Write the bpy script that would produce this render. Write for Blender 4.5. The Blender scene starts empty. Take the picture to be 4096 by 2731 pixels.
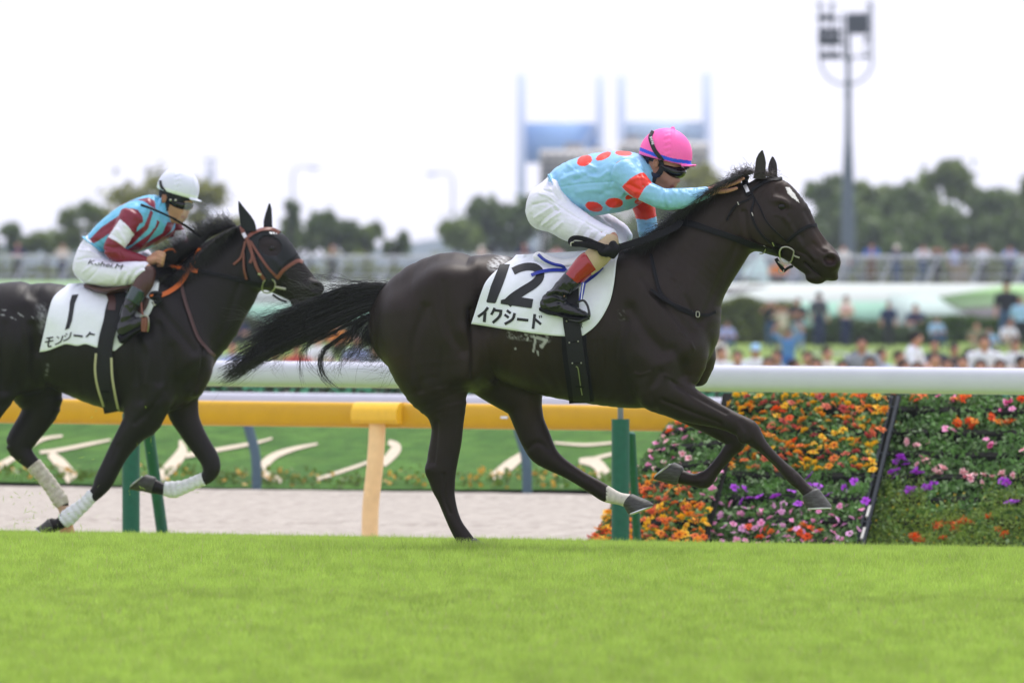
import bpy, math, random
import numpy as np
from mathutils import Matrix, Vector

# ------------------------------------------------------------------ camera, world, sun, exposure
SC = bpy.context.scene
COL = SC.collection
F4 = np.float32
FPX = 401.0 / 36.0 * 4096.0          # focal length in photograph pixels
CAM = np.array([0.0, 0.0, 1.36])
PITCH = (1365.5 - 1226.0) / FPX
cam_d = bpy.data.cameras.new('camera'); cam = bpy.data.objects.new('camera', cam_d); COL.objects.link(cam)
cam_d.lens = 401.0; cam_d.sensor_width = 36.0; cam_d.clip_start = 0.5; cam_d.clip_end = 9000.0
FW = np.array([0.0, math.cos(PITCH), -math.sin(PITCH)]); RT = np.array([1.0, 0, 0]); UP = np.cross(RT, FW)
cam.matrix_world = Matrix(((RT[0], UP[0], -FW[0], CAM[0]), (RT[1], UP[1], -FW[1], CAM[1]), (RT[2], UP[2], -FW[2], CAM[2]), (0, 0, 0, 1)))
cam_d.dof.use_dof = True; cam_d.dof.focus_distance = 63.0; cam_d.dof.aperture_fstop = 6.4
SC.camera = cam

W = bpy.data.worlds.new('World'); SC.world = W; W.use_nodes = True
wn = W.node_tree.nodes; wl = W.node_tree.links
wn.clear()
w_out = wn.new('ShaderNodeOutputWorld'); w_bg = wn.new('ShaderNodeBackground')
w_sky = wn.new('ShaderNodeTexSky'); w_sky.sky_type = 'NISHITA'; w_sky.sun_disc = False
SUN_EL = math.radians(64); SUN_ROT = math.radians(28)      # behind the scene, a little to the right
w_sky.sun_elevation = SUN_EL; w_sky.sun_rotation = SUN_ROT
w_mix = wn.new('ShaderNodeMix'); w_mix.data_type = 'RGBA'
w_noise = wn.new('ShaderNodeTexNoise'); w_noise.inputs['Scale'].default_value = 2.5; w_noise.inputs['Detail'].default_value = 5
w_ramp = wn.new('ShaderNodeMapRange'); w_ramp.inputs['To Min'].default_value = 0.86; w_ramp.inputs['To Max'].default_value = 0.97
w_tc = wn.new('ShaderNodeTexCoord')
wl.new(w_tc.outputs['Generated'], w_noise.inputs['Vector'])
wl.new(w_noise.outputs['Fac'], w_ramp.inputs['Value'])
wl.new(w_ramp.outputs['Result'], w_mix.inputs['Factor'])
wl.new(w_sky.outputs['Color'], w_mix.inputs['A'])
w_mix.inputs['B'].default_value = (9.7, 9.6, 11.2, 1)   # the overcast cloud deck
wl.new(w_mix.outputs['Result'], w_bg.inputs['Color'])
w_bg.inputs['Strength'].default_value = 0.1
wl.new(w_bg.outputs['Background'], w_out.inputs['Surface'])

sun_d = bpy.data.lights.new('sun', 'SUN'); sun = bpy.data.objects.new('sun', sun_d); COL.objects.link(sun)
sun_d.energy = 2.4; sun_d.angle = math.radians(24); sun_d.color = (1.0, 0.97, 0.93)
sdir = Vector((math.sin(SUN_ROT) * math.cos(SUN_EL), math.cos(SUN_ROT) * math.cos(SUN_EL), math.sin(SUN_EL)))
sun.rotation_euler = sdir.to_track_quat('Z', 'Y').to_euler(); sun.location = (20, 40, 60)

vs = SC.view_settings
vs.view_transform = 'Standard'; vs.look = 'None'; vs.gamma = 1.0; vs.exposure = 0.34; vs.use_curve_mapping = False
SC.cycles.use_denoising = True
SC.cycles.volume_bounces = 0
SC.cycles.max_bounces = 6; SC.cycles.transparent_max_bounces = 12
rng = np.random.default_rng(7); random.seed(7)

# ------------------------------------------------------------------ pixel -> place
def ray(x, y):
    return FW + RT * ((x - 2048.0) / FPX) + UP * ((1365.5 - y) / FPX)
def at(x, y, Y):
    """the point at depth Y seen at photograph pixel (x, y)"""
    d = ray(x, y); return CAM + d * (Y / d[1])

TH = math.radians(25.0); CT, ST = math.cos(TH), math.sin(TH)      # the track runs to the right and towards us
def nt(X, Y): return X * ST + Y * CT, X * CT - (Y - 63.0) * ST
def xy(n, t): # inverse of nt
    t2 = t - 63.0 * ST
    return n * ST + t2 * CT, n * CT - t2 * ST
def turf_z(n, t):
    return np.where(n < 57, 0.0, -(n - 57) * 0.0235) - 0.0066 * np.clip(t, -40, 40)
def on_n(x, n, y=None):
    """on the line n = const of the track frame, at photograph column x (and row y)"""
    d = ray(x, 1226 if y is None else y)
    s = n / (d[0] * ST + d[1] * CT)
    return CAM + d * s

# ------------------------------------------------------------------ scene objects
def put(o, parent=None):
    COL.objects.link(o)
    if parent is not None: o.parent = parent
    return o
def tag(o, label=None, cat=None, group=None, kind=None):
    if label: o['label'] = label
    if cat: o['category'] = cat
    if group: o['group'] = group
    if kind: o['kind'] = kind
    return o
def thing(name, label, cat, loc=(0, 0, 0), rz=0.0, group=None):
    o = bpy.data.objects.new(name, None); o.empty_display_size = 0.2
    put(o); o.location = loc; o.rotation_euler = (0, 0, rz)
    return tag(o, label, cat, group)
def mesh_np(name, V, Fc, smooth=True, tri=False):
    V = np.asarray(V, F4); Fc = np.asarray(Fc, np.int32)
    me = bpy.data.meshes.new(name); k = Fc.shape[1]
    me.vertices.add(len(V)); me.vertices.foreach_set('co', V.ravel())
    me.loops.add(Fc.size); me.loops.foreach_set('vertex_index', Fc.ravel())
    me.polygons.add(len(Fc)); me.polygons.foreach_set('loop_start', np.arange(0, Fc.size, k, dtype=np.int32))
    me.update(calc_edges=True)
    if smooth: me.polygons.foreach_set('use_smooth', np.ones(len(Fc), bool))
    return me
def obj(name, me, m=None, parent=None):
    if m is not None:
        if isinstance(m, (list, tuple)):
            for q in m: me.materials.append(q)
        else: me.materials.append(m)
    o = bpy.data.objects.new(name, me); put(o, parent); return o
def vcol(me, C, name='Col'):
    C = np.asarray(C, F4)
    if C.shape[1] == 3: C = np.hstack([C, np.ones((len(C), 1), F4)])
    a = me.color_attributes.new(name, 'FLOAT_COLOR', 'POINT'); a.data.foreach_set('color', C.ravel())

class MB:
    """collects simple shapes into one mesh"""
    def __init__(s): s.V = []; s.F = []; s.n = 0; s.M = []; s.mi = 0
    def add(s, V, Fc):
        V = [tuple(v) for v in V]
        s.V += V
        s.F += [tuple(i + s.n for i in f) for f in Fc]; s.M += [s.mi] * len(Fc); s.n += len(V)
    def box(s, c, size, R=None, taper=1.0):
        hx, hy, hz = size[0] / 2, size[1] / 2, size[2] / 2
        P = []
        for dz in (-1, 1):
            k = taper if dz > 0 else 1.0
            for dx, dy in ((-1, -1), (1, -1), (1, 1), (-1, 1)):
                p = np.array([dx * hx * k, dy * hy * k, dz * hz])
                if R is not None: p = R @ p
                P.append(np.asarray(c, float) + p)
        s.add(P, [(3, 2, 1, 0), (4, 5, 6, 7), (0, 1, 5, 4), (1, 2, 6, 5), (2, 3, 7, 6), (3, 0, 4, 7)])
    def tube(s, pts, r, n=8, caps=True, sq=None):
        pts = [np.asarray(p, float) for p in pts]; m = len(pts)
        rr = r if hasattr(r, '__len__') else [r] * m
        base = s.n; V = []; Fc = []
        up = np.array([0, 0, 1.0])
        for i in range(m):
            t = pts[min(i + 1, m - 1)] - pts[max(i - 1, 0)]; t = t / (np.linalg.norm(t) + 1e-12)
            if i == 0:
                u = np.cross(t, up)
                if np.linalg.norm(u) < 0.05: u = np.cross(t, np.array([1.0, 0, 0]))
            else: u = u0 - t * (u0 @ t)
            u = u / (np.linalg.norm(u) + 1e-12); u0 = u; v = np.cross(u, t)
            for j in range(n):
                a = 2 * math.pi * (j + 0.5) / n
                V.append(pts[i] + rr[i] * (math.cos(a) * u + math.sin(a) * v * (sq or 1.0)))
        for i in range(m - 1):
            for j in range(n):
                a = i * n + j; b = i * n + (j + 1) % n
                Fc.append((a, b, b + n, a + n))
        if caps:
            Fc.append(tuple(range(n - 1, -1, -1))); Fc.append(tuple(range((m - 1) * n, m * n)))
        s.add(V, Fc)
    def ell(s, c, r, nu=10, nv=7, R=None):
        V = []; Fc = []
        for i in range(nv + 1):
            ph = math.pi * i / nv
            for j in range(nu):
                a = 2 * math.pi * j / nu
                p = np.array([r[0] * math.sin(ph) * math.cos(a), r[1] * math.sin(ph) * math.sin(a), r[2] * math.cos(ph)])
                if R is not None: p = R @ p
                V.append(np.asarray(c, float) + p)
        for i in range(nv):
            for j in range(nu):
                a = i * nu + j; b = i * nu + (j + 1) % nu
                Fc.append((a, a + nu, b + nu, b))
        s.add(V, Fc)
    def build(s, name, m, parent=None, smooth=True, bevel=0.0, seg=2):
        me = bpy.data.meshes.new(name); me.from_pydata(s.V, [], s.F)
        if smooth: me.polygons.foreach_set('use_smooth', np.ones(len(me.polygons), bool))
        if any(s.M): me.polygons.foreach_set('material_index', np.array(s.M, np.int32))
        me.update()
        o = obj(name, me, m, parent)
        if bevel > 0:
            b = o.modifiers.new('bevel', 'BEVEL'); b.width = bevel; b.segments = seg; b.limit_method = 'ANGLE'; b.angle_limit = math.radians(40)
        if smooth and bevel >= 0:
            try: me.set_sharp_from_angle(angle=math.radians(40))
            except Exception: pass
        return o

# ------------------------------------------------------------------ materials
def S(r, g, b):   # sRGB 0..255 to linear
    f = lambda c: (c / 255 / 12.92) if c <= 10.3 else ((c / 255 + 0.055) / 1.055) ** 2.4
    return (f(r), f(g), f(b))
_m = {}
def mat(name, col=(0.5, 0.5, 0.5), rough=0.6, spec=0.4, var=0.12, scale=6.0, bump=0.0, bscale=40.0, metal=0.0, attr=False,
        sheen=0.0, coat=0.0, trans=0.0, col2=None, objvar=0.0, detail=5.0, alpha=1.0, stretch=None, coat_rough=0.1, tint=None):
    if name in _m: return _m[name]
    m = bpy.data.materials.new(name); m.use_nodes = True
    N = m.node_tree.nodes; L = m.node_tree.links
    b = N['Principled BSDF']; out = N['Material Output']
    b.inputs['Roughness'].default_value = rough; b.inputs['Specular IOR Level'].default_value = spec
    b.inputs['Metallic'].default_value = metal; b.inputs['Sheen Weight'].default_value = sheen
    b.inputs['Coat Weight'].default_value = coat; b.inputs['Coat Roughness'].default_value = coat_rough
    b.inputs['Alpha'].default_value = alpha
    tc = N.new('ShaderNodeTexCoord'); mp = N.new('ShaderNodeMapping')
    L.new(tc.outputs['Object'], mp.inputs['Vector'])
    if stretch: mp.inputs['Scale'].default_value = stretch
    nz = N.new('ShaderNodeTexNoise'); nz.inputs['Scale'].default_value = scale; nz.inputs['Detail'].default_value = detail
    L.new(mp.outputs['Vector'], nz.inputs['Vector'])
    if attr:
        at_ = N.new('ShaderNodeAttribute'); at_.attribute_name = 'Col'; base = at_.outputs['Color']
    else:
        mx0 = N.new('ShaderNodeMix'); mx0.data_type = 'RGBA'
        c2 = col2 if col2 else col
        mx0.inputs['A'].default_value = (*col, 1); mx0.inputs['B'].default_value = (*c2, 1)
        rp = N.new('ShaderNodeMapRange'); rp.inputs['From Min'].default_value = 0.38; rp.inputs['From Max'].default_value = 0.62
        L.new(nz.outputs['Fac'], rp.inputs['Value']); L.new(rp.outputs['Result'], mx0.inputs['Factor'])
        base = mx0.outputs['Result']
    hs = N.new('ShaderNodeHueSaturation')
    mr = N.new('ShaderNodeMapRange'); mr.inputs['From Min'].default_value = 0.25; mr.inputs['From Max'].default_value = 0.75
    mr.inputs['To Min'].default_value = 1 - var; mr.inputs['To Max'].default_value = 1 + var
    nz2 = N.new('ShaderNodeTexNoise'); nz2.inputs['Scale'].default_value = scale * 3.7; nz2.inputs['Detail'].default_value = detail
    L.new(mp.outputs['Vector'], nz2.inputs['Vector']); L.new(nz2.outputs['Fac'], mr.inputs['Value'])
    val = mr.outputs['Result']
    if objvar:
        oi = N.new('ShaderNodeObjectInfo'); m2 = N.new('ShaderNodeMapRange')
        m2.inputs['To Min'].default_value = 1 - objvar; m2.inputs['To Max'].default_value = 1 + objvar
        L.new(oi.outputs['Random'], m2.inputs['Value'])
        mm = N.new('ShaderNodeMath'); mm.operation = 'MULTIPLY'
        L.new(val, mm.inputs[0]); L.new(m2.outputs['Result'], mm.inputs[1]); val = mm.outputs['Value']
    L.new(val, hs.inputs['Value']); L.new(base, hs.inputs['Color'])
    L.new(hs.outputs['Color'], b.inputs['Base Color'])
    if bump > 0:
        bn = N.new('ShaderNodeTexNoise'); bn.inputs['Scale'].default_value = bscale; bn.inputs['Detail'].default_value = 4
        L.new(mp.outputs['Vector'], bn.inputs['Vector'])
        bp = N.new('ShaderNodeBump'); bp.inputs['Strength'].default_value = 1.0; bp.inputs['Distance'].default_value = bump
        L.new(bn.outputs['Fac'], bp.inputs['Height']); L.new(bp.outputs['Normal'], b.inputs['Normal'])
    if tint: b.inputs['Specular Tint'].default_value = (*tint, 1)
    if trans > 0:
        tr = N.new('ShaderNodeBsdfTranslucent'); ms = N.new('ShaderNodeMixShader'); ms.inputs['Fac'].default_value = trans
        L.new(hs.outputs['Color'], tr.inputs['Color']); L.new(b.outputs['BSDF'], ms.inputs[1]); L.new(tr.outputs['BSDF'], ms.inputs[2])
        L.new(ms.outputs['Shader'], out.inputs['Surface'])
    _m[name] = m; return m

# ------------------------------------------------------------------ sculpting by signed distance fields
def catmull(P, k):
    P = np.asarray(P, float); n = len(P)
    if n < 3 or k <= 1:
        if k <= 1: return P
        out = [P[0] + (P[-1] - P[0]) * i / k for i in range(k + 1)] if n == 2 else P
        return np.array(out)
    out = []
    for i in range(n - 1):
        p0 = P[i - 1] if i > 0 else 2 * P[0] - P[1]; p1 = P[i]; p2 = P[i + 1]
        p3 = P[i + 2] if i + 2 < n else 2 * P[-1] - P[-2]
        for j in range(k):
            t = j / k
            out.append(0.5 * (2 * p1 + (p2 - p0) * t + (2 * p0 - 5 * p1 + 4 * p2 - p3) * t * t + (3 * p1 - p0 - 3 * p2 + p3) * t ** 3))
    out.append(P[-1]); return np.array(out)

class SDF:
    def __init__(s, lo, hi, h):
        s.lo = np.array(lo, float); s.h = h
        s.n = np.ceil((np.array(hi, float) - s.lo) / h).astype(int) + 1
        s.v = np.full(tuple(s.n), 0.25, F4)
    def blk(s, lo, hi):
        a = np.clip(np.floor((np.asarray(lo) - s.lo) / s.h).astype(int), 0, s.n)
        b = np.clip(np.ceil((np.asarray(hi) - s.lo) / s.h).astype(int) + 1, 0, s.n)
        if np.any(b <= a): return None, None
        sl = tuple(slice(i, j) for i, j in zip(a, b))
        g = [(s.lo[d] + s.h * np.arange(a[d], b[d])).astype(F4) for d in range(3)]
        return sl, (g[0][:, None, None], g[1][None, :, None], g[2][None, None, :])
    def comb(s, sl, d, k, op='u'):
        a = s.v[sl]
        if op == 'u':
            hh = np.maximum(k - np.abs(a - d), 0) / max(k, 1e-6); s.v[sl] = np.minimum(a, d) - hh * hh * k * 0.25
        elif op == 's':
            d = -d
            hh = np.maximum(k - np.abs(a - d), 0) / max(k, 1e-6); s.v[sl] = np.maximum(a, d) + hh * hh * k * 0.25
        else:  # intersect
            hh = np.maximum(k - np.abs(a - d), 0) / max(k, 1e-6); s.v[sl] = np.maximum(a, d) + hh * hh * k * 0.25
    def loft(s, C, rn, rl, k=0.03, op='u', sub=3, cap=0.8, lat=(0, 1, 0), grow=0.0):
        C = np.asarray(C, float); m = len(C)
        rn = np.asarray(rn if hasattr(rn, '__len__') else [rn] * m, float) + grow
        rl = np.asarray(rl if hasattr(rl, '__len__') else [rl] * m, float) + grow
        Q = catmull(np.hstack([C, rn[:, None], rl[:, None]]), sub) if sub > 1 and m > 2 else np.hstack([C, rn[:, None], rl[:, None]])
        C = Q[:, :3]; rn = np.maximum(Q[:, 3], 0.003); rl = np.maximum(Q[:, 4], 0.003)
        mg = np.max(np.maximum(rn, rl)) + k + 0.03
        sl, _ = s.blk(C.min(0) - mg, C.max(0) + mg)
        if sl is None: return s
        off = np.array([q.start for q in sl]); shp = [q.stop - q.start for q in sl]
        tmp = np.full(shp, 0.25, F4); lat = np.asarray(lat, float)
        for i in range(len(C) - 1):
            A, B = C[i], C[i + 1]; T = B - A; ln = np.linalg.norm(T)
            if ln < 1e-6: continue
            T = T / ln; N = np.cross(T, lat); nn = np.linalg.norm(N)
            N = N / nn if nn > 1e-3 else np.array([0, 0, 1.0]); Lv = np.cross(N, T)
            r = max(rn[i], rl[i], rn[i + 1], rl[i + 1]) + k + 0.03
            sb, g = s.blk(np.minimum(A, B) - r, np.maximum(A, B) + r)
            if sb is None: continue
            x, y, z = g[0] - F4(A[0]), g[1] - F4(A[1]), g[2] - F4(A[2])
            dt = x * F4(T[0]) + y * F4(T[1]) + z * F4(T[2])
            t = np.clip(dt / F4(ln), 0, 1); da = dt - t * F4(ln)
            dn = x * F4(N[0]) + y * F4(N[1]) + z * F4(N[2]); dl = x * F4(Lv[0]) + y * F4(Lv[1]) + z * F4(Lv[2])
            a = F4(rn[i]) + F4(rn[i + 1] - rn[i]) * t; b = F4(rl[i]) + F4(rl[i + 1] - rl[i]) * t
            c = np.minimum(a, b) * F4(cap)
            u, v, w = dn / a, dl / b, da / c
            k0 = np.sqrt(u * u + v * v + w * w); u /= a; v /= b; w /= c
            gr = np.sqrt(u * u + v * v + w * w) + F4(1e-5)
            d = k0 * (k0 - 1) / gr
            d = np.where(k0 < 0.08, -np.minimum(a, b), d)
            ts = tuple(slice(q.start - o, q.stop - o) for q, o in zip(sb, off))
            tmp[ts] = np.minimum(tmp[ts], d)
        s.comb(sl, tmp, k, op); return s
    def ball(s, c, r, k=0.03, op='u', R=None):
        r = np.asarray(r if hasattr(r, '__len__') else [r] * 3, float); mg = r.max() + k + 0.02
        sl, g = s.blk(np.asarray(c) - mg, np.asarray(c) + mg)
        if sl is None: return s
        p = [g[i] - F4(c[i]) for i in range(3)]
        if R is not None:
            R = np.asarray(R, float)
            p = [p[0] * F4(R[0, j]) + p[1] * F4(R[1, j]) + p[2] * F4(R[2, j]) for j in range(3)]
        u = [p[i] / F4(r[i]) for i in range(3)]
        k0 = np.sqrt(u[0] ** 2 + u[1] ** 2 + u[2] ** 2)
        gr = np.sqrt((u[0] / r[0]) ** 2 + (u[1] / r[1]) ** 2 + (u[2] / r[2]) ** 2) + 1e-5
        d = np.where(k0 < 0.08, -r.min(), k0 * (k0 - 1) / gr).astype(F4)
        s.comb(sl, d, k, op); return s
    def plane(s, p, nrm, k=0.005):
        """keep the side the normal points away from"""
        nrm = np.asarray(nrm, float) / np.linalg.norm(nrm)
        sl, g = s.blk(s.lo, s.lo + s.h * s.n)
        d = (g[0] - p[0]) * nrm[0] + (g[1] - p[1]) * nrm[1] + (g[2] - p[2]) * nrm[2]
        s.comb(sl, d.astype(F4), k, 'i'); return s
    def mesh(s, smooth=2):
        v = s.v; ins = v < 0
        cn = [(0, 0, 0), (1, 0, 0), (0, 1, 0), (1, 1, 0), (0, 0, 1), (1, 0, 1), (0, 1, 1), (1, 1, 1)]
        nx, ny, nz = v.shape
        cnt = np.zeros((nx - 1, ny - 1, nz - 1), np.int8)
        for a, b, c in cn: cnt += ins[a:nx - 1 + a, b:ny - 1 + b, c:nz - 1 + c]
        cell = (cnt > 0) & (cnt < 8)
        idx = np.argwhere(cell); nC = len(idx)
        cv = np.stack([v[idx[:, 0] + a, idx[:, 1] + b, idx[:, 2] + c] for a, b, c in cn], 1)
        acc = np.zeros((nC, 3)); w = np.zeros(nC)
        for i, j in ((0, 1), (2, 3), (4, 5), (6, 7), (0, 2), (1, 3), (4, 6), (5, 7), (0, 4), (1, 5), (2, 6), (3, 7)):
            m = (cv[:, i] < 0) != (cv[:, j] < 0)
            t = cv[m, i] / (cv[m, i] - cv[m, j]); ci = np.array(cn[i], float); cj = np.array(cn[j], float)
            acc[m] += ci + (cj - ci) * t[:, None]; w[m] += 1
        V = s.lo + s.h * (idx + acc / w[:, None])
        im = np.full(cell.shape, -1, np.int32); im[cell] = np.arange(nC, dtype=np.int32)
        Fs = []
        for ax in range(3):
            b, c = (ax + 1) % 3, (ax + 2) % 3
            sa = [slice(None)] * 3; sb = [slice(None)] * 3
            sa[ax] = slice(0, -1); sb[ax] = slice(1, None)
            e = ins[tuple(sa)] != ins[tuple(sb)]
            q = np.argwhere(e)
            ok = (q[:, b] > 0) & (q[:, c] > 0) & (q[:, b] < v.shape[b] - 1) & (q[:, c] < v.shape[c] - 1)
            q = q[ok]
            flip = ins[tuple(q.T)]
            def g(db, dc):
                p = q.copy(); p[:, b] += db; p[:, c] += dc; return im[tuple(p.T)]
            f = np.stack([g(-1, -1), g(0, -1), g(0, 0), g(-1, 0)], 1)
            f[~flip] = f[~flip][:, ::-1]
            Fs.append(f)
        Fc = np.vstack(Fs)
        if smooth:
            E = np.vstack([Fc[:, [0, 1]], Fc[:, [1, 2]], Fc[:, [2, 3]], Fc[:, [3, 0]]])
            deg = np.bincount(E[:, 0], minlength=nC) + np.bincount(E[:, 1], minlength=nC)
            for it in range(smooth * 2):
                f = 0.5 if it % 2 == 0 else -0.45
                A = np.stack([np.bincount(E[:, 0], V[E[:, 1], d], nC) + np.bincount(E[:, 1], V[E[:, 0], d], nC) for d in range(3)], 1)
                V = V + f * (A / np.maximum(deg, 1)[:, None] - V)
        return V, Fc
    def side(s, a, z, near=True):
        """lateral coordinate of the near (or far) surface at (a, z), nan where nothing is hit"""
        a = np.atleast_1d(np.asarray(a, float)); z = np.atleast_1d(np.asarray(z, float))
        fa = np.clip((a - s.lo[0]) / s.h, 0, s.n[0] - 1.001); fz = np.clip((z - s.lo[2]) / s.h, 0, s.n[2] - 1.001)
        i = fa.astype(int); k = fz.astype(int); u = (fa - i)[:, None]; w = (fz - k)[:, None]
        col = s.v[i, :, k] * (1 - u) * (1 - w) + s.v[i + 1, :, k] * u * (1 - w) + s.v[i, :, k + 1] * (1 - u) * w + s.v[i + 1, :, k + 1] * u * w
        if not near: col = col[:, ::-1]
        ins = col < 0; hit = ins.any(1); j = np.maximum(ins.argmax(1), 1); r = np.arange(len(a))
        v0, v1 = col[r, j - 1], col[r, j]; t = v0 / (v0 - v1 + 1e-9)
        pos = (j - 1 + t) * s.h
        l = s.lo[1] + pos if near else s.lo[1] + (s.n[1] - 1) * s.h - pos
        l = np.where(hit, l, np.nan)
        return l
    def sample(s, P):
        q = np.clip(np.round((P - s.lo) / s.h).astype(int), 0, s.n - 1)
        return s.v[q[:, 0], q[:, 1], q[:, 2]]

def rotl(ang):   # rotation in the (a, z) plane
    c, s_ = math.cos(ang), math.sin(ang); return np.array([[c, 0, -s_], [0, 1, 0], [s_, 0, c]])

class Frame:
    """local frame of a rider and horse: a = forward, l = lateral (away from us), z = up; px() reads photograph pixels"""
    def __init__(s, Y0, psi, x0):
        s.O = np.array([(x0 - 2048) / FPX * Y0, Y0, 0.0]); s.psi = psi
        s.A = np.array([math.cos(psi), -math.sin(psi), 0]); s.L = np.array([math.sin(psi), math.cos(psi), 0])
        s.pm = FPX / Y0
    def px(s, x, y, l=0.0):
        d = ray(x, y); t = ((s.O - CAM) @ s.L + l) / (d @ s.L); p = CAM + d * t
        return np.array([(p - s.O) @ s.A, l, p[2]])
    def pts(s, P, l=0.0):
        return np.array([s.px(p[0], p[1], p[2] if len(p) > 2 else l) for p in P])
    def pairs(s, P, l=0.0):
        """P: rows of (x1,y1,x2,y2,half_width[,lateral]) -> centres, in-plane radii, lateral radii"""
        C = []; rn = []; rl = []
        for q in P:
            ll = q[5] if len(q) > 5 else l
            p1 = s.px(q[0], q[1], ll); p2 = s.px(q[2], q[3], ll)
            C.append((p1 + p2) / 2); rn.append(np.linalg.norm(p1 - p2) / 2); rl.append(q[4])
        return np.array(C), rn, rl
    def root(s, name, label, cat):
        return thing(name, label, cat, tuple(s.O), -s.psi)

def hair_mesh(G, R, n=3):
    """G: strands x points x 3, R: radius at strands x points"""
    G = np.asarray(G, float); m, k, _ = G.shape
    T = np.gradient(G, axis=1); T /= np.linalg.norm(T, axis=2, keepdims=True) + 1e-9
    ref = np.array([0.13, 0.97, 0.21]); U = np.cross(T, ref); U /= np.linalg.norm(U, axis=2, keepdims=True) + 1e-9
    Vv = np.cross(T, U); P = []
    for j in range(n):
        a = 2 * math.pi * j / n; P.append(G + R[..., None] * (math.cos(a) * U + math.sin(a) * Vv))
    P = np.stack(P, 2).reshape(-1, 3)
    base = (np.arange(m)[:, None, None] * k + np.arange(k - 1)[None, :, None]) * n
    j = np.arange(n)[None, None, :]; j2 = (j + 1) % n
    Fc = np.stack([base + j, base + j2, base + n + j2, base + n + j], -1).reshape(-1, 4)
    return P, Fc
# ================================================================== horses
def proj(fr, V):
    P = fr.O + V[:, :1] * fr.A + V[:, 1:2] * fr.L + V[:, 2:3] * np.array([0, 0, 1.0]) - CAM
    dep = P @ FW
    return 2048 + (P @ RT) / dep * FPX, 1365.5 - (P @ UP) / dep * FPX
def fbm(V, sc, seed=0, oct=3):
    """cheap smooth noise in about -1..1"""
    r = np.random.default_rng(seed); out = np.zeros(len(V)); amp = 1.0; tot = 0
    for o in range(oct):
        for j in range(5):
            d = r.normal(size=3); d /= np.linalg.norm(d); ph = r.uniform(0, 6.28)
            q = V @ d * sc * r.uniform(0.7, 1.4)
            e = r.normal(size=3); e /= np.linalg.norm(e)
            out += amp * np.sin(q * 6.28 + ph + 1.7 * np.sin(V @ e * sc * 4.1 + ph * 2)) / 5 * 1.8
        tot += amp; amp *= 0.5; sc *= 2.1
    return out / tot
def capd(x, y, x0, y0, x1, y1):
    t = np.clip(((x - x0) * (x1 - x0) + (y - y0) * (y1 - y0)) / ((x1 - x0) ** 2 + (y1 - y0) ** 2 + 1e-9), 0, 1)
    return np.hypot(x - x0 - t * (x1 - x0), y - y0 - t * (y1 - y0))
def inpoly(x, y, P):
    c = np.zeros(len(x), bool); n = len(P)
    for i in range(n):
        x0, y0 = P[i]; x1, y1 = P[(i + 1) % n]
        m = ((y0 > y) != (y1 > y)); c ^= m & (x < (x1 - x0) * (y - y0) / (y1 - y0 + 1e-12) + x0)
    return c

def line(fr, P, l):
    """rows (x, y, r_px, half_width_m[, l])"""
    C = np.array([fr.px(q[0], q[1], q[4] if len(q) > 4 else l) for q in P])
    return C, [q[2] / fr.pm for q in P], [q[3] for q in P]

def sculpt_horse(fr, T, h):
    a0 = fr.px(T['xr'][0], 1226)[0]; a1 = fr.px(T['xr'][1], 1226)[0]
    z0 = T['z0']; z1 = fr.px(2048, T['ytop'])[2]
    s = SDF((a0, -0.42, z0), (a1, 0.42, z1), h)
    C, rn, rl = fr.pairs(T['torso']); s.loft(C, rn, rl, 0.02, cap=0.9)
    for key in ('neck', 'head'):
        C, rn, rl = fr.pairs(T[key]); s.loft(C, rn, rl, T.get('k_' + key, 0.05), cap=0.8)
    for kind, P, l, k in T['limbs']:
        C, rn, rl = (fr.pairs(P, l) if kind == 'p' else line(fr, P, l))
        s.loft(C, rn, rl, k, cap=0.7)
    for P, l, k, op in T['muscles']:
        C, rn, rl = line(fr, P, l); s.loft(C, rn, rl, k, op, cap=1.0)
        if len(P[0]) == 4:      # mirrored to the far side
            C, rn, rl = line(fr, P, -l); s.loft(C, rn, rl, k, op, cap=1.0)
    for c, r, ang, l, k, op in T['balls']:
        for sg in ((1, -1) if l != 0 else (1,)):
            p = fr.px(c[0], c[1], l * sg); s.ball(p, [r[0] / fr.pm, r[1], r[2] / fr.pm], k, op, rotl(math.radians(ang)).T.T)
    return s

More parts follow.
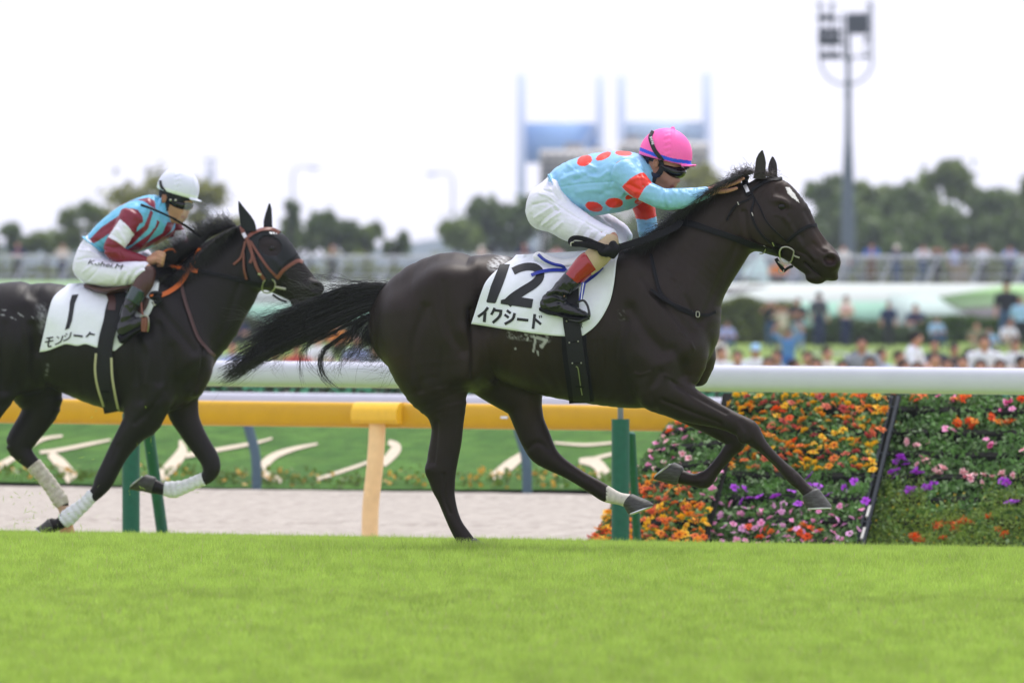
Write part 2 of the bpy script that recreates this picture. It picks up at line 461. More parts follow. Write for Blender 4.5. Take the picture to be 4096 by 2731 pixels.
H1 = Frame(63.0, math.radians(8.0), 2250)
T1 = dict(xr=(1440, 3400), ytop=570, z0=-0.06,
  torso=[(1588, 1158, 1552, 1390, .13), (1650, 1100, 1602, 1490, .22), (1750, 1027, 1715, 1560, .265), (1850, 1007, 1840, 1570, .28), (1950, 1016, 1945, 1450, .262),
         (2075, 1027, 2055, 1522, .285), (2200, 1038, 2170, 1576, .305), (2310, 1032, 2290, 1604, .305), (2420, 1005, 2410, 1624, .285), (2510, 990, 2530, 1632, .255),
         (2600, 1010, 2645, 1625, .235), (2670, 1090, 2740, 1565, .205), (2730, 1220, 2800, 1500, .15)],
  neck=[(2470, 1010, 2740, 1470, .17), (2575, 972, 2840, 1270, .15), (2645, 915, 2887, 1188, .13), (2720, 858, 2927, 1118, .112), (2800, 798, 2957, 1058, .1), (2880, 748, 2988, 1000, .092), (2955, 712, 3030, 960, .085)],
  head=[(3030, 690, 2955, 900, .07), (3110, 706, 2985, 975, .092), (3165, 748, 3025, 1004, .1), (3212, 803, 3072, 1018, .094), (3240, 864, 3122, 1034, .078), (3268, 914, 3162, 1056, .066), (3300, 955, 3192, 1078, .058), (3335, 990, 3222, 1092, .056), (3358, 1026, 3255, 1106, .056), (3350, 1056, 3290, 1104, .05)],
  k_neck=0.09, k_head=0.05,
  limbs=[
   # near hind leg
   ('p', [(1548, 1330, 1890, 1340, .15, -.10), (1560, 1440, 1900, 1460, .14, -.115), (1620, 1545, 1886, 1560, .105, -.125), (1692, 1628, 1868, 1625, .078, -.13), (1724, 1700, 1854, 1698, .058, -.13), (1722, 1760, 1847, 1760, .053, -.13),
          (1710, 1828, 1834, 1828, .05, -.13), (1708, 1890, 1824, 1888, .048, -.13), (1726, 1950, 1821, 1946, .04, -.13), (1750, 1998, 1821, 1986, .035, -.13), (1774, 2056, 1832, 2042, .034, -.13), (1796, 2106, 1852, 2094, .036, -.13), (1822, 2158, 1880, 2130, .036, -.13), (1850, 2192, 1902, 2160, .04, -.13)], -.13, 0.06),
   # far hind leg
   ('l', [(1880, 1400, 130, .13), (1980, 1500, 110, .11), (2080, 1585, 86, .08), (2098, 1628, 72, .068), (2116, 1690, 63, .056), (2142, 1752, 62, .05), (2170, 1806, 56, .048), (2215, 1846, 41, .04), (2270, 1880, 32, .034), (2330, 1917, 30, .033), (2385, 1950, 33, .035), (2428, 1976, 33, .037), (2476, 1993, 25, .032), (2512, 2002, 28, .04)], .13, 0.05),
   # near foreleg
   ('l', [(2640, 1540, 105, .1, -.15), (2712, 1597, 80, .085, -.145), (2790, 1634, 64, .07, -.14), (2872, 1664, 48, .055, -.13), (2940, 1693, 42, .05, -.13), (2992, 1722, 45, .05, -.13), (3018, 1752, 37, .045, -.13), (3050, 1786, 25, .033, -.13), (3092, 1828, 21, .03, -.13), (3130, 1866, 22, .03, -.13), (3172, 1908, 27, .036, -.13), (3214, 1948, 23, .033, -.13), (3242, 1976, 30, .042, -.13)], -.13, 0.05),
   # far foreleg, folded
   ('l', [(2650, 1560, 90, .08), (2800, 1660, 58, .06), (2900, 1728, 42, .05), (2948, 1764, 38, .046), (2918, 1802, 29, .036), (2888, 1840, 25, .03), (2850, 1886, 26, .032), (2818, 1918, 35, .037), (2770, 1918, 25, .031), (2718, 1904, 30, .041)], .13, 0.035),
   # dock of the tail
   ('l', [(1625, 1150, 34, .045), (1585, 1175, 28, .035), (1540, 1205, 22, .028), (1490, 1240, 15, .02)], 0.0, 0.04),
  ],
  muscles=[
   ([(2500, 1090, 70, .07), (2600, 1260, 85, .085), (2715, 1410, 80, .08)], -.165, .1, 'u'),
   ([(2545, 1340, 80, .08), (2600, 1470, 85, .085), (2640, 1580, 60, .06)], -.19, .09, 'u'),
   ([(2755, 1330, 52, .075), (2772, 1430, 58, .08), (2760, 1500, 44, .06)], -.105, .04, 'u'),
   ([(2800, 1340, 48, .07, .10), (2812, 1430, 52, .075, .10), (2795, 1505, 40, .055, .10)], .10, .02, 'u'),
   ([(1640, 1250, 100, .1), (1660, 1400, 95, .09), (1720, 1540, 60, .06)], -.17, .09, 'u'),
   ([(1780, 1140, 110, .1), (1830, 1330, 100, .09), (1840, 1480, 62, .06)], -.2, .1, 'u'),
   ([(1955, 1230, 40, .05), (1915, 1380, 50, .06), (1925, 1500, 26, .04)], -.345, .11, 's'),
   ([(2800, 1280, 6, .02, -.06), (2822, 1400, 7, .03, -.04), (2775, 1510, 8, .03, -.05)], -.05, .03, 's'),
   ([(3220, 1052, 3, .02), (3258, 1086, 3, .03), (3300, 1121, 4, .06)], -.05, .012, 's'),
  ],
  balls=[
   ((3035, 915), (88, .05, 80), 0, -.062, .05, 'u'),
   ((3262, 1112), (40, .036, 24), -8, 0.0, .02, 'u'),
   ((3318, 1098), (38, .04, 22), -25, 0.0, .02, 'u'),
   ((3310, 1040), (50, .02, 34), -20, -.047, .05, 'u'),
   ((3318, 1042), (31, .03, 21), -18, -.078, .012, 's'),
   ((3126, 808), (32, .009, 12), -22, -.083, .03, 'u'),
   ((3127, 828), (26, .022, 17), -18, -.106, .012, 's'),
   ((2975, 1745), (26, .02, 30), 0, -.16, .02, 'u'),
   ((1722, 1880), (20, .025, 34), 0, -.14, .02, 'u'),
  ])

T1_strokes = [
 ([(2520, 1235), (2585, 1330), (2650, 1405)], 17, -9), ([(2500, 1290), (2470, 1420), (2510, 1580)], 18, -11), ([(2580, 1110), (2680, 1235), (2765, 1330)], 15, -9),
 ([(2690, 1525), (2790, 1588), (2905, 1650)], 7, -6), ([(2650, 1600), (2760, 1645), (2880, 1692)], 6, -5), ([(2640, 1490), (2600, 1560), (2620, 1640)], 12, -7),
 ([(2740, 1190), (2790, 1290)], 9, -5), ([(2690, 1400), (2730, 1470), (2720, 1530)], 16, -8), ([(2560, 1420), (2620, 1460), (2680, 1440)], 26, 7),
 ([(1765, 1130), (1790, 1290), (1850, 1400)], 17, -9), ([(1700, 1230), (1650, 1400), (1685, 1560)], 14, -7), ([(1850, 1330), (1868, 1420), (1860, 1500)], 26, 10),
 ([(1905, 1062)], 24, 14), ([(1940, 1180), (1925, 1290)], 40, -20), ([(1885, 1240), (1892, 1380), (1890, 1500)], 11, -10), ([(1770, 1400), (1765, 1540)], 14, -5),
 ([(1748, 1690), (1742, 1780), (1735, 1850)], 6, -6), ([(1775, 1900), (1780, 1990), (1800, 2050)], 6, -5), ([(1718, 1875)], 14, 5),
 ([(3138, 872), (3175, 920), (3205, 985)], 8, 6), ([(3112, 762)], 13, -8), ([(3225, 850), (3262, 915), (3300, 975)], 9, -5), ([(3165, 900), (3200, 950)], 9, -4), ([(2975, 850), (2990, 940), (3030, 1000)], 9, -7),
 ([(3085, 960), (3120, 1005)], 12, -5), ([(3255, 975), (3285, 1000), (3300, 1008)], 6, -4), ([(3230, 1000), (3260, 1035)], 7, 4), ([(3185, 1000), (3225, 1020), (3255, 1050)], 5, -3),
 ([(3095, 806), (3125, 799), (3148, 816)], 6, .8), ([(3100, 858), (3130, 862), (3155, 852)], 6, 2.5),
 ([(3292, 1040), (3305, 1018), (3335, 1018), (3350, 1040), (3335, 1062), (3305, 1064), (3292, 1040)], 5, 5),
 ([(2955, 965), (2870, 1150), (2805, 1290)], 11, -6), ([(2905, 800), (2790, 950), (2690, 1070)], 20, -4), ([(2840, 1000), (2780, 1110), (2760, 1180)], 22, 4), ([(2930, 850), (2940, 930)], 14, -4),
 ([(2110, 1380), (2130, 1470), (2190, 1550)], 9, -2.5), ([(2170, 1370), (2200, 1470), (2240, 1560)], 9, -2.5), ([(2410, 1370), (2415, 1480), (2440, 1580)], 10, -3), ([(2375, 1370), (2380, 1480), (2400, 1580)], 8, -2),
 ([(2100, 1800), (2150, 1770), (2200, 1800)], 8, -4), ([(2965, 1690), (2990, 1730), (2975, 1760)], 8, -4), ([(3010, 1770), (3060, 1825), (3120, 1880)], 5, -4), ([(3180, 1890), (3195, 1925)], 8, -3),
 ([(2540, 1492), (2560, 1500), (2600, 1487)], 4, 3), ([(2764, 1370), (2776, 1398)], 4, 3), ([(2725, 1330), (2745, 1345)], 4, 2.5), ([(2660, 1500), (2690, 1512)], 4, 2),
 ([(2690, 1120), (2700, 1132)], 5, -3), ([(2720, 1140), (2712, 1155)], 5, -3), ([(2680, 1080), (2690, 1095)], 4, -2),
]
def hoof(fr, P, l, hw, m, root, cap_shoe=None):
    """P: coronet pair and sole pair in pixels"""
    c1, c2, s1, s2 = [fr.px(q[0], q[1], l) for q in P]
    C = np.array([(c1 + c2) / 2, (c1 + c2 + s1 + s2) / 4, (s1 + s2) / 2])
    r = [np.linalg.norm(c1 - c2) / 2, np.linalg.norm(c1 + s1 - c2 - s2) / 4, np.linalg.norm(s1 - s2) / 2]
    lo = np.min([c1, c2, s1, s2], 0) - 0.08; hi = np.max([c1, c2, s1, s2], 0) + 0.08
    nr = C[2] - C[0]; ln = np.linalg.norm(nr); nr = nr / ln
    # the sole plane runs through s1 and s2
    sn = np.cross(s2 - s1, np.array([0, 1.0, 0])); sn /= np.linalg.norm(sn); sn = sn if sn @ nr > 0 else -sn
    s = SDF(lo, hi, 0.004); s.loft(np.vstack([C, C[2] + (C[2] - C[0]) * 0.6]), r + [r[2] * 1.08], [hw * 0.8, hw * 0.92, hw, hw * 1.05], 0.0, cap=0.5, sub=2)
    s.plane(s1, sn, 0.004)
    V, Fc = s.mesh(2); me = mesh_np('hoof', V, Fc); o = obj('hoof', me, m, root)
    # the racing plate under it
    ax = (s2 - s1) / np.linalg.norm(s2 - s1); hl = np.linalg.norm(s2 - s1) / 2; ctr = (s1 + s2) / 2
    heel = ctr - ax * hl
    if np.dot(C[0] - ctr, ax) > 0: ax = -ax            # the toe lies away from the coronet
    ring = []
    for i in range(21):
        a = math.radians(-140 + 280 * i / 20)
        ring.append(ctr + ax * hl * 0.95 * math.cos(a) + np.array([0, 0.95 * hw * math.sin(a), 0]) + sn * 0.002)
    B = MB(); B.tube(ring, 0.0065, 6); B.build('horseshoe', mat('shoe_steel', (0.55, 0.56, 0.57), 0.35, metal=0.9), o)
    return o

def vnormals(V, Fc):
    a = V[Fc[:, 2]] - V[Fc[:, 0]]; b = V[Fc[:, 3]] - V[Fc[:, 1]]; n = np.cross(a, b)
    N = np.stack([sum(np.bincount(Fc[:, j], n[:, d], len(V)) for j in range(4)) for d in range(3)], 1)
    return N / (np.linalg.norm(N, axis=1, keepdims=True) + 1e-12)
def strokes_on(fr, V, Fc, S_, both=False, lim=0.0, gain=1.0):
    """press or raise soft strokes; rows (polyline in pixels, sigma_px, height_mm)"""
    N = vnormals(V, Fc); w = np.clip((-N[:, 1] - lim) / 0.35, 0, 1) if not both else np.clip((np.abs(N[:, 1]) - lim) / 0.35, 0, 1)
    x, y = proj(fr, V); dz = np.zeros(len(V))
    for P, sg, hgt in S_:
        P = np.array(P, float); P = catmull(P, 4) if len(P) > 2 else P
        m = (x > P[:, 0].min() - 3 * sg) & (x < P[:, 0].max() + 3 * sg) & (y > P[:, 1].min() - 3 * sg) & (y < P[:, 1].max() + 3 * sg)
        if not m.any(): continue
        d = np.full(m.sum(), 1e9)
        if len(P) == 1: d = np.hypot(x[m] - P[0, 0], y[m] - P[0, 1])
        for i in range(len(P) - 1): d = np.minimum(d, capd(x[m], y[m], *P[i], *P[i + 1]))
        dz[m] += gain * hgt * 0.001 * np.exp(-d * d / (2 * sg * sg))
    return V + N * (dz * w)[:, None]

def paint_coat(fr, V, base, brown, T):
    x, y = proj(fr, V); n = len(V)
    C = np.tile(np.array(base), (n, 1)); nz = fbm(V, 1.6, 3)
    k = np.zeros(n)
    for cx, cy, r, s in T['brown']:
        k = np.maximum(k, s * np.exp(-((x - cx) ** 2 + (y - cy) ** 2) / r ** 2))
    k = np.clip(k * (1 + 0.4 * nz), 0, 1)[:, None]
    C = C * (1 - k) + np.array(brown) * k
    C *= (1 + 0.18 * nz)[:, None]
    return C, x, y
# ================================================================== the place
B = MB(); B.add([(-900, -200, -2.2), (900, -200, -2.2), (2600, 5200, -2.2), (-2600, 5200, -2.2)], [(0, 1, 2, 3)])
tag(B.build('ground', mat('far_ground', (0.05, 0.08, 0.03), 0.9, 0.2, var=0.3, scale=0.05), None, bevel=-1), kind='structure')
def sheet(name, n0, n1, t0, t1, dn, dt, zf, m, skirt=0.0):
    ns = np.linspace(n0, n1, max(2, int((n1 - n0) / dn) + 1)); ts = np.linspace(t0, t1, max(2, int((t1 - t0) / dt) + 1))
    Nn, Tt = np.meshgrid(ns, ts, indexing='ij'); X, Y = xy(Nn, Tt); Z = zf(Nn, Tt); V = np.stack([X, Y, Z], -1).reshape(-1, 3); k = len(ts)
    i, j = np.meshgrid(np.arange(len(ns) - 1), np.arange(k - 1), indexing='ij'); a = (i * k + j).ravel()
    Fc = np.stack([a, a + 1, a + k + 1, a + k], 1)[:, ::-1]
    o = obj(name, mesh_np(name, V, Fc), m); tag(o, kind='structure'); return o
M_turf = mat('turf_soil', (0.24, 0.36, 0.06), 0.9, 0.2, var=0.25, scale=3.0)
N_E = 72.4
sheet('turf', -25, N_E, -55, 55, 1.2, 2.5, turf_z, M_turf)
# turf blades
def blades(name, n, region, hgt, wid, m, seed, zf, lean=0.45):
    g = np.random.default_rng(seed); X, Y = region(g, n); nn, tt = nt(X, Y); Z = zf(nn, tt)
    h = hgt * g.uniform(0.55, 1.15, n) * (1 + 0.1 * np.sin(X * 2.1 + 1.3 * np.sin(Y * 1.7)) * np.sin(Y * 0.9)); a = g.uniform(0, 6.283, n); w = wid * g.uniform(.6, 1.3, n)
    lx = g.normal(0, lean, n) * h; ly = g.normal(0, lean, n) * h
    b0 = np.stack([X - w * np.cos(a), Y - w * np.sin(a), Z - .005], 1); b1 = np.stack([X + w * np.cos(a), Y + w * np.sin(a), Z - .005], 1); tp = np.stack([X + lx, Y + ly, Z + h], 1)
    V = np.stack([b0, b1, tp], 1).reshape(-1, 3); Fc = np.arange(3 * n).reshape(-1, 3)
    me = mesh_np(name, V, Fc, False)
    c = g.uniform(0, 1, n)[:, None]; pat = (0.5 + 0.5 * np.sin(X * 1.3 + 2 * np.sin(Y * .35)) * np.sin(Y * .41 + X * .5))[:, None]
    C = np.array((0.32, 0.46, 0.075)) * (1 - c) + np.array((0.41, 0.54, 0.11)) * c; cx, cy = np.floor(X / .08).astype(int), np.floor(Y / .3).astype(int); cell = (np.sin(cx * 12.9898 + cy * 78.233) * 43758.5453) % 1.0; C = C * (0.95 + 0.1 * pat) * (0.80 + 0.40 * cell)[:, None]
    dry = g.uniform(0, 1, n) > .975; C[dry] = (0.42, 0.40, 0.20)
    vcol(me, np.repeat(C, 3, 0)); o = obj(name, me, m); return o
M_blade = mat('grass_blade', rough=0.55, spec=0.3, attr=True, var=0.05, scale=2, trans=0.45)
def reg_near(g, n):
    Y = 34 + (g.random(n) ** 0.9) * 20; X = g.uniform(-1, 1, n) * (Y * .0452 + .5); return X, Y
def reg_focus(g, n):
    Y = g.uniform(52, 82, n); X = g.uniform(-1, 1, n) * (Y * .0452 + .6); nn, _ = nt(X, Y)
    bad = nn > N_E; Y[bad] = g.uniform(52, 70, bad.sum()); X[bad] = g.uniform(-1, 1, bad.sum()) * (Y[bad] * .0452 + .6); nn, _ = nt(X, Y); bad = nn > N_E; X[bad] -= 4; return X, Y
zf_t = lambda n, t: turf_z(n, t)
tag(blades('grass', 260000, reg_near, .06, .006, M_blade, 3, zf_t), kind='stuff')
tag(blades('grass', 420000, reg_focus, .055, .0042, M_blade, 4, zf_t), kind='stuff')
def reg_tall(g, n):
    Y = g.uniform(58, 79, n); X = g.uniform(-1, 1, n) * (Y * .0452 + .4); nn, _ = nt(X, Y); k = nn < N_E - .1; return np.where(k, X, X - 3), np.where(k, Y, Y - 9)
tag(blades('grass', 16000, reg_tall, .082, .0035, M_blade, 5, zf_t, .4), kind='stuff')
def reg_hoof(g, n):
    P = np.array([at(g.uniform(1800, 1985), 2200, g.uniform(62.2, 62.85)) for i in range(n)]); return P[:, 0], P[:, 1]
tag(blades('grass', 900, reg_hoof, .088, .0038, M_blade, 6, zf_t, .4), kind='stuff')
# clods and clippings kicked up behind the hooves
g = np.random.default_rng(12); V = []; Fc = []
for i in range(130):
    px_, py_ = (g.normal(130, 90), 2130 - abs(g.normal(0, 150))) if i < 95 else (g.uniform(300, 800), g.uniform(1600, 2100))
    p = at(px_, py_, g.uniform(73.5, 76.5)); d = g.normal(size=3); d /= np.linalg.norm(d); L = g.uniform(.008, .035); e = np.cross(d, g.normal(size=3)); e /= np.linalg.norm(e); k = len(V)
    V += [p - d * L, p + e * .0022, p + d * L, p - e * .0022]; Fc.append((k, k + 1, k + 2, k + 3))
me = mesh_np('grass_clippings', V, Fc, False); vcol(me, np.tile(np.array((.34, .48, .10)), (len(V), 1))); tag(obj('grass_clippings', me, M_blade), kind='stuff')

# dirt track: harrowed sand
def dirt_z(n, t):
    rid = 0.014 * np.sin(n * 1.9 + .3 * np.sin(t * .8)) + 0.02 * np.exp(-(((n - 74.6) % 5.2 - 2.6) / .16) ** 2) * -2.2 + .006 * np.sin(t * 5.1 + n * 3) * np.sin(n * 7.3)
    return -0.46 - 0.0066 * np.clip(t, -40, 40) + rid
M_dirt = mat('harrowed_sand', S(178, 171, 160), 0.95, 0.15, var=0.12, scale=9, col2=S(156, 148, 138), bump=0.02, bscale=14)
sheet('dirt_track', N_E - .3, 95.2, -45, 35, .09, .35, dirt_z, M_dirt)
# sloping garden bank beyond it
BANK0, BANK1 = 95.0, 99.6
def bank_z(n, t): return -0.44 + (n - BANK0) * 0.165 + .02 * np.sin(t * .7) - 0.0066 * np.clip(t, -40, 40)
M_bank = mat('bank_grass', S(78, 116, 44), 0.9, 0.2, var=0.3, scale=1.6, col2=S(62, 100, 36), bump=0.03, bscale=30)
sheet('grass_bank', BANK0, BANK1, -45, 30, .3, .8, bank_z, M_bank)
def on_bank(x, y):
    n = 97.0
    for it in range(12):
        p = on_n(x, n, y); q, t = nt(p[0], p[1]); d = p[2] - bank_z(q, t); n = np.clip(n + d * 5.0, 90, 104)
    return p
M_path = mat('sandy_path', S(200, 188, 166), 0.95, 0.15, var=0.08, scale=3)
def c7(P): return [(1.063 * u, 1600 + 1.063 * v) for u, v in P]
for P, w in [([(-60, 290), (0, 250), (60, 215), (110, 180), (165, 150), (235, 138)], [30, 26, 20, 16, 13, 9]), ([(150, 200), (220, 192), (330, 170), (415, 153)], [12, 15, 13, 8]), ([(188, 205), (225, 240), (252, 272), (275, 302)], [30, 46, 50, 54]),
             ([(678, 155), (686, 195), (655, 240), (600, 296)], [10, 40, 48, 44]), ([(700, 212), (800, 194), (900, 176), (960, 165), (1025, 147)], [20, 16, 14, 12, 7]), ([(1060, 306), (1015, 290), (990, 268), (1000, 240), (1040, 210), (1110, 186), (1195, 168)], [22, 30, 36, 36, 26, 16, 8]),
             ([(1190, 303), (1290, 270), (1350, 250), (1395, 232)], [12, 13, 12, 10]), ([(1440, 245), (1478, 205), (1492, 180), (1462, 160)], [30, 40, 36, 18]), ([(1850, 300), (1915, 250), (1970, 208)], [36, 44, 28]), ([(2085, 164), (2200, 172), (2310, 164)], [8, 11, 9]),
             ([(2180, 232), (2240, 240), (2275, 285)], [20, 44, 56]), ([(2190, 236), (2280, 212), (2350, 196)], [16, 13, 10]), ([(2500, 300), (2560, 240), (2640, 190)], [36, 40, 20])]:
    P = catmull(np.array(c7(P), float), 5); T = np.gradient(P, axis=0); T /= np.linalg.norm(T, axis=1, keepdims=True); Nn = np.column_stack([-T[:, 1], T[:, 0]]); ww = np.interp(np.linspace(0, 1, len(P)), np.linspace(0, 1, len(w)), w)
    L = [on_bank(*q) + np.array([0, 0, .012]) for q in P + Nn * ww[:, None] / 2]; R = [on_bank(*q) + np.array([0, 0, .012]) for q in P - Nn * ww[:, None] / 2]; k = len(P)
    B = MB(); B.add(L + R, [(i, i + 1, k + i + 1, k + i) for i in range(k - 1)]); tag(B.build('garden_path', M_path, None, bevel=-1), kind='structure')

def leaves(pts, nrm, size, g, col, cv=0.25, asp=0.6, jit=0.9):
    """small leaf quads at pts, roughly facing nrm"""
    n = len(pts); d = nrm + g.normal(0, jit, (n, 3)); d /= np.linalg.norm(d, axis=1, keepdims=True); a = g.normal(size=(n, 3)); u = np.cross(d, a); u /= np.linalg.norm(u, axis=1, keepdims=True); v = np.cross(d, u)
    s = (size * g.uniform(.6, 1.3, n))[:, None]
    V = np.stack([pts - u * s, pts - v * s * asp + d * s * .15, pts + u * s, pts + v * s * asp + d * s * .15], 1).reshape(-1, 3); Fc = np.arange(4 * n).reshape(-1, 4)
    C = np.asarray(col) * np.ones((n, 3)); C = C * (1 + g.uniform(-cv, cv, (n, 1))); return V, Fc, np.repeat(C, 4, 0)
def leaf_obj(name, parts, m, parent=None):
    V = np.concatenate([p[0] for p in parts]); off = np.cumsum([0] + [len(p[0]) for p in parts]); Fc = np.concatenate([p[1] + o for p, o in zip(parts, off)]); C = np.concatenate([p[2] for p in parts])
    me = mesh_np(name, V, Fc, False); vcol(me, C); return obj(name, me, m, parent)
M_leaf = mat('leaf', rough=0.5, spec=0.35, attr=True, var=0.05, scale=3, trans=0.3)
# low golden plants along the foot of the bank, dark hedge along its top
g = np.random.default_rng(5); n = 9000; t = g.uniform(-42, 25, n); q = BANK0 + .05 + g.random(n) * .5; lump = .5 + .5 * np.sin(t * 3.3) * np.sin(t * 1.27 + 1); X, Y = xy(q, t); Z = bank_z(q, t) + g.random(n) * (.05 + .12 * lump)
cc = np.where((g.random(n) < .30 * lump)[:, None], np.array(S(206, 160, 60)), np.array(S(96, 120, 48))); tag(leaf_obj('edging_plants', [leaves(np.stack([X, Y, Z], 1), np.tile((0, -.5, .8), (n, 1)), .035, g, cc)], M_leaf), kind='stuff')
hg = thing('hedge', 'low clipped dark hedge along the top of the patterned bank', 'hedge', (0, 0, 0))
n = 9000; t = g.uniform(-42, 25, n); q = BANK1 + g.random(n) * .5; X, Y = xy(q, t); Z = bank_z(BANK1, t) - .05 + g.random(n) * .22
o = leaf_obj('foliage', [leaves(np.stack([X, Y, Z], 1), np.tile((0, -.7, .6), (n, 1)), .05, g, (.02, .04, .015))], M_leaf, hg); o['kind'] = 'stuff'

# ------------------------------------------------------------------ rails
M_whitepaint = mat('white_plastic_rail', (0.57, 0.58, 0.66), 0.35, 0.45, var=0.03, scale=2)
M_yellow = mat('yellow_plastic_rail', S(205, 158, 8), 0.38, 0.45, var=0.05, scale=2.5)
M_greenpad = mat('green_post_pad', S(22, 92, 74), 0.5, 0.4, var=0.12, scale=6, bump=0.002, bscale=40)
M_cream_post = mat('cream_post', S(244, 208, 150), 0.5, 0.35, var=0.07, scale=5)
M_greyblue = mat('greyblue_post', S(72, 96, 108), 0.5, 0.4, var=0.1)
M_pipe = mat('galvanised_pipe', S(120, 126, 128), 0.5, 0.4, metal=0.4, var=0.15, scale=30)
TV = np.array([CT, -ST, -0.0066]); NV = np.array([ST, CT, 0.0])
def rail_bar(prof, p, t0, t1, name, m, parent, seg=1):
    """extrude a profile of (n, z) points through p along the track"""
    V = []; Fc = []; k = len(prof); ts = np.linspace(t0, t1, seg + 1)
    for t in ts:
        for a, b in prof: V.append(np.asarray(p) + TV * t + NV * a + np.array([0, 0, b]))
    for i in range(seg):
        for j in range(k): a = i * k + j; b = i * k + (j + 1) % k; Fc.append((a, b, b + k, a + k))
    B = MB(); B.add(V, Fc); B.add(V[:k], [tuple(range(k))]); B.add(V[-k:], [tuple(range(k - 1, -1, -1))]); return B.build(name, m, parent)
def sup_ell(a, b, e=2.6, n=24):
    return [(a * math.copysign(abs(math.cos(q)) ** (2 / e), math.cos(q)), b * math.copysign(abs(math.sin(q)) ** (2 / e), math.sin(q))) for q in np.arange(n) * 2 * math.pi / n]
wr = thing('rail_fence', 'white plastic running rail on green padded posts beside the turf', 'rail')
NW = 71.7
pc = on_n(2048, NW, 1505); rail_bar(sup_ell(.085, .091), pc, -16, 12, 'rail', M_whitepaint, wr)
def gz(P): n, t = nt(P[0], P[1]); return float(turf_z(n, t))
p1 = on_n(2482, NW, 1505); p0 = on_n(524, NW, 1505); dlt = p1 - p0; zr = 0
for k, base in ((-2, None), (-1, None), (0, p0), (1, p1), (2, None)):
    b = p0 + dlt * k; gq = gz(b); B = MB(); B.tube([(b[0], b[1], gq - .1), (b[0], b[1], gq + .89)], .062, 18); B.build('post', M_greenpad, wr)
    B = MB(); B.tube([(b[0], b[1], gq + .89), (b[0], b[1], b[2] - .06)], .02, 10); B.tube([(b[0] + .02, b[1], gq + 1.0), (b[0] + .06, b[1] - .02, gq + 1.0)], .015, 8); B.build('pipe', M_pipe, wr)
    e = b + np.array([.02, 1.0, 0]) if k == 1 else b + np.array([.08, .9, 0]); tp = np.array([b[0] + .105, b[1] + .35, gq + .80]); ft = np.array([b[0] + .215, b[1] + 1.0, gq - .15])
    if k == 1: tp = np.array([b[0] + .077, b[1] + .3, gq + .78]); ft = np.array([b[0] + .135, b[1] + .9, gq - .15])
    B = MB(); B.tube([ft, tp], .042 if k != 1 else .03, 14); B.ell(tp, (.042 if k != 1 else .03,) * 2 + (.02,), 12, 6); B.build('brace', M_greenpad, wr)
yr = thing('rail_fence', 'yellow plastic rail on curved cream post beside the sand track', 'rail')
NY = 75.6
py_ = on_n(1530, NY, 1660); rail_bar(sup_ell(.07, .093, 3.2), py_, -16, 14, 'rail', M_yellow, yr)
p1 = on_n(1534, NY, 1654); cap_pts = [(-.10, .062), (-.135, .02), (-.13, -.06), (-.09, -.075), (.05, -.075), (.05, .062)]
for k in (-1, 0, 1):
    c = p1 + TV * 4.0 * k; rail_bar([(-.075, .085), (-.13, .07), (-.175, .015), (-.175, -.045), (-.15, -.072), (.02, -.072), (.02, .085)], c, -.185, .185, 'joint_cap', mat('yellow_joint_cap', S(232, 184, 40), 0.35, 0.45, var=0.05), yr); q_ = list(yr.children)[-1].modifiers.new('bevel', 'BEVEL'); q_.width = .035; q_.segments = 4; q_.limit_method = 'ANGLE'
    f = lambda a, z, n_: c + TV * a + NV * n_ + np.array([0, 0, z])
    B = MB(); B.tube(catmull(np.array([f(-.02, -.07, -.06), f(-.028, -.25, -.065), f(-.045, -.42, -.06), f(-.08, -.62, -.04), f(-.095, -.78, -.03), f(-.098, -1.2, -.03)]), 5), .062, 18); B.build('post', M_cream_post, yr)
ps = on_n(2017, NY - .075, 1669); rail_bar([(-.004, .009), (-.004, -.009), (.004, -.009), (.004, .009)], ps, -.028, .028, 'sticker', mat('white_print', (0.8, 0.8, 0.8), 0.6), yr)
ir = thing('rail_fence', 'white inner rail of the sand track on grey curved posts', 'rail')
pi_ = on_n(1024, 94.6, 1594); rail_bar(sup_ell(.06, .055), pi_, -20, 20, 'rail', M_whitepaint, ir)
q0 = on_n(1026, 94.6, 1590); q1 = on_n(2108, 94.6, 1590); dl = q1 - q0
for k in range(-4, 5):
    b = q0 + dl * k; B = MB(); n_, t_ = nt(b[0], b[1]); gq = float(dirt_z(n_, t_))
    B.tube(catmull(np.array([(b[0], b[1], gq - .1), (b[0], b[1], gq + .2), (b[0] - .02, b[1] + .02, gq + .38), (b[0] - .085, b[1] + .06, gq + .62), (b[0] - .10, b[1] + .06, b[2])]), 5), .047, 12); B.build('post', M_greyblue, ir)
gf_ = thing('net_fence', 'long low sea green net fence behind the inner white rail', 'fence')
M_net = mat('sea_green_net', S(78, 148, 112), 0.8, 0.2, var=0.12, scale=2.2, col2=S(66, 132, 98))
for k in range(-5, 6):
    B = MB(); B.box((k * 3.0, 140, -.15), (2.98, .05, 1.16)); B.build('panel', M_net, gf_, bevel=-1); B = MB(); B.tube([(k * 3.0 + 1.5, 139.95, -.8), (k * 3.0 + 1.5, 139.95, .46)], .03, 8); B.build('post', M_greenpad, gf_)
B = MB(); B.tube([(-17, 139.94, .43), (17, 139.94, .43)], .02, 8); B.build('top_pipe', M_greenpad, gf_)

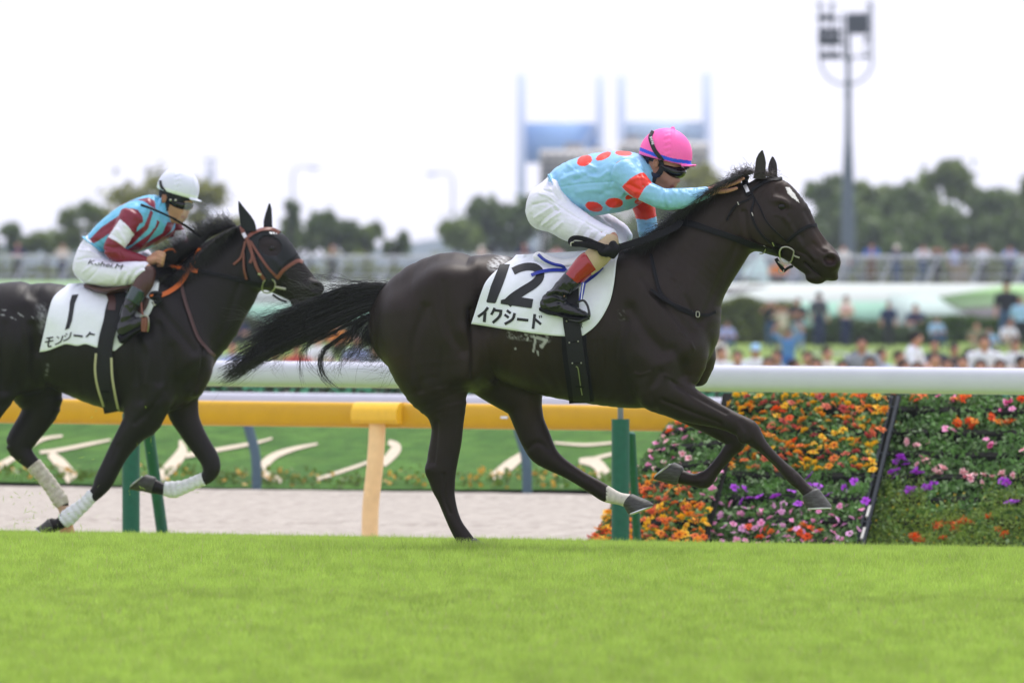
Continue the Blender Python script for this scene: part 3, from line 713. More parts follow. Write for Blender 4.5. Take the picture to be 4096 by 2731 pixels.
# ------------------------------------------------------------------ flower displays between the rails
M_frame = mat('black_steel_frame', (0.022, 0.028, 0.034), 0.8, 0.2, var=0.15); M_tag = mat('weathered_tape', S(190, 190, 182), 0.8, var=0.15)
M_petal = mat('petal', rough=0.6, spec=0.25, attr=True, var=0.04, scale=20, trans=0.25)
fl_mesh = {}
def flower_mesh(kind, pal, k):
    key = (kind, pal, k)
    if key in fl_mesh: return fl_mesh[key]
    g = np.random.default_rng(hash_(kind) + 17 * k); V = []; Fc = []; C = []
    cen, mid, tip = [np.array(S(*c)) for c in pal]
    np_, r = {'zinnia': (8, .024), 'vinca': (5, .024), 'petunia': (6, .032), 'dot': (5, .009), 'marigold': (9, .026)}[kind]
    for ring in range(2 if kind in ('zinnia', 'marigold') else 1):
        for p in range(np_):
            a = 6.283 * (p + .5 * ring) / np_ + g.normal(0, .08); rr = r * (1 - .3 * ring) * g.uniform(.88, 1.1); w = 3.14 / np_ * (1.05 if kind in ('vinca', 'petunia') else .8)
            b = len(V); h = .004 + .006 * ring; cup = g.normal(.0, .15) * rr
            V += [(0, 0, h * .4), (rr * .6 * math.cos(a - w), rr * .6 * math.sin(a - w), h + cup * .4), (rr * math.cos(a - w * .55), rr * math.sin(a - w * .55), h + cup), (rr * math.cos(a + w * .55), rr * math.sin(a + w * .55), h + cup), (rr * .6 * math.cos(a + w), rr * .6 * math.sin(a + w), h + cup * .4)]
            Fc += [(b, b + 1, b + 2, b + 3, b + 4)]; C += [cen * .25 + mid * .75, mid, tip, tip, mid]
    b = len(V); cr = r * .22
    V += [(cr * math.cos(6.283 * i / 6), cr * math.sin(6.283 * i / 6), .008) for i in range(6)] + [(0, 0, .014)]; Fc += [(b + i, b + (i + 1) % 6, b + 6) for i in range(6)]; C += [cen] * 7
    me = bpy.data.meshes.new('flower'); me.from_pydata(V, [], Fc); vcol(me, np.array(C)); me.materials.append(M_petal); fl_mesh[key] = me; return me
def hash_(s): return sum(ord(c) * (i + 3) for i, c in enumerate(s))
ORY = ((120, 40, 14), (240, 140, 30), (250, 178, 40)); YEL = ((170, 66, 16), (248, 190, 24), (252, 206, 40)); ORA = ((140, 40, 20), (236, 112, 40), (244, 140, 64)); SAL = ((140, 34, 30), (226, 112, 84), (236, 140, 104)); RUS = ((110, 30, 30), (190, 74, 74), (206, 96, 90)); RED_ = ((150, 50, 10), (240, 84, 24), (248, 104, 36))
PNK = ((214, 90, 140), (244, 150, 200), (250, 176, 216)); PKW = ((206, 60, 96), (248, 176, 186), (252, 214, 214)); MAG = ((150, 20, 80), (222, 80, 146), (236, 120, 170)); PUR = ((120, 20, 150), (176, 60, 214), (190, 84, 226)); LIL = ((200, 110, 180), (238, 170, 220), (244, 190, 232)); DYE = ((200, 140, 10), (246, 206, 30), (250, 214, 50))
def display(name_label, quad, Yb, Yt, nleaf, zones, seed, finefoliage=None, nfine=0, tiers=7, sides=(0.0, 1.0), back=(-.05, -.05, .03)):
    """quad: pixels bottom-left, top-left, top-right, bottom-right; a leaning frame planted in tiers"""
    g = np.random.default_rng(seed); bl, tl, tr, br = quad
    root = thing('flower_display', name_label, 'flower display', tuple(at((bl[0] + br[0]) / 2, bl[1], Yb) * np.array([1, 1, 1])))
    root.location = (0, 0, 0)
    fb, ft = Yb, Yt
    def P(u, v, off=0.0):
        x = (bl[0] * (1 - v) + tl[0] * v) * (1 - u) + (br[0] * (1 - v) + tr[0] * v) * u; y = (bl[1] * (1 - v) + tl[1] * v) * (1 - u) + (br[1] * (1 - v) + tr[1] * v) * u
        return at(x, y, fb + (ft - fb) * v - off - (u - .5) * .5)
    # frame: side bars, rungs, dark planting boxes
    for u in sides:
        for du in (-.012, .03):
            B = MB(); B.tube([P(u + du, -.02), P(u + du, .97), P(u + du, .985, -.06)], .014, 8); B.build('frame_bar', M_frame, root)
        for v in np.linspace(.04, .92, 7): B = MB(); B.tube([P(u - .03, v), P(u + .05, v)], .011, 6); B.build('rung', M_frame, root)
        for v in ((.08, .22) if u > .5 else ()):
            a, b = P(u + .015, v, .02), P(u + .018, v + .07, .02); B = MB(); B.tube([a, b], .013, 4); B.build('tape', M_tag, root)
    B = MB()
    for k in range(tiers):
        v = (k + .15) / tiers; p, q = P(max(.03, back[2]), v, -.03), P(.97, v, -.03); d = q - p; B.tube([p, q], .06, 6)
    B.build('planting_tray', mat('dark_soil_tray', (0.012, 0.013, 0.010), 0.95, 0.1), root)
    a, b_, c, d = P(back[0], 0, -.12), P(back[1], 1, -.12), P(1.05, 1, -.12), P(1.05, 0, -.12); B = MB(); B.add([a, b_, c, d], [(0, 3, 2, 1)]); B.add([p + np.array([0, .03, 0]) for p in (a, b_, c, d)], [(0, 1, 2, 3)]); B.build('backing', mat('dark_soil_tray', (0.012, 0.013, 0.010), 0.95, 0.1), root, bevel=-1)
    # foliage
    u = g.uniform(.02, .98, nleaf); v = g.uniform(-.01, 1.0, nleaf); lump = np.sin(u * 17 + 3 * np.sin(v * 9)) * np.sin(v * 23 + u * 5); off = g.normal(.02, .035, nleaf) + .03 * lump
    if zones.get('mask'):
        keep = zones['mask'](u, v); u, v, off, lump = u[keep], v[keep], off[keep], lump[keep]
    pts = np.array([P(a_, b_, o_) for a_, b_, o_ in zip(u, v, off)]); col = np.array(S(84, 124, 58)) * (1 + .25 * lump[:, None]); col[g.random(len(pts)) < .15] = S(136, 164, 112)
    parts = [leaves(pts, np.tile((0, -.8, .5), (len(pts), 1)), .025, g, col, .3, .5)]
    if nfine:
        u = g.uniform(.0, 1.0, nfine); v = finefoliage(g, nfine) * (.78 + .22 * np.sin(u * 9 + .4) + .12 * np.sin(u * 31))
        pts = np.array([P(a_, b_, o_) for a_, b_, o_ in zip(u, v, g.normal(.1, .05, nfine))]); parts.append(leaves(pts, np.tile((0, -.3, .9), (nfine, 1)), .018, g, S(132, 160, 62), .35, .16, 1.2))
    o = leaf_obj('foliage', parts, M_leaf, root); o['kind'] = 'stuff'
    # flowers, one by one
    n_f = 0; placed = []
    for kind, pals, cnt, uv, spread in zones['flowers']:
        for i in range(cnt):
            if n_f >= 298: break
            if len(uv) == 4 and not isinstance(uv[0], tuple):
                best = -1
                for q_ in range(7):
                    ca, cb = g.uniform(uv[0], uv[1]), g.uniform(uv[2], uv[3]); dd = min([(ca - e[0]) ** 2 + .8 * (cb - e[1]) ** 2 for e in placed] or [1]) + g.uniform(0, .0006)
                    if dd > best: best, a_, b_ = dd, ca, cb
            else: cx, cy = uv[g.integers(len(uv))] if isinstance(uv[0], tuple) else uv; a_, b_ = cx + g.normal(0, spread), cy + g.normal(0, spread * .6)
            if not (-.02 < a_ < 1.02 and -.02 < b_ < 1.03): continue
            if zones.get('mask') and not zones['mask'](np.array([a_]), np.array([b_]))[0]: continue
            me = flower_mesh(kind, pals[g.integers(len(pals))], int(g.integers(3)))
            f = bpy.data.objects.new('flower', me); put(f, root); n_f += 1; placed.append((a_, b_))
            f.location = P(a_, b_, .085 + g.normal(0, .015)); f.rotation_euler = (math.radians(g.normal(38, 22)), math.radians(g.normal(0, 22)), g.uniform(0, 6.28)); s_ = g.uniform(1.25, 1.75) if kind in ('zinnia', 'marigold') else g.uniform(1.05, 1.4); f.scale = (s_, s_, s_)
    return root
HOT = [ORY, YEL, ORA, SAL, ORY, YEL, RUS]
display('flower display of orange zinnias and pink vinca at its stepped left end', [(2335, 2195), (2640, 1700), (2960, 1640), (2800, 2195)], 80.6, 82.0, 7500, dict(
    mask=lambda u, v: u > np.clip((v - .55) * .25, 0, 1), flowers=[
    ('zinnia', HOT, 130, (.0, 1.0, -.01, .34), 0), ('zinnia', [RED_, ORA], 14, (.0, .3, .0, .3), 0), ('zinnia', [ORA, ORY, SAL], 40, (.05, .75, .36, .56), 0), ('vinca', [PNK, PKW], 34, (.02, .6, .52, .98), 0), ('zinnia', [RED_], 12, (.0, .5, .88, 1.02), 0), ('vinca', [PNK], 10, (.6, 1.0, .3, .6), 0)]), 21, sides=(), back=(.05, .24, .18))
display('flower display packed with orange zinnias above purple and pink blooms', [(2790, 2200), (2925, 1572), (3575, 1580), (3425, 2205)], 80.4, 81.9, 13000, dict(flowers=[
    ('zinnia', HOT, 168, (.0, .99, .52, 1.01), 0), ('zinnia', [RED_], 7, (.1, .9, .7, 1.0), 0), ('petunia', [PUR], 16, (.1, 1.0, .30, .52), 0), ('vinca', [PNK, LIL], 88, (.02, .98, -.01, .30), 0), ('zinnia', [ORA, RED_], 10, (.25, .75, .08, .18), 0)]), 22, sides=(1.0,))
def ff(g, n): return np.where(g.random(n) < .7, g.uniform(-.01, .33, n), .33 + np.abs(g.normal(0, .09, n)))
display('flower display with pale pink dianthus and feathery foliage at right edge', [(3440, 2205), (3590, 1580), (4280, 1592), (4150, 2215)], 80.4, 81.9, 11000, dict(flowers=[
    ('vinca', [PKW], 42, [(.25, .57), (.33, .55), (.5, .5), (.62, .48), (.75, .5), (.8, .66), (.86, .62), (.14, .68), (.22, .66), (1.0, .6)], .03), ('vinca', [MAG, PNK], 22, [(.55, .7), (.62, .7), (.3, .78), (.3, .98), (.65, .95), (.98, .94)], .03), ('petunia', [PUR], 26, [(.12, .58), (.1, .5), (.22, .5), (.3, .42), (.2, .38), (.75, .46), (.92, .48), (.95, .4), (.8, .34)], .02),
    ('zinnia', [RED_, ORY, ORA], 24, [(.4, .84), (.45, .82), (.6, .86), (.68, .84), (.1, .99), (.35, 1.0), (.75, .98)], .03), ('marigold', [RED_], 26, [(.45, .17), (.55, .18), (.65, .15), (.75, .12), (.5, .12), (.3, .07), (.6, .2)], .035), ('dot', [DYE], 60, (.0, 1.0, .0, .38), 0)]), 23, ff, 9000, sides=(1.0,))
# ================================================================== infield lawn, crowd, terrace, trees, tower, buildings
M_lawn = mat('infield_lawn', S(110, 134, 54), 0.9, 0.2, var=0.2, scale=.5)
def lawn_z(Y): return np.interp(Y, [150, 250, 356, 400], [-.5, -.25, .12, .28])
V = []; Fc = []; ys = list(range(146, 401, 12)); xs = np.linspace(-60, 60, 13)
for yv in ys:
    for xv in xs: V.append((xv, yv, float(lawn_z(yv))))
for i in range(len(ys) - 1):
    for j in range(12): a = i * 13 + j; Fc.append((a, a + 1, a + 14, a + 13))
B = MB(); B.add(V, Fc); tag(B.build('infield_lawn', M_lawn, None, bevel=-1), kind='structure')

# ---- people: a few poses, each with body, shirt, trousers, shoes and hair or hat; every one dressed in their own colours
M_person = mat('far_skin', S(190, 138, 116), 0.55, 0.35, var=0.08, objvar=.18)
def pmat(name, rgb): return mat('cloth_' + name, S(*rgb), 0.8, 0.25, var=0.12, scale=9, bump=0.004, bscale=20)
def cap_mesh(build, lo=(-.5, -.6, -.05), hi=(.5, .6, 1.95), h=.02):
    s = SDF(lo, hi, h); build(s); V, Fc = s.mesh(1); return mesh_np('part', V, Fc)
POSE = {}
def pose(name, head, lean, armL, armR, legs, torso, hat=None, sit=False):
    hx, hy, hz = head
    def arms(s, a0, a1, g=0.0):
        for A in (armL, armR):
            P = np.array(A[a0:a1], float); s.loft(P, [.05 + g - .006 * i for i in range(len(P))], [.05 + g - .006 * i for i in range(len(P))], .03, sub=2)
    def body(s):
        s.ball((hx, hy, hz), (.075, .095, .115), .02); s.ball((hx, hy - .09, hz - .02), (.015, .025, .02), .01); s.ball((hx + .077, hy, hz), (.012, .02, .03), .01); s.ball((hx - .077, hy, hz), (.012, .02, .03), .01)
        s.loft([(hx, hy + .01, hz - .08), (hx * .6, hy + .04, hz - .22)], .055, .055, .03); arms(s, 1, 4, -.008)
        for A in (armL, armR): s.ball(A[3], (.045, .05, .06), .02)
        s.loft(np.array(torso, float), [.08] * len(torso), [.08] * len(torso), .03)
    def shirt(s):
        s.loft(np.array(torso, float), [.165, .16, .18, .15][:len(torso)], [.115, .11, .12, .09][:len(torso)], .06); arms(s, 0, 2, .016)
    def trousers(s):
        s.ball(torso[0], (.165, .12, .12), .05)
        for Lg in legs: s.loft(np.array(Lg[:3], float), [.085, .072, .055], [.09, .075, .058], .05)
    def shoes(s):
        for Lg in legs: f = np.array(Lg[2], float); d = np.array(Lg[3], float); s.loft([f, (f + d) / 2, d], .045, .045, .03)
    def hair(s): s.ball((hx, hy + .025, hz + .035), (.09, .105, .105), .02); s.ball((hx, hy - .10, hz - .06), (.07, .06, .085), .02, 's')
    def hatf(s): s.ball((hx, hy + .01, hz + .06), (.095, .115, .08), .02); s.loft([(hx, hy - .1, hz + .035), (hx, hy - .18, hz + .02)], [.07, .06], [.012, .01], .02)
    def sunhat(s): s.ball((hx, hy, hz + .05), (.1, .11, .09), .02); s.ball((hx, hy, hz + .02), (.17, .18, .016), .03)
    POSE[name] = dict(body=cap_mesh(body), shirt=cap_mesh(shirt), trousers=cap_mesh(trousers), shoes=cap_mesh(shoes), hair=cap_mesh(hair), cap=cap_mesh(hatf), sun_hat=cap_mesh(sunhat))
SL = [[(.09, 0, .88), (.1, 0, .48), (.1, .03, .09), (.11, -.12, .05)], [(-.09, 0, .88), (-.1, 0, .48), (-.1, .03, .09), (-.11, -.12, .05)]]
TR = [(0, 0, .92), (0, 0, 1.08), (0, .01, 1.28), (0, .01, 1.39)]
pose('stand', (0, -.02, 1.57), 0, [(.19, .01, 1.37), (.25, .03, 1.1), (.25, -.04, .95), (.24, -.07, .84)], [(-.19, .01, 1.37), (-.25, .03, 1.1), (-.25, -.04, .95), (-.24, -.07, .84)], SL, TR)
pose('crossed', (0, -.03, 1.56), 0, [(.19, .01, 1.37), (.25, -.02, 1.12), (.08, -.16, 1.13), (-.06, -.18, 1.16)], [(-.19, .01, 1.37), (-.25, -.02, 1.12), (-.08, -.17, 1.17), (.06, -.19, 1.2)], SL, TR)
pose('photo', (0, -.03, 1.57), 0, [(.19, .01, 1.37), (.33, -.1, 1.28), (.2, -.2, 1.5), (.1, -.2, 1.58)], [(-.19, .01, 1.37), (-.33, -.1, 1.28), (-.2, -.2, 1.5), (-.1, -.2, 1.58)], SL, TR)
pose('armsup', (0, -.02, 1.57), 0, [(.19, .01, 1.4), (.38, -.02, 1.56), (.34, -.03, 1.78), (.24, -.03, 1.86)], [(-.19, .01, 1.4), (-.38, -.02, 1.56), (-.34, -.03, 1.78), (-.24, -.03, 1.86)], SL, TR)
LT = [(0, .12, .92), (0, .08, 1.06), (0, -.06, 1.22), (0, -.13, 1.3)]
pose('lean', (0, -.27, 1.44), 0, [(.19, -.1, 1.28), (.26, -.2, 1.06), (.14, -.38, 1.06), (.04, -.42, 1.06)], [(-.19, -.1, 1.28), (-.26, -.2, 1.06), (-.14, -.38, 1.06), (-.04, -.42, 1.08)], [[(.09, .12, .88), (.1, .1, .48), (.1, .12, .09), (.11, -.02, .05)], [(-.09, .12, .88), (-.1, .1, .48), (-.1, .12, .09), (-.11, -.02, .05)]], LT)
ST_ = [(0, .06, .14), (0, .05, .3), (0, .0, .5), (0, -.02, .61)]; SLg = [[(.09, .0, .14), (.25, -.3, .28), (.08, -.36, .09), (-.02, -.42, .06)], [(-.09, .0, .14), (-.25, -.3, .28), (-.08, -.38, .09), (.04, -.44, .06)]]
pose('sit', (0, -.05, .80), 0, [(.19, -.02, .58), (.26, -.1, .36), (.16, -.3, .32), (.08, -.36, .34)], [(-.19, -.02, .58), (-.26, -.1, .36), (-.16, -.3, .32), (-.08, -.36, .34)], SLg, ST_, sit=True)
pose('chair', (0, -.06, 1.1), 0, [(.19, -.02, .9), (.27, -.08, .66), (.18, -.3, .62), (.1, -.36, .66)], [(-.19, -.02, .9), (-.27, -.08, .66), (-.18, -.3, .62), (-.1, -.36, .66)], [[(.09, .02, .46), (.11, -.36, .5), (.11, -.34, .09), (.11, -.46, .05)], [(-.09, .02, .46), (-.11, -.36, .5), (-.11, -.34, .09), (-.11, -.46, .05)]], [(0, .06, .46), (0, .06, .62), (0, .02, .82), (0, .0, .93)])
TOPH = dict(stand=1.7, crossed=1.69, photo=1.7, armsup=1.7, lean=1.58, sit=.93, chair=1.23)
CL = dict(black=(32, 34, 42), navy=(40, 50, 84), darkgrey=(72, 74, 84), grey=(150, 156, 166), beige=(206, 198, 182), white=(232, 234, 244), pink=(226, 198, 192), blue=(84, 132, 190), lightblue=(160, 200, 232), royal=(58, 108, 190), lavender=(170, 180, 226), olive=(136, 136, 108), brown=(120, 88, 66), orange=(236, 140, 30), red=(196, 84, 76), mint=(200, 228, 224), jeans=(62, 88, 124), lightjeans=(150, 166, 190), khaki=(166, 152, 128), charcoal=(50, 52, 56), darkbrown=(60, 46, 42), hairblack=(28, 24, 24), hairbrown=(58, 44, 38), cream=(222, 216, 206), rose=(236, 190, 200))
def spectator(label, pos, x, y, Y, shirt, trous, head='hair', hcol='hairblack', turn=0.0, zf=None, group='spectators on the infield', scale=1.0):
    """x, y: photograph pixel of the top of the head"""
    if zf is None and pos in ('sit', 'chair') and y > 1320:
        Y = min(np.arange(175, 300, 2.0), key=lambda q: abs(at(x, y, q)[2] - lawn_z(q) - TOPH[pos] * 1.04))
    p = at(x, y, Y); z = (lawn_z(Y) if zf is None else zf); sc = (p[2] - z) / TOPH[pos]
    sc = float(np.clip(sc, .82, 1.2)); zz = p[2] - TOPH[pos] * sc
    r = thing('person', label, 'spectator', (p[0], p[1], zz), turn, group); r.scale = (sc * 1.1, sc * 1.05, sc)
    for nm, me, m in (('body', 'body', M_person), ('shirt', 'shirt', pmat(shirt, CL[shirt])), ('trousers', 'trousers', pmat(trous, CL[trous])), ('shoes', 'shoes', pmat('black', CL['black'])), (head, head, pmat(hcol, CL[hcol]))):
        me = POSE[pos][me]
        if not me.materials: me.materials.append(m)
        o = bpy.data.objects.new(nm, me); put(o, r); o.material_slots[0].link = 'OBJECT'; o.material_slots[0].material = m
    return r
P_ = spectator
# the lawn, left to right
P_('seated spectator in navy shirt seen just right of the hooded horse\'s chest', 'chair', 955, 1262, 330, 'navy', 'charcoal')
P_('seated spectator in dark shirt low behind the white rail by the horse\'s chest', 'sit', 930, 1365, 300, 'lavender', 'jeans')
P_('seated spectator in red top behind the flowing black tail', 'sit', 1185, 1365, 300, 'red', 'khaki')
P_('seated spectator in white shirt behind the flowing black tail', 'sit', 1268, 1335, 305, 'white', 'khaki', turn=.5)
P_('spectator in bright orange top behind the black tail', 'chair', 1352, 1296, 310, 'orange', 'charcoal')
P_('seated spectator in pale blue shirt behind the tail, next to the orange top', 'sit', 1432, 1340, 305, 'lavender', 'jeans', turn=-.4)
P_('seated spectator in grey shirt near the galloping horse\'s rump', 'sit', 1500, 1372, 300, 'grey', 'charcoal')
P_('seated spectator in olive shirt low behind the black tail', 'sit', 1100, 1382, 300, 'olive', 'jeans')
P_('seated spectator half hidden by the dark horse\'s chest, cream shirt', 'sit', 2857, 1322, 318, 'cream', 'khaki')
P_('seated spectator in blue shirt right of the dark horse\'s chest', 'chair', 2906, 1284, 345, 'lavender', 'jeans', turn=.3)
P_('seated spectator in white top low beside the dark horse\'s chest', 'sit', 2880, 1384, 300, 'white', 'khaki', turn=.4)
P_('seated spectator in white shirt with light blue cap on the lawn', 'sit', 3022, 1376, 305, 'white', 'khaki', 'cap', 'lightblue')
P_('seated spectator with only brown hair showing beside the blue shirt', 'sit', 3072, 1425, 290, 'brown', 'khaki', hcol='hairbrown')
P_('standing spectator in black top left of the beige shirt', 'photo', 3084, 1205, 342, 'black', 'jeans')
P_('standing spectator in beige tee shirt with hands at face', 'photo', 3132, 1222, 338, 'beige', 'khaki', hcol='hairbrown')
P_('spectator in bright blue shirt with both arms raised', 'armsup', 3153, 1318, 262, 'blue', 'royal')
P_('standing woman in dark top and pale jeans beside the beige shirt', 'crossed', 3192, 1192, 330, 'charcoal', 'lightjeans', hcol='hairbrown', turn=-.3)
P_('tall spectator in dark grey shirt and navy trousers standing alone', 'stand', 3276, 1168, 350, 'darkgrey', 'navy', turn=2.6)
P_('standing spectator in pale pink top carrying a bag', 'crossed', 3384, 1182, 352, 'pink', 'navy', hcol='hairbrown', turn=.7)
P_('seated spectator in cream top with reddish hair near the picnic sheets', 'sit', 3304, 1386, 300, 'cream', 'navy', hcol='hairbrown', turn=.5)
P_('seated spectator in plain grey tee shirt facing the track', 'chair', 3447, 1346, 310, 'grey', 'khaki')
P_('standing spectator in black polo shirt and dark trousers', 'stand', 3555, 1206, 348, 'navy', 'charcoal')
P_('seated spectator in dark shirt with blue chest print', 'chair', 3663, 1216, 366, 'navy', 'grey')
P_('seated spectator in sky blue shirt leaning to the left', 'chair', 3744, 1266, 345, 'lightblue', 'jeans', turn=.5)
P_('spectator in white top turned left with stretched arm', 'chair', 3652, 1326, 315, 'white', 'beige', turn=1.2)
P_('seated spectator in navy top with hand on face', 'sit', 3738, 1356, 318, 'navy', 'navy')
P_('seated spectator in cream top right behind the white rail', 'sit', 3741, 1408, 292, 'cream', 'khaki', hcol='hairbrown')
P_('seated spectator in dark top with pale blue bag', 'sit', 3814, 1372, 308, 'darkgrey', 'lightblue', turn=.4)
P_('seated spectator in olive shirt on the lawn at right', 'chair', 3907, 1288, 335, 'olive', 'khaki', hcol='hairbrown')
P_('seated spectator in pale blue top behind the olive shirt', 'chair', 3957, 1310, 345, 'lightblue', 'jeans')
P_('seated spectator in bright white shirt facing the track at right', 'chair', 3937, 1338, 300, 'white', 'khaki')
P_('spectator with black hair showing low at the rail, right', 'sit', 3922, 1436, 285, 'red', 'khaki')
P_('tall spectator in black shirt and blue jeans at right edge', 'stand', 4026, 1126, 345, 'black', 'jeans')
P_('standing spectator in light blue shirt and black trousers at right edge', 'stand', 4083, 1186, 330, 'lightblue', 'black', hcol='hairbrown')
P_('seated spectator in white vest at right edge', 'chair', 4033, 1280, 318, 'white', 'khaki', turn=.4)
P_('seated spectator in white top with blue bag at right edge', 'sit', 4063, 1355, 300, 'white', 'jeans')
P_('spectator with brown hair low behind the rail near right', 'sit', 3668, 1446, 285, 'beige', 'khaki', hcol='hairbrown')
P_('seated spectator in brown top between the white shirts', 'sit', 3850, 1420, 288, 'brown', 'khaki')
P_('seated spectator in pale rose top low behind the rail', 'sit', 3480, 1424, 288, 'rose', 'khaki')
P_('seated spectator in pale jeans jacket low behind the rail', 'sit', 3370, 1440, 288, 'lightjeans', 'khaki')
for (x, y, c_, tr_, lb) in [(2950, 1400, 'lightblue', 'jeans', 'seated spectator in pale blue shirt between two white tops near the chest'), (3110, 1398, 'grey', 'khaki', 'seated spectator in grey top below the beige shirted man'), (3230, 1402, 'white', 'jeans', 'seated spectator in white top below the tall grey shirt'), (3265, 1430, 'navy', 'khaki', 'seated spectator in navy top low at the rail under the tall grey shirt'), (3420, 1400, 'brown', 'jeans', 'seated spectator in brown top under the pale pink top'), (3520, 1392, 'lavender', 'khaki', 'seated spectator in lavender top under the black polo'), (3590, 1400, 'cream', 'jeans', 'seated spectator in cream top right of the yellow sheet'), (3610, 1436, 'navy', 'khaki', 'seated spectator in navy top low at the rail by the white shirt'), (3790, 1430, 'mint', 'khaki', 'seated spectator in mint top low at the rail'), (3870, 1392, 'blue', 'jeans', 'seated spectator in blue top left of the bright white shirt'), (3985, 1396, 'cream', 'khaki', 'seated spectator in cream top right of the bright white shirt'), (4000, 1436, 'charcoal', 'khaki', 'seated spectator in charcoal top low at the rail at right'), (3170, 1436, 'cream', 'khaki', 'seated spectator in cream top under the raised arms'), (4080, 1420, 'lightblue', 'jeans', 'seated spectator in pale blue top in the lower right of the lawn')]:
    P_(lb, 'sit', x, y, 250, c_, tr_, hcol=('hairbrown' if int(x) % 3 else 'hairblack'), turn=((x % 7) - 3) * .25)
g = np.random.default_rng(8)
for i, (cname, x, y, Y, w, lb) in enumerate([((236, 232, 240), 3360, 1425, 322, 1.6, 'white picnic sheet spread on the lawn'), ((226, 222, 150), 3540, 1420, 322, 1.3, 'pale yellow picnic sheet on the lawn'), ((196, 170, 226), 3490, 1402, 330, .8, 'lilac picnic sheet on the lawn'), ((60, 84, 140), 3320, 1412, 330, 1.0, 'navy picnic sheet on the lawn')]):
    B = MB(); p = at(x, y, Y); B.box((p[0], Y, float(lawn_z(Y)) + .012), (w, 2.2, .012)); tag(B.build('picnic_sheet', pmat('sheet%d' % i, cname), None, bevel=-1), lb, 'picnic sheet', 'picnic sheets on the lawn')

# ---- clipped hedges behind the lawn
def hedge(label, x0, x1, ytop, Y, n, col, seed, wav=.12, grp=None):
    g = np.random.default_rng(seed); r = thing('hedge', label, 'hedge', (0, 0, 0), 0, grp); a, b_ = at(x0, ytop, Y), at(x1, ytop, Y); zb = float(lawn_z(Y)) - .05
    X = g.uniform(a[0], b_[0], n); top = a[2] + wav * (np.sin(X * 1.9) + .6 * np.sin(X * 4.3 + 1)); Z = zb + (top - zb) * g.random(n) ** .7; Yv = Y + g.uniform(-.5, .5, n) * (1 - .3 * (Z - zb) / (top - zb))
    o = leaf_obj('foliage', [leaves(np.stack([X, Yv, Z], 1), np.tile((0, -.6, .7), (n, 1)), .11, g, np.array(S(*col)), .35)], M_leaf, r); o['kind'] = 'stuff'
    for k in range(int((b_[0] - a[0]) / 1.6)):
        B = MB(); B.tube([(a[0] + .8 + k * 1.6, Y, zb - .1), (a[0] + .8 + k * 1.6, Y + .1, zb + .5), (a[0] + .9 + k * 1.6, Y + .05, top.mean() - .25)], [.05, .04, .02], 6); B.build('stem', mat('bark', (.05, .04, .03), .9), r)
    return r
hedge('tall olive hedge right of the dark horse\'s chest', 2780, 3190, 1205, 368, 5200, (104, 118, 44), 31, .1)
hedge('low dark hedge behind the standing spectators', 3100, 3760, 1290, 362, 5200, (70, 92, 44), 32, .15)
hedge('neatly clipped green hedge below the green striped wall', 3700, 4300, 1268, 372, 5200, (74, 104, 30), 33, .04)
hedge('dark hedge strip seen behind the black tail', 700, 1560, 1275, 366, 6500, (92, 104, 76), 34, .1)
hedge('hedge hidden mostly by the two horses', 1500, 2800, 1255, 366, 6500, (84, 104, 50), 35, .1)
hedge('hedge at the far left behind the hooded horse', -500, 720, 1255, 366, 6500, (84, 104, 50), 36, .1)

hedge('long dark shrub row behind the terrace railing', -600, 4700, 1046, 425, 16000, (112, 124, 56), 37, .25)
# ---- the terrace wall, painted in pale greens, with its rail and onlookers
tw = thing('terrace_wall', 'long sloping terrace wall painted white and pale green', 'terrace')
M_w1 = mat('wall_white', (.60, .65, .61), .8, .2, var=.04, scale=.6); M_mint = mat('wall_mint', S(150, 192, 170), .8, .2, var=.05, scale=.6); M_mint2 = mat('wall_pale_mint', S(186, 204, 196), .8, .2, var=.05, scale=.6); M_lg = mat('wall_light_green', S(156, 194, 134), .8, .2, var=.06, scale=.6); M_lg2 = mat('wall_pale_green', S(176, 208, 158), .8, .2, var=.06, scale=.6); M_gr = mat('wall_grey', S(150, 146, 144), .85, .2, var=.08, scale=.8)
YT = 387.0
def wallq(poly, m, name, dY, th=.06):
    """panel of the leaning wall: lower edge stands further forward"""
    P = [at(q[0], q[1], YT - (q[1] - 1130) / 150 * 4.0 - dY) for q in poly]; n = len(P); B = MB(); Q = [p + np.array([0, th, 0]) for p in P]
    B.add(P + Q, [tuple(range(n))[::-1], tuple(range(n, 2 * n))] + [(i, (i + 1) % n, (i + 1) % n + n, i + n) for i in range(n)]); return B.build(name, m, tw, bevel=-1)
wallq([(-700, 1128), (4800, 1136), (4800, 1300), (-700, 1300)], M_w1, 'wall', 0, .6)
wallq([(-650, 1126), (390, 1126), (400, 1150), (-650, 1150)], M_lg2, 'panel', .08); wallq([(950, 1218), (1620, 1212), (1620, 1300), (950, 1300)], M_mint, 'panel', .08); wallq([(960, 1150), (1560, 1140), (1560, 1200), (960, 1206)], M_w1, 'panel', .08)
wallq([(2760, 1212), (3560, 1204), (3580, 1300), (2760, 1300)], M_mint, 'panel', .08); wallq([(3560, 1180), (3740, 1180), (3900, 1300), (3560, 1300)], M_mint2, 'panel', .16)
wallq([(3750, 1188), (4010, 1142), (4400, 1136), (4400, 1184), (3800, 1212)], M_lg, 'panel', .10); wallq([(3780, 1204), (4400, 1176), (4400, 1200), (3840, 1234)], M_lg2, 'panel', .16); wallq([(3850, 1236), (4400, 1204), (4400, 1300), (3920, 1300)], M_gr, 'panel', .12)
wallq([(-650, 1150), (420, 1152), (430, 1300), (-650, 1300)], M_mint, 'panel', .05); wallq([(2900, 1150), (3080, 1142), (2900, 1180)], M_gr, 'panel', .1)
ZT = at(2048, 1132, YT)[2]
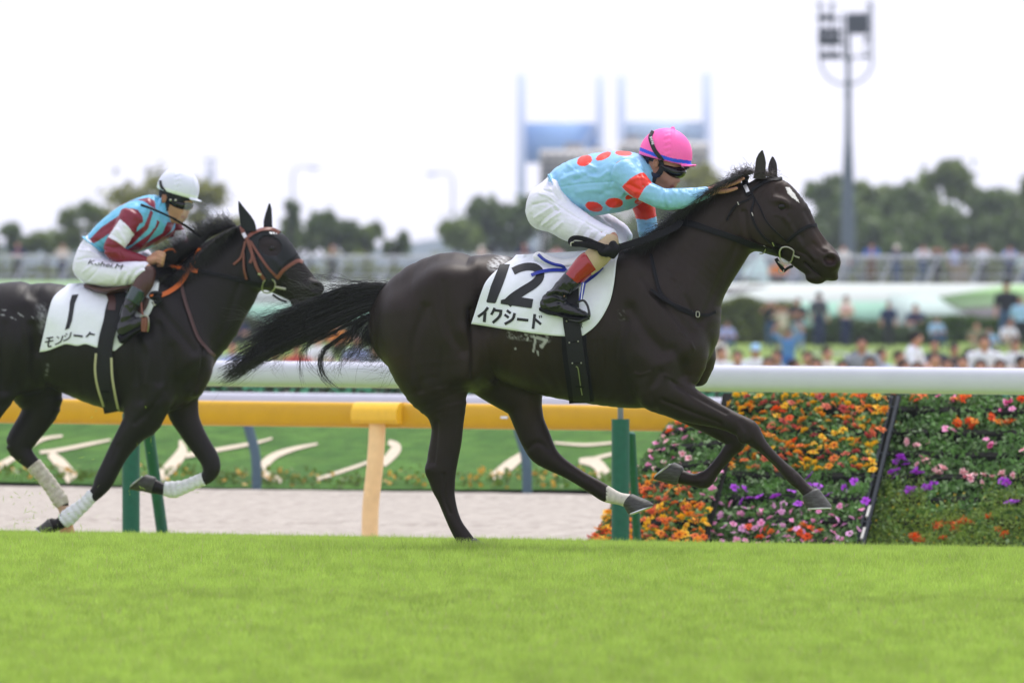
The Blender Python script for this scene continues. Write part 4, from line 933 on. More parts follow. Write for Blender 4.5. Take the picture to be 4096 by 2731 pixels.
B = MB(); B.box((0, YT + 6, ZT - .1), (110, 11.5, .2)); tag(B.build('terrace_floor', mat('terrace_paving', S(150, 150, 150), .9, var=.1, scale=.5), None, bevel=-1), kind='structure')
rl = thing('railing', 'pale steel railing with slanted posts along the terrace top', 'railing'); M_rail = mat('pale_steel_rail', S(170, 174, 178), .5, .4, var=.06, metal=.1)
zt = at(2048, 1030, YT + 1)[2]
def rp(z, r, nm): B = MB(); B.tube([(-48, YT + 1, z), (-16, YT + 1, z), (16, YT + 1, z), (48, YT + 1, z)], r, 10); B.build(nm, M_rail, rl)
rp(zt, .068, 'top_rail'); rp(zt - .28, .022, 'mid_rail'); rp(at(2048, 1101, YT + 1)[2], .028, 'low_rail')
for k in range(-28, 29):
    x = k * 1.55 + .35; B = MB(); p, q = np.array([x - .22, YT + .6, ZT]), np.array([x + .2, YT + 1.05, zt]); B.tube([p, q], .042, 6); B.build('post', M_rail, rl)
GT = 'onlookers at the terrace railing'
def T_(lab, x, y, sh, tr, pose_='lean', **k): P_(lab, pose_, x, y, YT + 1.75, sh, tr, zf=ZT, group=GT, **k)
T_('onlooker in dark jacket at the railing near the left edge', 72, 968, 'navy', 'charcoal', 'crossed'); T_('onlooker in brown top and dark trousers at the railing, second from left', 250, 972, 'beige', 'navy', 'crossed', hcol='hairbrown')
T_('onlooker in grey green jacket at the railing above the hooded horse\'s nose', 1330, 976, 'olive', 'charcoal'); T_('onlooker in pale hat above the dark horse\'s rump', 1926, 984, 'beige', 'khaki', 'lean', head='sun_hat', hcol='cream')
T_('onlooker in navy top above the white saddle cloth', 2098, 968, 'navy', 'navy'); T_('onlooker in pink top above the white saddle cloth', 2226, 984, 'rose', 'khaki'); T_('small onlooker with brown hair between navy and pink tops', 2160, 1010, 'brown', 'khaki', hcol='hairbrown')
T_('onlooker in white top by the dark horse\'s throat', 2942, 985, 'cream', 'lightjeans'); T_('crouching onlooker in orange top under the dark horse\'s chin', 3112, 1032, 'orange', 'black', 'sit'); T_('onlooker in grey under the dark horse\'s muzzle', 3170, 1044, 'grey', 'lightjeans', 'sit')
T_('onlooker in cream shirt right of the dark horse\'s nose', 3374, 980, 'cream', 'grey', 'stand'); T_('onlooker in blue shirt at the railing below the floodlight mast', 3486, 972, 'royal', 'brown'); T_('onlooker in navy top with white sun hat and bag', 3586, 980, 'navy', 'jeans', 'crossed', head='sun_hat', hcol='cream')
T_('onlooker in white shirt leaning over the railing', 3692, 978, 'white', 'jeans'); T_('onlooker in dark grey dress with hand at face', 3748, 988, 'darkgrey', 'charcoal', 'photo', hcol='hairbrown'); T_('onlooker in pale lavender shirt behind the black shirt', 3822, 982, 'lavender', 'khaki', 'stand')
T_('onlooker in black shirt and beige trousers at the railing', 3858, 978, 'black', 'khaki', 'crossed', hcol='hairbrown'); T_('onlooker in white top reading at the railing', 3930, 976, 'white', 'charcoal', 'photo'); T_('onlooker in light blue shirt leaning at the right end', 4038, 982, 'lavender', 'navy', 'lean', hcol='hairbrown')
T_('onlooker in mint top cut by the right edge', 4096, 1010, 'mint', 'jeans', 'crossed')
um = thing('parasol', 'closed pale mint parasol leaning on the terrace by the horse\'s throat', 'parasol', (0, 0, 0)); p = at(3030, 1130, YT + 3); B = MB(); B.tube([p + np.array([0, 0, -.2]), p + np.array([.1, 0, 1.0])], .03, 8); B.build('pole', M_rail, um); B = MB(); B.tube([p + np.array([-.1, 0, .1]), p + np.array([0, 0, .5]), p + np.array([.12, 0, 1.0])], [.5, .38, .06], 12); B.build('canopy', pmat('mint', CL['mint']), um)

# ---- trees
def tree(label, x, ytop, ybase, halfw, Y, n, col, seed, lumps=12, ragged=.25, trunk=True, grp='trees behind the terrace', leaf=.26, thin=1.0):
    g = np.random.default_rng(seed); k = Y / FPX; p = at(x, ybase, Y); top = at(x, ytop, Y)[2]; hw = halfw * k; H = top - p[2]
    r = thing('tree', label, 'tree', (p[0], Y, -2.2), 0, grp); pts = []; nr = []; val = []
    for i in range(lumps):
        u = g.uniform(-1, 1); hgt = g.uniform(.12, .9) if i else .78; c = np.array([u * hw * (.85 - .45 * hgt ** 2), g.uniform(-.6, .6) * hw, p[2] + H * hgt]); rad = hw * g.uniform(.26, .46) * thin; rz = min(rad * .85, (top - c[2]) + .1 * H)
        m = int(n / lumps); d = g.normal(size=(m, 3)); d /= np.linalg.norm(d, axis=1, keepdims=True); q = g.random((m, 1)) ** .35
        pts.append(c + d * q * np.array([rad, rad, max(rz, .3)]) * (1 + g.normal(0, ragged, (m, 1)))); nr.append(d * .6 + np.array([0, -.2, .5])); val.append(np.full(m, g.uniform(.7, 1.3)))
    pts = np.concatenate(pts); nr = np.concatenate(nr); val = np.concatenate(val)[:, None]; C = np.array(S(*col)) * val
    V, Fc, Cc = leaves(pts - np.array([0, 0, -2.2]), nr, leaf * Y / 640, g, C, .3, .6)
    me = mesh_np('crown', V, Fc, False); vcol(me, Cc); obj('crown', me, M_leaf, r)
    if trunk:
        B = MB(); zb = 0; zt_ = p[2] + 2.2 + H * .55; B.tube([(0, 0, -.2), (.1, 0, zt_ * .5), (-.1, .1, zt_)], [.32, .24, .1], 8)
        for i in range(5):
            a = g.uniform(0, 6.28); z0 = zt_ * g.uniform(.4, .8); B.tube([(0, 0, z0), (hw * .3 * math.cos(a), hw * .3 * math.sin(a), z0 + H * .2), (hw * .55 * math.cos(a), hw * .55 * math.sin(a), z0 + H * .34)], [.13, .08, .03], 6)
        B.build('trunk', mat('bark', (.05, .04, .03), .9), r)
    return r
DG, MG, OG = (84, 106, 42), (104, 124, 46), (134, 138, 54)
for i, q in enumerate([
    ('rounded tree left of the floodlight mast, above the horse\'s nose', 3330, 706, 1040, 130, 700, 2600, DG), ('dense tree just right of the floodlight mast', 3490, 712, 1040, 120, 705, 2600, MG), ('broad tree two crowns right of the floodlight mast', 3630, 730, 1040, 130, 700, 2600, DG),
    ('tallest round crowned tree at the right, rising above its row', 3800, 648, 1040, 150, 715, 3200, MG), ('lower tree between the tallest tree and the right edge', 3960, 760, 1040, 130, 700, 2600, DG), ('tree cut by the right edge of the picture', 4100, 690, 1040, 130, 705, 2600, MG), ('low dark tree filling the gap under the tallest tree', 3740, 840, 1040, 150, 690, 2400, DG), ('low dark tree below the right edge tree', 4030, 860, 1040, 150, 690, 2400, DG), ('low dark tree in front of the floodlight mast row', 3420, 850, 1040, 170, 690, 2400, DG), ('lowest bushy tree behind the terrace onlookers at right', 3590, 880, 1040, 180, 680, 2400, DG),
    ('small tree closing the gap right of the mast', 3560, 790, 1040, 90, 702, 1500, DG), ('olive tree between the rider\'s face and the horse\'s ears', 2850, 668, 980, 140, 700, 2800, OG), ('green tree under the pink capped rider\'s arms', 2650, 720, 1000, 160, 700, 2600, MG), ('tree behind the leading rider\'s white breeches', 2180, 770, 1010, 130, 690, 2400, DG), ('spreading tree left of the leading rider', 1980, 815, 1010, 160, 690, 2600, DG), ('low tree left of the spreading tree above the dark rump', 1830, 890, 1010, 90, 685, 1500, MG), ('low bush like tree behind the pink top onlooker', 2360, 850, 1020, 140, 685, 2200, MG),
    ]): tree(*q, seed=50 + i)
for i, q in enumerate([
    ('airy tall tree behind the white capped rider\'s back', 560, 668, 1000, 190, 600, 1150, OG, 22, .5), ('airy tree right of the white cap', 800, 700, 1000, 120, 600, 700, OG, 14, .5), ('scraggly tree left of the striped rider', 330, 815, 1000, 120, 600, 900, MG, 12, .4), ('small round tree right of the hooded horse\'s ears', 1190, 850, 1010, 70, 610, 800, MG, 9, .3), ('low tree just behind the hooded horse\'s forehead', 1245, 905, 1015, 110, 612, 1300, MG, 9, .3), ('medium tree above the hooded horse\'s forehead', 1320, 850, 1010, 110, 610, 1400, DG, 10, .3),
    ('lower tree at the end of the left row', 1470, 905, 1015, 90, 610, 1100, MG, 9, .3), ('thin tree with sparse top near the far lamp', 1165, 800, 1000, 40, 600, 260, DG, 7, .4), ('dark conifer like tree at the far left', 60, 900, 1010, 70, 620, 900, DG, 8, .3), ('low olive tree at the far left edge', -60, 930, 1010, 90, 620, 900, OG, 8, .3), ('low tree between the far left conifer and scraggly tree', 190, 940, 1010, 90, 620, 900, MG, 8, .3), ('low tree behind the maroon sleeve', 700, 900, 1010, 150, 620, 1300, MG, 10, .3), ('low tree behind the mane of the hooded horse', 930, 880, 1010, 130, 620, 1300, OG, 10, .3), ('last bushy tree of the left row', 1580, 940, 1015, 60, 615, 700, DG, 8, .3)]):
    tree(*q[:8], seed=80 + i, lumps=q[8], ragged=q[9], thin=.8)

# ---- floodlight mast
fm = thing('floodlight_mast', 'tall grey floodlight mast with lamp racks at the right', 'floodlight'); YM = 600.0; kM = YM / FPX
M_mast = mat('mast_grey', S(96, 110, 118), .5, .4, var=.06); M_lampb = mat('lamp_housing', S(88, 94, 102), .5, .4, var=.1)
def mp(x, y, d=0.0): return at(x, y, YM + d)
B = MB(); B.tube([mp(3392, 1030) - np.array([0, 0, 6]), mp(3392, 1030), mp(3392, 880), mp(3392, 715), mp(3393, 560), mp(3393, 420), mp(3393, 240), mp(3392, 60)], [30 * kM, 29 * kM, 28 * kM, 24 * kM, 14 * kM, 11 * kM, 9 * kM, 8 * kM], 16); B.build('pole', M_mast, fm)
for y in (378, 335, 240): B = MB(); B.tube([mp(3393, y + 10), mp(3393, y - 10)], 14 * kM, 14); B.build('collar', M_mast, fm)
ring = [mp(3386 + 103 * math.cos(a), 242 + 97 * math.sin(a) * 1.0) for a in np.linspace(0, math.pi, 24)]; B = MB(); B.tube(ring, 4.2 * kM, 8); B.build('cable_hoop', M_mast, fm)
for x, y0, y1 in ((3283, 15, 245), (3326, 15, 230), (3372, 50, 230), (3470, 40, 165), (3486, 12, 245)): B = MB(); B.tube([mp(x, y0), mp(x, y1)], 4.5 * kM, 6); B.build('rack_upright', M_mast, fm)
for y, x0, x1 in ((80, 3280, 3380), (128, 3280, 3380), (176, 3280, 3380), (228, 3276, 3486), (60, 3390, 3488), (100, 3390, 3488), (130, 3390, 3488), (165, 3455, 3488), (200, 3450, 3488)): B = MB(); B.tube([mp(x0, y), mp(x1, y)], 4 * kM, 6); B.build('rack_rail', M_mast, fm)
g = np.random.default_rng(4)
for y in (66, 120, 150, 164, 218):
    for x in (3284, 3306, 3326, 3348):
        if y in (66,) and x > 3330: continue
        c = mp(x + g.normal(0, 2), y, -.6); B = MB(); B.tube([c + np.array([0, .28, .02]), c + np.array([0, .0, 0]), c + np.array([0, -.28, -.1])], [.06, .16, .2], 10); B.build('lamp', M_lampb, fm)
for y in (64, 84, 104, 124):
    for x in (3398, 3416, 3434, 3452, 3466): c = mp(x, y, -.6); B = MB(); B.tube([c + np.array([0, .28, .02]), c, c + np.array([0, -.28, -.05])], [.07, .15, .16], 10); B.build('lamp', M_lampb, fm)
for q in ((3463, 222), (3463, 160), (3280, 18), (3328, 20), (3478, 18)): c = mp(*q, -.6); B = MB(); B.tube([c + np.array([0, .2, 0]), c + np.array([0, -.25, -.05])], [.08, .15], 10); B.build('lamp', M_lampb, fm)
B = MB(); B.box(mp(3430, 92, .4), (76 * kM, .3, 78 * kM)); B.build('cabinet', M_lampb, fm, bevel=-1)
for x, yt, lab, sgn in ((1170, 666, 'thin pale street lamp above the hooded horse', 1), (1812, 690, 'thin pale street lamp left of the twin towers', -1)):
    sl_ = thing('street_lamp', lab, 'street lamp', (0, 0, 0)); M_sl = mat('pale_lamp_post', S(170, 176, 184), .5); p0, p1 = at(x, 1010, 900), at(x, yt + 40, 900); B = MB(); B.tube([p0 - np.array([0, 0, 5]), p0, p1, at(x + 12 * sgn, yt + 8, 900), at(x + 40 * sgn, yt, 900), at(x + 80 * sgn, yt + 4, 900)], [.12, .1, .07, .06, .05, .05], 8); B.build('pole', M_sl, sl_); B = MB(); B.ell(at(x + 85 * sgn, yt + 6, 900), (.45, .2, .12), 10, 6); B.build('lamp_head', M_sl, sl_)

# ---- far buildings in the haze
YB = 1500.0; kB = YB / FPX
tb = thing('twin_tower_building', 'pale blue building with four tall white pylons rising behind the leading rider', 'building'); M_pyl = mat('pylon_white', (.66, .76, .95), .6, var=.03, scale=.1); M_bluep = mat('blue_cladding', S(150, 192, 244), .5, var=.05, scale=.2); M_glz = mat('pale_glazing', S(200, 222, 240), .25, .5, var=.08, scale=.2)
def bq(x0, y0, x1, y1, Yd, th): p, q = at(x0, y1, Yd), at(x1, y0, Yd); return (p + q) / 2 + np.array([0, th / 2, 0]), (q[0] - p[0], th, q[2] - p[2])
for x0, x1, yt in ((2070, 2102, 300), (2386, 2415, 309), (2471, 2502, 307), (2812, 2844, 294)): B = MB(); c, s = bq(x0, yt, x1, 1060, YB, 4.0); B.box(c, s); B.build('pylon', M_pyl, tb, bevel=-1)
c, s = bq(2103, 493, 2385, 648, YB + 1, 12); B = MB(); B.box(c, s); B.build('blue_panel', M_bluep, tb, bevel=-1)
c, s = bq(2503, 488, 2811, 612, YB + 1, 12); B = MB(); B.box(c, s); B.build('glazed_panel', M_glz, tb, bevel=-1)
for i in range(9): c, s = bq(2510 + i * 34, 488, 2514 + i * 34, 612, YB + .6, .3); B = MB(); B.box(c, s); B.build('mullion', M_pyl, tb, bevel=-1)
for (xa, ya), (xb, yb) in (((2300, 648), (2384, 493)), ((2640, 612), (2760, 488))): B = MB(); B.tube([at(xa, ya, YB + .5), at(xb, yb, YB + .5)], 6 * kB, 6); B.build('brace', M_pyl, tb)
def block(lab, x0, yt, x1, col, Yd, floors, bays, roof):
    r = thing('apartment_building', lab, 'building'); c, s = bq(x0, yt, x1, 1060, Yd, 16); B = MB(); B.box(c, s); B.build('wall', mat('block_%d' % x0, S(*col), .8, var=.05, scale=.2), r, bevel=-1); M_win = mat('far_window', S(96, 104, 116), .3, .5, var=.1)
    for i in range(floors):
        for j in range(bays): w = (x1 - x0) / bays; xa = x0 + w * (j + .18); c, s = bq(xa, yt + 16 + i * 26, xa + w * .64, yt + 29 + i * 26, Yd - .25, .3); B = MB(); B.box(c, s); B.build('window', M_win, r, bevel=-1)
        c, s = bq(x0 - 3, yt + 31 + i * 26, x1 + 3, yt + 36 + i * 26, Yd - .9, 1.0); B = MB(); B.box(c, s); B.build('balcony', mat('balcony_pale', S(186, 184, 178), .8), r, bevel=-1)
    for xa, xb, h in roof: c, s = bq(xa, yt - h, xb, yt, Yd + 4, 6); B = MB(); B.box(c, s); B.build('roof_plant', mat('roof_plant', S(140, 138, 138), .8), r, bevel=-1)
block('grey beige apartment block in front of the blue panel', 2160, 598, 2452, (232, 228, 220), 1150, 7, 9, [(2260, 2330, 26), (2370, 2400, 12)])
block('pale apartment block in front of the glazed panel, behind the pink cap', 2474, 566, 2834, (236, 232, 224), 1180, 8, 10, [(2500, 2560, 24), (2620, 2700, 14)])
lt = thing('lattice_tower', 'faint pale lattice tower right of the white cap', 'tower'); M_lat = mat('lattice_steel', S(180, 190, 206), .5)
for sx in (-1, 1): B = MB(); B.tube([at(842 + sx * 20, 1040, 1500), at(842 + sx * 9, 640, 1500)], 4 * kB, 6); B.build('leg', M_lat, lt)
for i in range(9): y = 660 + i * 42; w = 10 + i * 1.2; B = MB(); B.tube([at(842 - w, y, 1500), at(842 + w, y + 21, 1500), at(842 - w, y + 42, 1500)], 2.4 * kB, 5); B.build('brace', M_lat, lt)
for y in (640, 700, 760): B = MB(); B.tube([at(816, y, 1500), at(868, y, 1500)], 4 * kB, 6); B.build('cross_arm', M_lat, lt)
# low wooded hills on the horizon
g = np.random.default_rng(2); X = np.linspace(-700, 700, 67); V = []; Fc = []
for i, xv in enumerate(X):
    h = 17 + 3.2 * math.sin(xv * .021) + 2.0 * math.sin(xv * .057 + 1) + g.normal(0, .5); V += [(xv, 2500, -3), (xv, 2500, h * .7), (xv, 2540, h), (xv, 2600, -3)]
for i in range(66):
    for k in range(3): a = i * 4 + k; Fc.append((a, a + 4, a + 5, a + 1))
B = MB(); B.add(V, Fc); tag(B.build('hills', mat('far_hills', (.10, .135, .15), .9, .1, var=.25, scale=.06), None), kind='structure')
# the air itself
B = MB(); B.box((0, 1345, 36), (1600, 2730, 78)); hz = B.build('haze', None, None, bevel=-1); tag(hz, kind='stuff')
m = bpy.data.materials.new('haze'); m.use_nodes = True; m.node_tree.nodes.clear(); N = m.node_tree.nodes; o_ = N.new('ShaderNodeOutputMaterial'); v_ = N.new('ShaderNodeVolumePrincipled'); v_.inputs['Color'].default_value = (.80, .88, 1.0, 1); v_.inputs['Density'].default_value = .00014; v_.inputs['Anisotropy'].default_value = .2; m.node_tree.links.new(v_.outputs['Volume'], o_.inputs['Volume']); hz.data.materials.append(m)
# ------------------------------------------------------------------ the leading horse
def coat_mat(name, rough, spec=0.32, tint=(1.0, .86, .78)):
    m = mat(name, rough=rough, spec=spec, attr=True, var=0.15, scale=14, bump=0.0012, bscale=260, stretch=(1, 1, 0.35), tint=tint)
    return m
M_coat1 = coat_mat('dark_bay_coat', 0.5); M_coat2 = coat_mat('black_coat', 0.46, 0.26, (1, .95, .92))
M_hoof = mat('hoof_horn', S(74, 74, 72), 0.55, var=0.2, scale=25, col2=S(52, 50, 46), stretch=(1, 1, 6))
M_hair = mat('black_hair', (0.012, 0.011, 0.012), 0.45, 0.5, var=0.3, scale=8)
M_hair_b = mat('brown_hair', (0.03, 0.018, 0.013), 0.45, 0.5, var=0.3, scale=8)
M_eye = mat('dark_eye', (0.006, 0.004, 0.004), 0.1, 0.3, var=0.0)
M_leather = mat('black_leather', (0.007, 0.007, 0.009), 0.5, 0.15, var=0.25, scale=30, bump=0.0006, bscale=400)
M_steel = mat('bit_steel', (0.40, 0.40, 0.33), 0.32, metal=1.0, var=0.1)
s1 = sculpt_horse(H1, T1, 0.006)
hv1, hf1 = s1.mesh(2)
hv1 = strokes_on(H1, hv1, hf1, T1_strokes, gain=1.5)
R1 = H1.root('racehorse', 'dark brown racehorse in front wearing white saddle cloth numbered 12, galloping right', 'horse')
me = mesh_np('body', hv1, hf1)
C, x, y = paint_coat(H1, hv1, (0.0105, 0.0076, 0.0062), (0.048, 0.025, 0.015), dict(brown=[(3290, 955, 55, .8), (3340, 985, 30, .8), (3120, 760, 60, .25), (1560, 1450, 70, .3), (2120, 1620, 70, .25), (2000, 1480, 180, .2), (1545, 1560, 60, .3), (3000, 930, 90, .2), (2800, 1480, 60, .35)]))
star = inpoly(x, y, [(3142, 748), (3158, 750), (3180, 778), (3199, 812), (3190, 806), (3168, 790), (3150, 772)]) & (hv1[:, 1] < 0.03)
C[star] = (0.72, 0.70, 0.68)
nz = fbm(hv1, 9, 5)
sock = (hv1[:, 1] > 0) & (x > 2360) & (x < 2640) & (y > 1940) & ((x - 2425) * 0.83 + (y - 1990) * 0.25 + 9 * nz > 0)
C[sock] = np.array((0.60, 0.57, 0.50))
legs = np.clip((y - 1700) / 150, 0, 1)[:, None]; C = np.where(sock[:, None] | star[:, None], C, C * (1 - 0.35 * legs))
# dried sweat and foam beside the cloth
nz2 = fbm(hv1, 30, 8, 2)
near = hv1[:, 1] < 0
d = capd(x, y, 1975, 1062, 2012, 1038); f = np.clip(1.2 - d / 26, 0, 1) * np.clip(0.55 + 0.8 * nz2, 0, 1) * near
d2 = capd(x, y, 2045, 1338, 2190, 1352); f = np.maximum(f, np.clip(1 - d2 / 22, 0, 1) * np.clip(0.25 + 0.9 * nz2, 0, 1) * near)
for q in [(2142, 1352, 2134, 1405, 4), (2150, 1350, 2185, 1362, 6), (2186, 1360, 2166, 1386, 6), (2150, 1404, 2153, 1420, 3), (2108, 1362, 2112, 1350, 3), (2165, 1382, 2168, 1386, 6), (2061, 1395, 2063, 1392, 3)]:
    f = np.maximum(f, np.clip(1.4 - capd(x, y, *q[:4]) / q[4], 0, .62) * near)
f2 = np.clip(1 - capd(x, y, 2484, 1250, 2490, 1268) / 18, 0, 1) * np.clip(nz2, 0, 1) * 0.5 * near; f = np.maximum(f, f2)
C = C * (1 - f[:, None]) + np.array((0.55, 0.56, 0.56)) * f[:, None]
inn = np.clip(1 - np.hypot((x - 3322) / 30, (y - 1042) / 19), 0, 1)[:, None] * near[:, None]
C = C * (1 - inn) + np.array((0.035, 0.012, 0.012)) * inn
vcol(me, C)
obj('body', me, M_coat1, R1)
hoof(H1, [(3207, 1985), (3283, 1968), (3224, 2032), (3322, 2028)], -.13, .062, M_hoof, R1)
hoof(H1, [(2492, 2022), (2540, 1980), (2512, 2058), (2608, 2022)], .13, .062, M_hoof, R1)
hoof(H1, [(2737, 1868), (2688, 1934), (2694, 1850), (2620, 1908)], .13, .062, M_hoof, R1)
hoof(H1, [(1856, 2192), (1912, 2160), (1872, 2208), (1956, 2204)], -.13, .06, M_hoof, R1)
for l in (-1, 1):
    B = MB(); B.ell(H1.px(3127, 827, l * .079), (0.024, 0.017, 0.021), 14, 9); B.build('eye', M_eye, R1)

def ear(fr, P, l0, l1, thick, m, root, tip_l=None):
    """P: rows (x_left, x_right, y) from the base up"""
    n = len(P); V = []; Fc = []; k = 14
    for i, (xa, xb, yy) in enumerate(P):
        t = i / (n - 1); l = l0 + (l1 - l0) * t
        p = fr.px(xa, yy, l); q = fr.px(xb, yy, l); c = (p + q) / 2; w = (q - p) / 2
        for j in range(k):
            a = 2 * math.pi * j / k
            dep = math.sin(a) * thick * (1 - 0.75 * t)
            if dep < 0: dep *= 0.25 * (1 - t)           # hollow towards the front
            V.append(c + w * math.cos(a) + np.array([0, dep, 0]))
    for i in range(n - 1):
        for j in range(k):
            a = i * k + j; b = i * k + (j + 1) % k; Fc.append((a, b, b + k, a + k))
    B = MB(); B.add(V, Fc); B.add(V[-k:], [tuple(range(k))])
    return B.build('ear', m, root, bevel=-1)
M_ear = mat('ear_hair', (0.016, 0.012, 0.011), 0.55, var=0.2, scale=30, bump=0.001, bscale=200, sheen=0.2)
ear(H1, [(3012, 3064, 715), (3018, 3062, 690), (3020, 3063, 672), (3022, 3064, 652), (3025, 3061, 634), (3034, 3056, 616), (3046, 3052, 602)], -.062, -.075, .03, M_ear, R1)
ear(H1, [(3072, 3116, 724), (3074, 3109, 700), (3072, 3109, 675), (3075, 3107, 655), (3081, 3101, 640), (3087, 3093, 627)], .05, .062, .03, M_ear, R1)

def strands(fr, roots, ways, n, spread, r0=0.0016, npt=18, lsp=0.05, wob=0.03, seed=1, tip=0.3, curl=0.0):
    """roots/ways: guide curves as lists of pixel polylines; strands are blended between neighbouring guides"""
    g = np.random.default_rng(seed); G = []
    Q = []
    for w in ways:
        P = fr.pts(w); P = catmull(P, 8); d = np.r_[0, np.cumsum(np.linalg.norm(np.diff(P, axis=0), axis=1))]; d /= d[-1]
        Q.append(np.stack([np.interp(np.linspace(0, 1, npt), d, P[:, i]) for i in range(3)], 1))
    Q = np.array(Q); m = len(Q)
    u = g.uniform(0, m - 1, n); i = np.minimum(u.astype(int), m - 2); f = (u - i)[:, None, None]
    P = Q[i] * (1 - f) + Q[i + 1] * f if m > 1 else np.repeat(Q, n, 0)
    t = np.linspace(0, 1, npt)[None, :]
    L = g.uniform(0.72, 1.03, (n, 1))
    idx = np.clip(t * L * (npt - 1), 0, npt - 1.001); k = idx.astype(int); ff = (idx - k)[..., None]
    rows = np.arange(n)[:, None]
    P = P[rows, k] * (1 - ff) + P[rows, k + 1] * ff
    a = g.normal(0, 1, (n, 1, 3)) * np.array([spread, lsp, spread]); P = P + a * (0.35 + 0.65 * t[..., None])
    for q in range(3):
        ph = g.uniform(0, 6.28, (n, 1)); fr_ = g.uniform(0.6, 1.6, (n, 1)) * (q + 1) + curl
        amp = g.normal(0, wob / (q + 1), (n, 1, 3)) * np.array([1, 0.8, 1])
        P = P + amp * (np.sin(6.28 * fr_ * t + ph) * t ** 1.3)[..., None]
    R = r0 * (1 - (1 - tip) * t) * g.uniform(0.6, 1.3, (n, 1))
    return P, R
def tail_px(u, v): return (850 + u / 3, 1050 + v / 3)
TG = [[(2230, 300), (2000, 268), (1700, 285), (1450, 360), (1180, 480), (900, 575), (560, 660)],
      [(2200, 330), (1900, 330), (1600, 410), (1300, 530), (1000, 650), (700, 800), (400, 950)],
      [(2180, 380), (1850, 430), (1500, 560), (1150, 720), (800, 920), (450, 1130), (80, 1310)],
      [(2150, 450), (1850, 520), (1500, 650), (1150, 810), (820, 980), (500, 1180), (200, 1380)],
      [(2120, 520), (1800, 590), (1500, 740), (1200, 880), (900, 1010), (560, 1160), (90, 1460)]]
Pt, Rt = strands(H1, None, [[tail_px(*p) for p in g] for g in TG], 1900, 0.012, 0.0022, 20, 0.03, 0.016, 11)
LG = [[(2150, 430), (1950, 600), (1740, 780), (1560, 880), (1360, 1030), (1290, 1180), (1340, 1360), (1530, 1535)],
      [(2080, 480), (1850, 640), (1560, 780), (1300, 900), (1110, 1010), (1050, 1180), (1080, 1370), (1125, 1460)],
      [(2000, 500), (1700, 650), (1400, 800), (1200, 930), (1110, 1080), (1150, 1240), (1310, 1360)]]
P2, R2 = [], []
for q, (g_, n_) in enumerate(zip(LG, (70, 34, 22))):
    a, b = strands(H1, None, [[tail_px(*p) for p in g_]], n_, 0.006, 0.0017, 20, 0.02, 0.012, 20 + q); P2.append(a); R2.append(b)
DG = [[(2180, 480), (2060, 650), (1900, 780), (1850, 900), (1930, 1010), (1800, 1100), (1650, 1150)],
      [(2170, 560), (2080, 700), (2000, 850), (2050, 960), (2030, 1080), (1940, 1140), (1750, 1105)],
      [(2150, 480), (1980, 650), (1760, 690), (1690, 850), (1560, 1000), (1400, 1160), (1340, 1225)],
      [(2160, 520), (2000, 680), (1900, 850), (1820, 960), (1700, 1060), (1560, 1180), (1530, 1330)],
      [(2180, 600), (2090, 800), (2080, 1000), (2110, 1180), (2040, 1310), (1920, 1390), (1750, 1425)]]
for q, g_ in enumerate(DG):
    a, b = strands(H1, None, [[tail_px(*p) for p in g_]], (90, 90, 110, 60, 14)[q], 0.02, 0.0016, 20, 0.03, 0.03, 40 + q); P2.append(a); R2.append(b)
for q, g_ in enumerate([[(1500, 850), (1000, 960), (870, 1080), (770, 1240), (760, 1290), (790, 1350)], [(1400, 800), (900, 980), (720, 1090), (700, 1180), (750, 1270)], [(1300, 560), (1050, 700), (600, 690), (450, 640), (200, 600)],
                         [(2000, 290), (1600, 250), (1300, 210), (1100, 150), (930, 140)], [(1700, 330), (1300, 300), (1000, 280), (850, 200)]]):
    a, b = strands(H1, None, [[tail_px(*p) for p in g_]], 26, 0.02, 0.0011, 20, 0.03, 0.03, 60 + q); P2.append(a); R2.append(b)
a, b = strands(H1, None, [[tail_px(*p) for p in g_] for g_ in TG[:2]], 130, 0.05, 0.0009, 20, 0.03, 0.05, 77); P2.append(a); R2.append(b)
a, b = strands(H1, None, [[tail_px(*p) for p in g_] for g_ in TG[1:]], 160, 0.03, 0.001, 20, 0.03, 0.04, 78); P2.append(a); R2.append(b)
V, Fc = hair_mesh(np.concatenate([Pt] + P2), np.concatenate([Rt] + R2)); obj('tail', mesh_np('tail', V, Fc), M_hair, R1)

# mane: rooted along the crest, swept back by the gallop
def mane(fr, crest, dirs, n, seed, length, r0=0.0016, lbias=-0.05, wob=0.02, curl=0.0, sp=0.01):
    g = np.random.default_rng(seed); npt = 14
    Cp = catmull(np.array(crest, float), 10); m = len(Cp); Dp = np.array([np.interp(np.linspace(0, len(dirs) - 1, m), np.arange(len(dirs)), np.array(dirs, float)[:, i]) for i in range(2)]).T
    u = g.uniform(0, m - 1, n).astype(int); t = np.linspace(0, 1, npt)
    P = np.zeros((n, npt, 3))
    for i in range(n):
        r = Cp[u[i]]; dv = Dp[u[i]] * length * g.uniform(0.55, 1.15); ben = g.normal(0, 0.16)
        side_ = g.normal(lbias, 0.035)
        for k in range(npt):
            tt = t[k]; px_ = r[0] + dv[0] * tt - dv[1] * ben * tt * tt; py_ = r[1] + dv[1] * (tt ** 1.5) + dv[0] * ben * tt * tt
            P[i, k] = fr.px(px_, py_, side_ * min(1, tt * 2.5))
    tt = t[None, :]
    for q in range(3):
        ph = g.uniform(0, 6.28, (n, 1)); amp = g.normal(0, wob / (q + 1), (n, 1, 3))
        P += amp * (np.sin(6.28 * (g.uniform(0.5, 1.4, (n, 1)) * (q + 1) + curl) * tt + ph) * tt ** 1.2)[..., None]
    P += g.normal(0, sp, (n, 1, 3)) * tt[..., None]
    R = r0 * (1 - 0.6 * tt) * g.uniform(0.6, 1.3, (n, 1)); return P, R
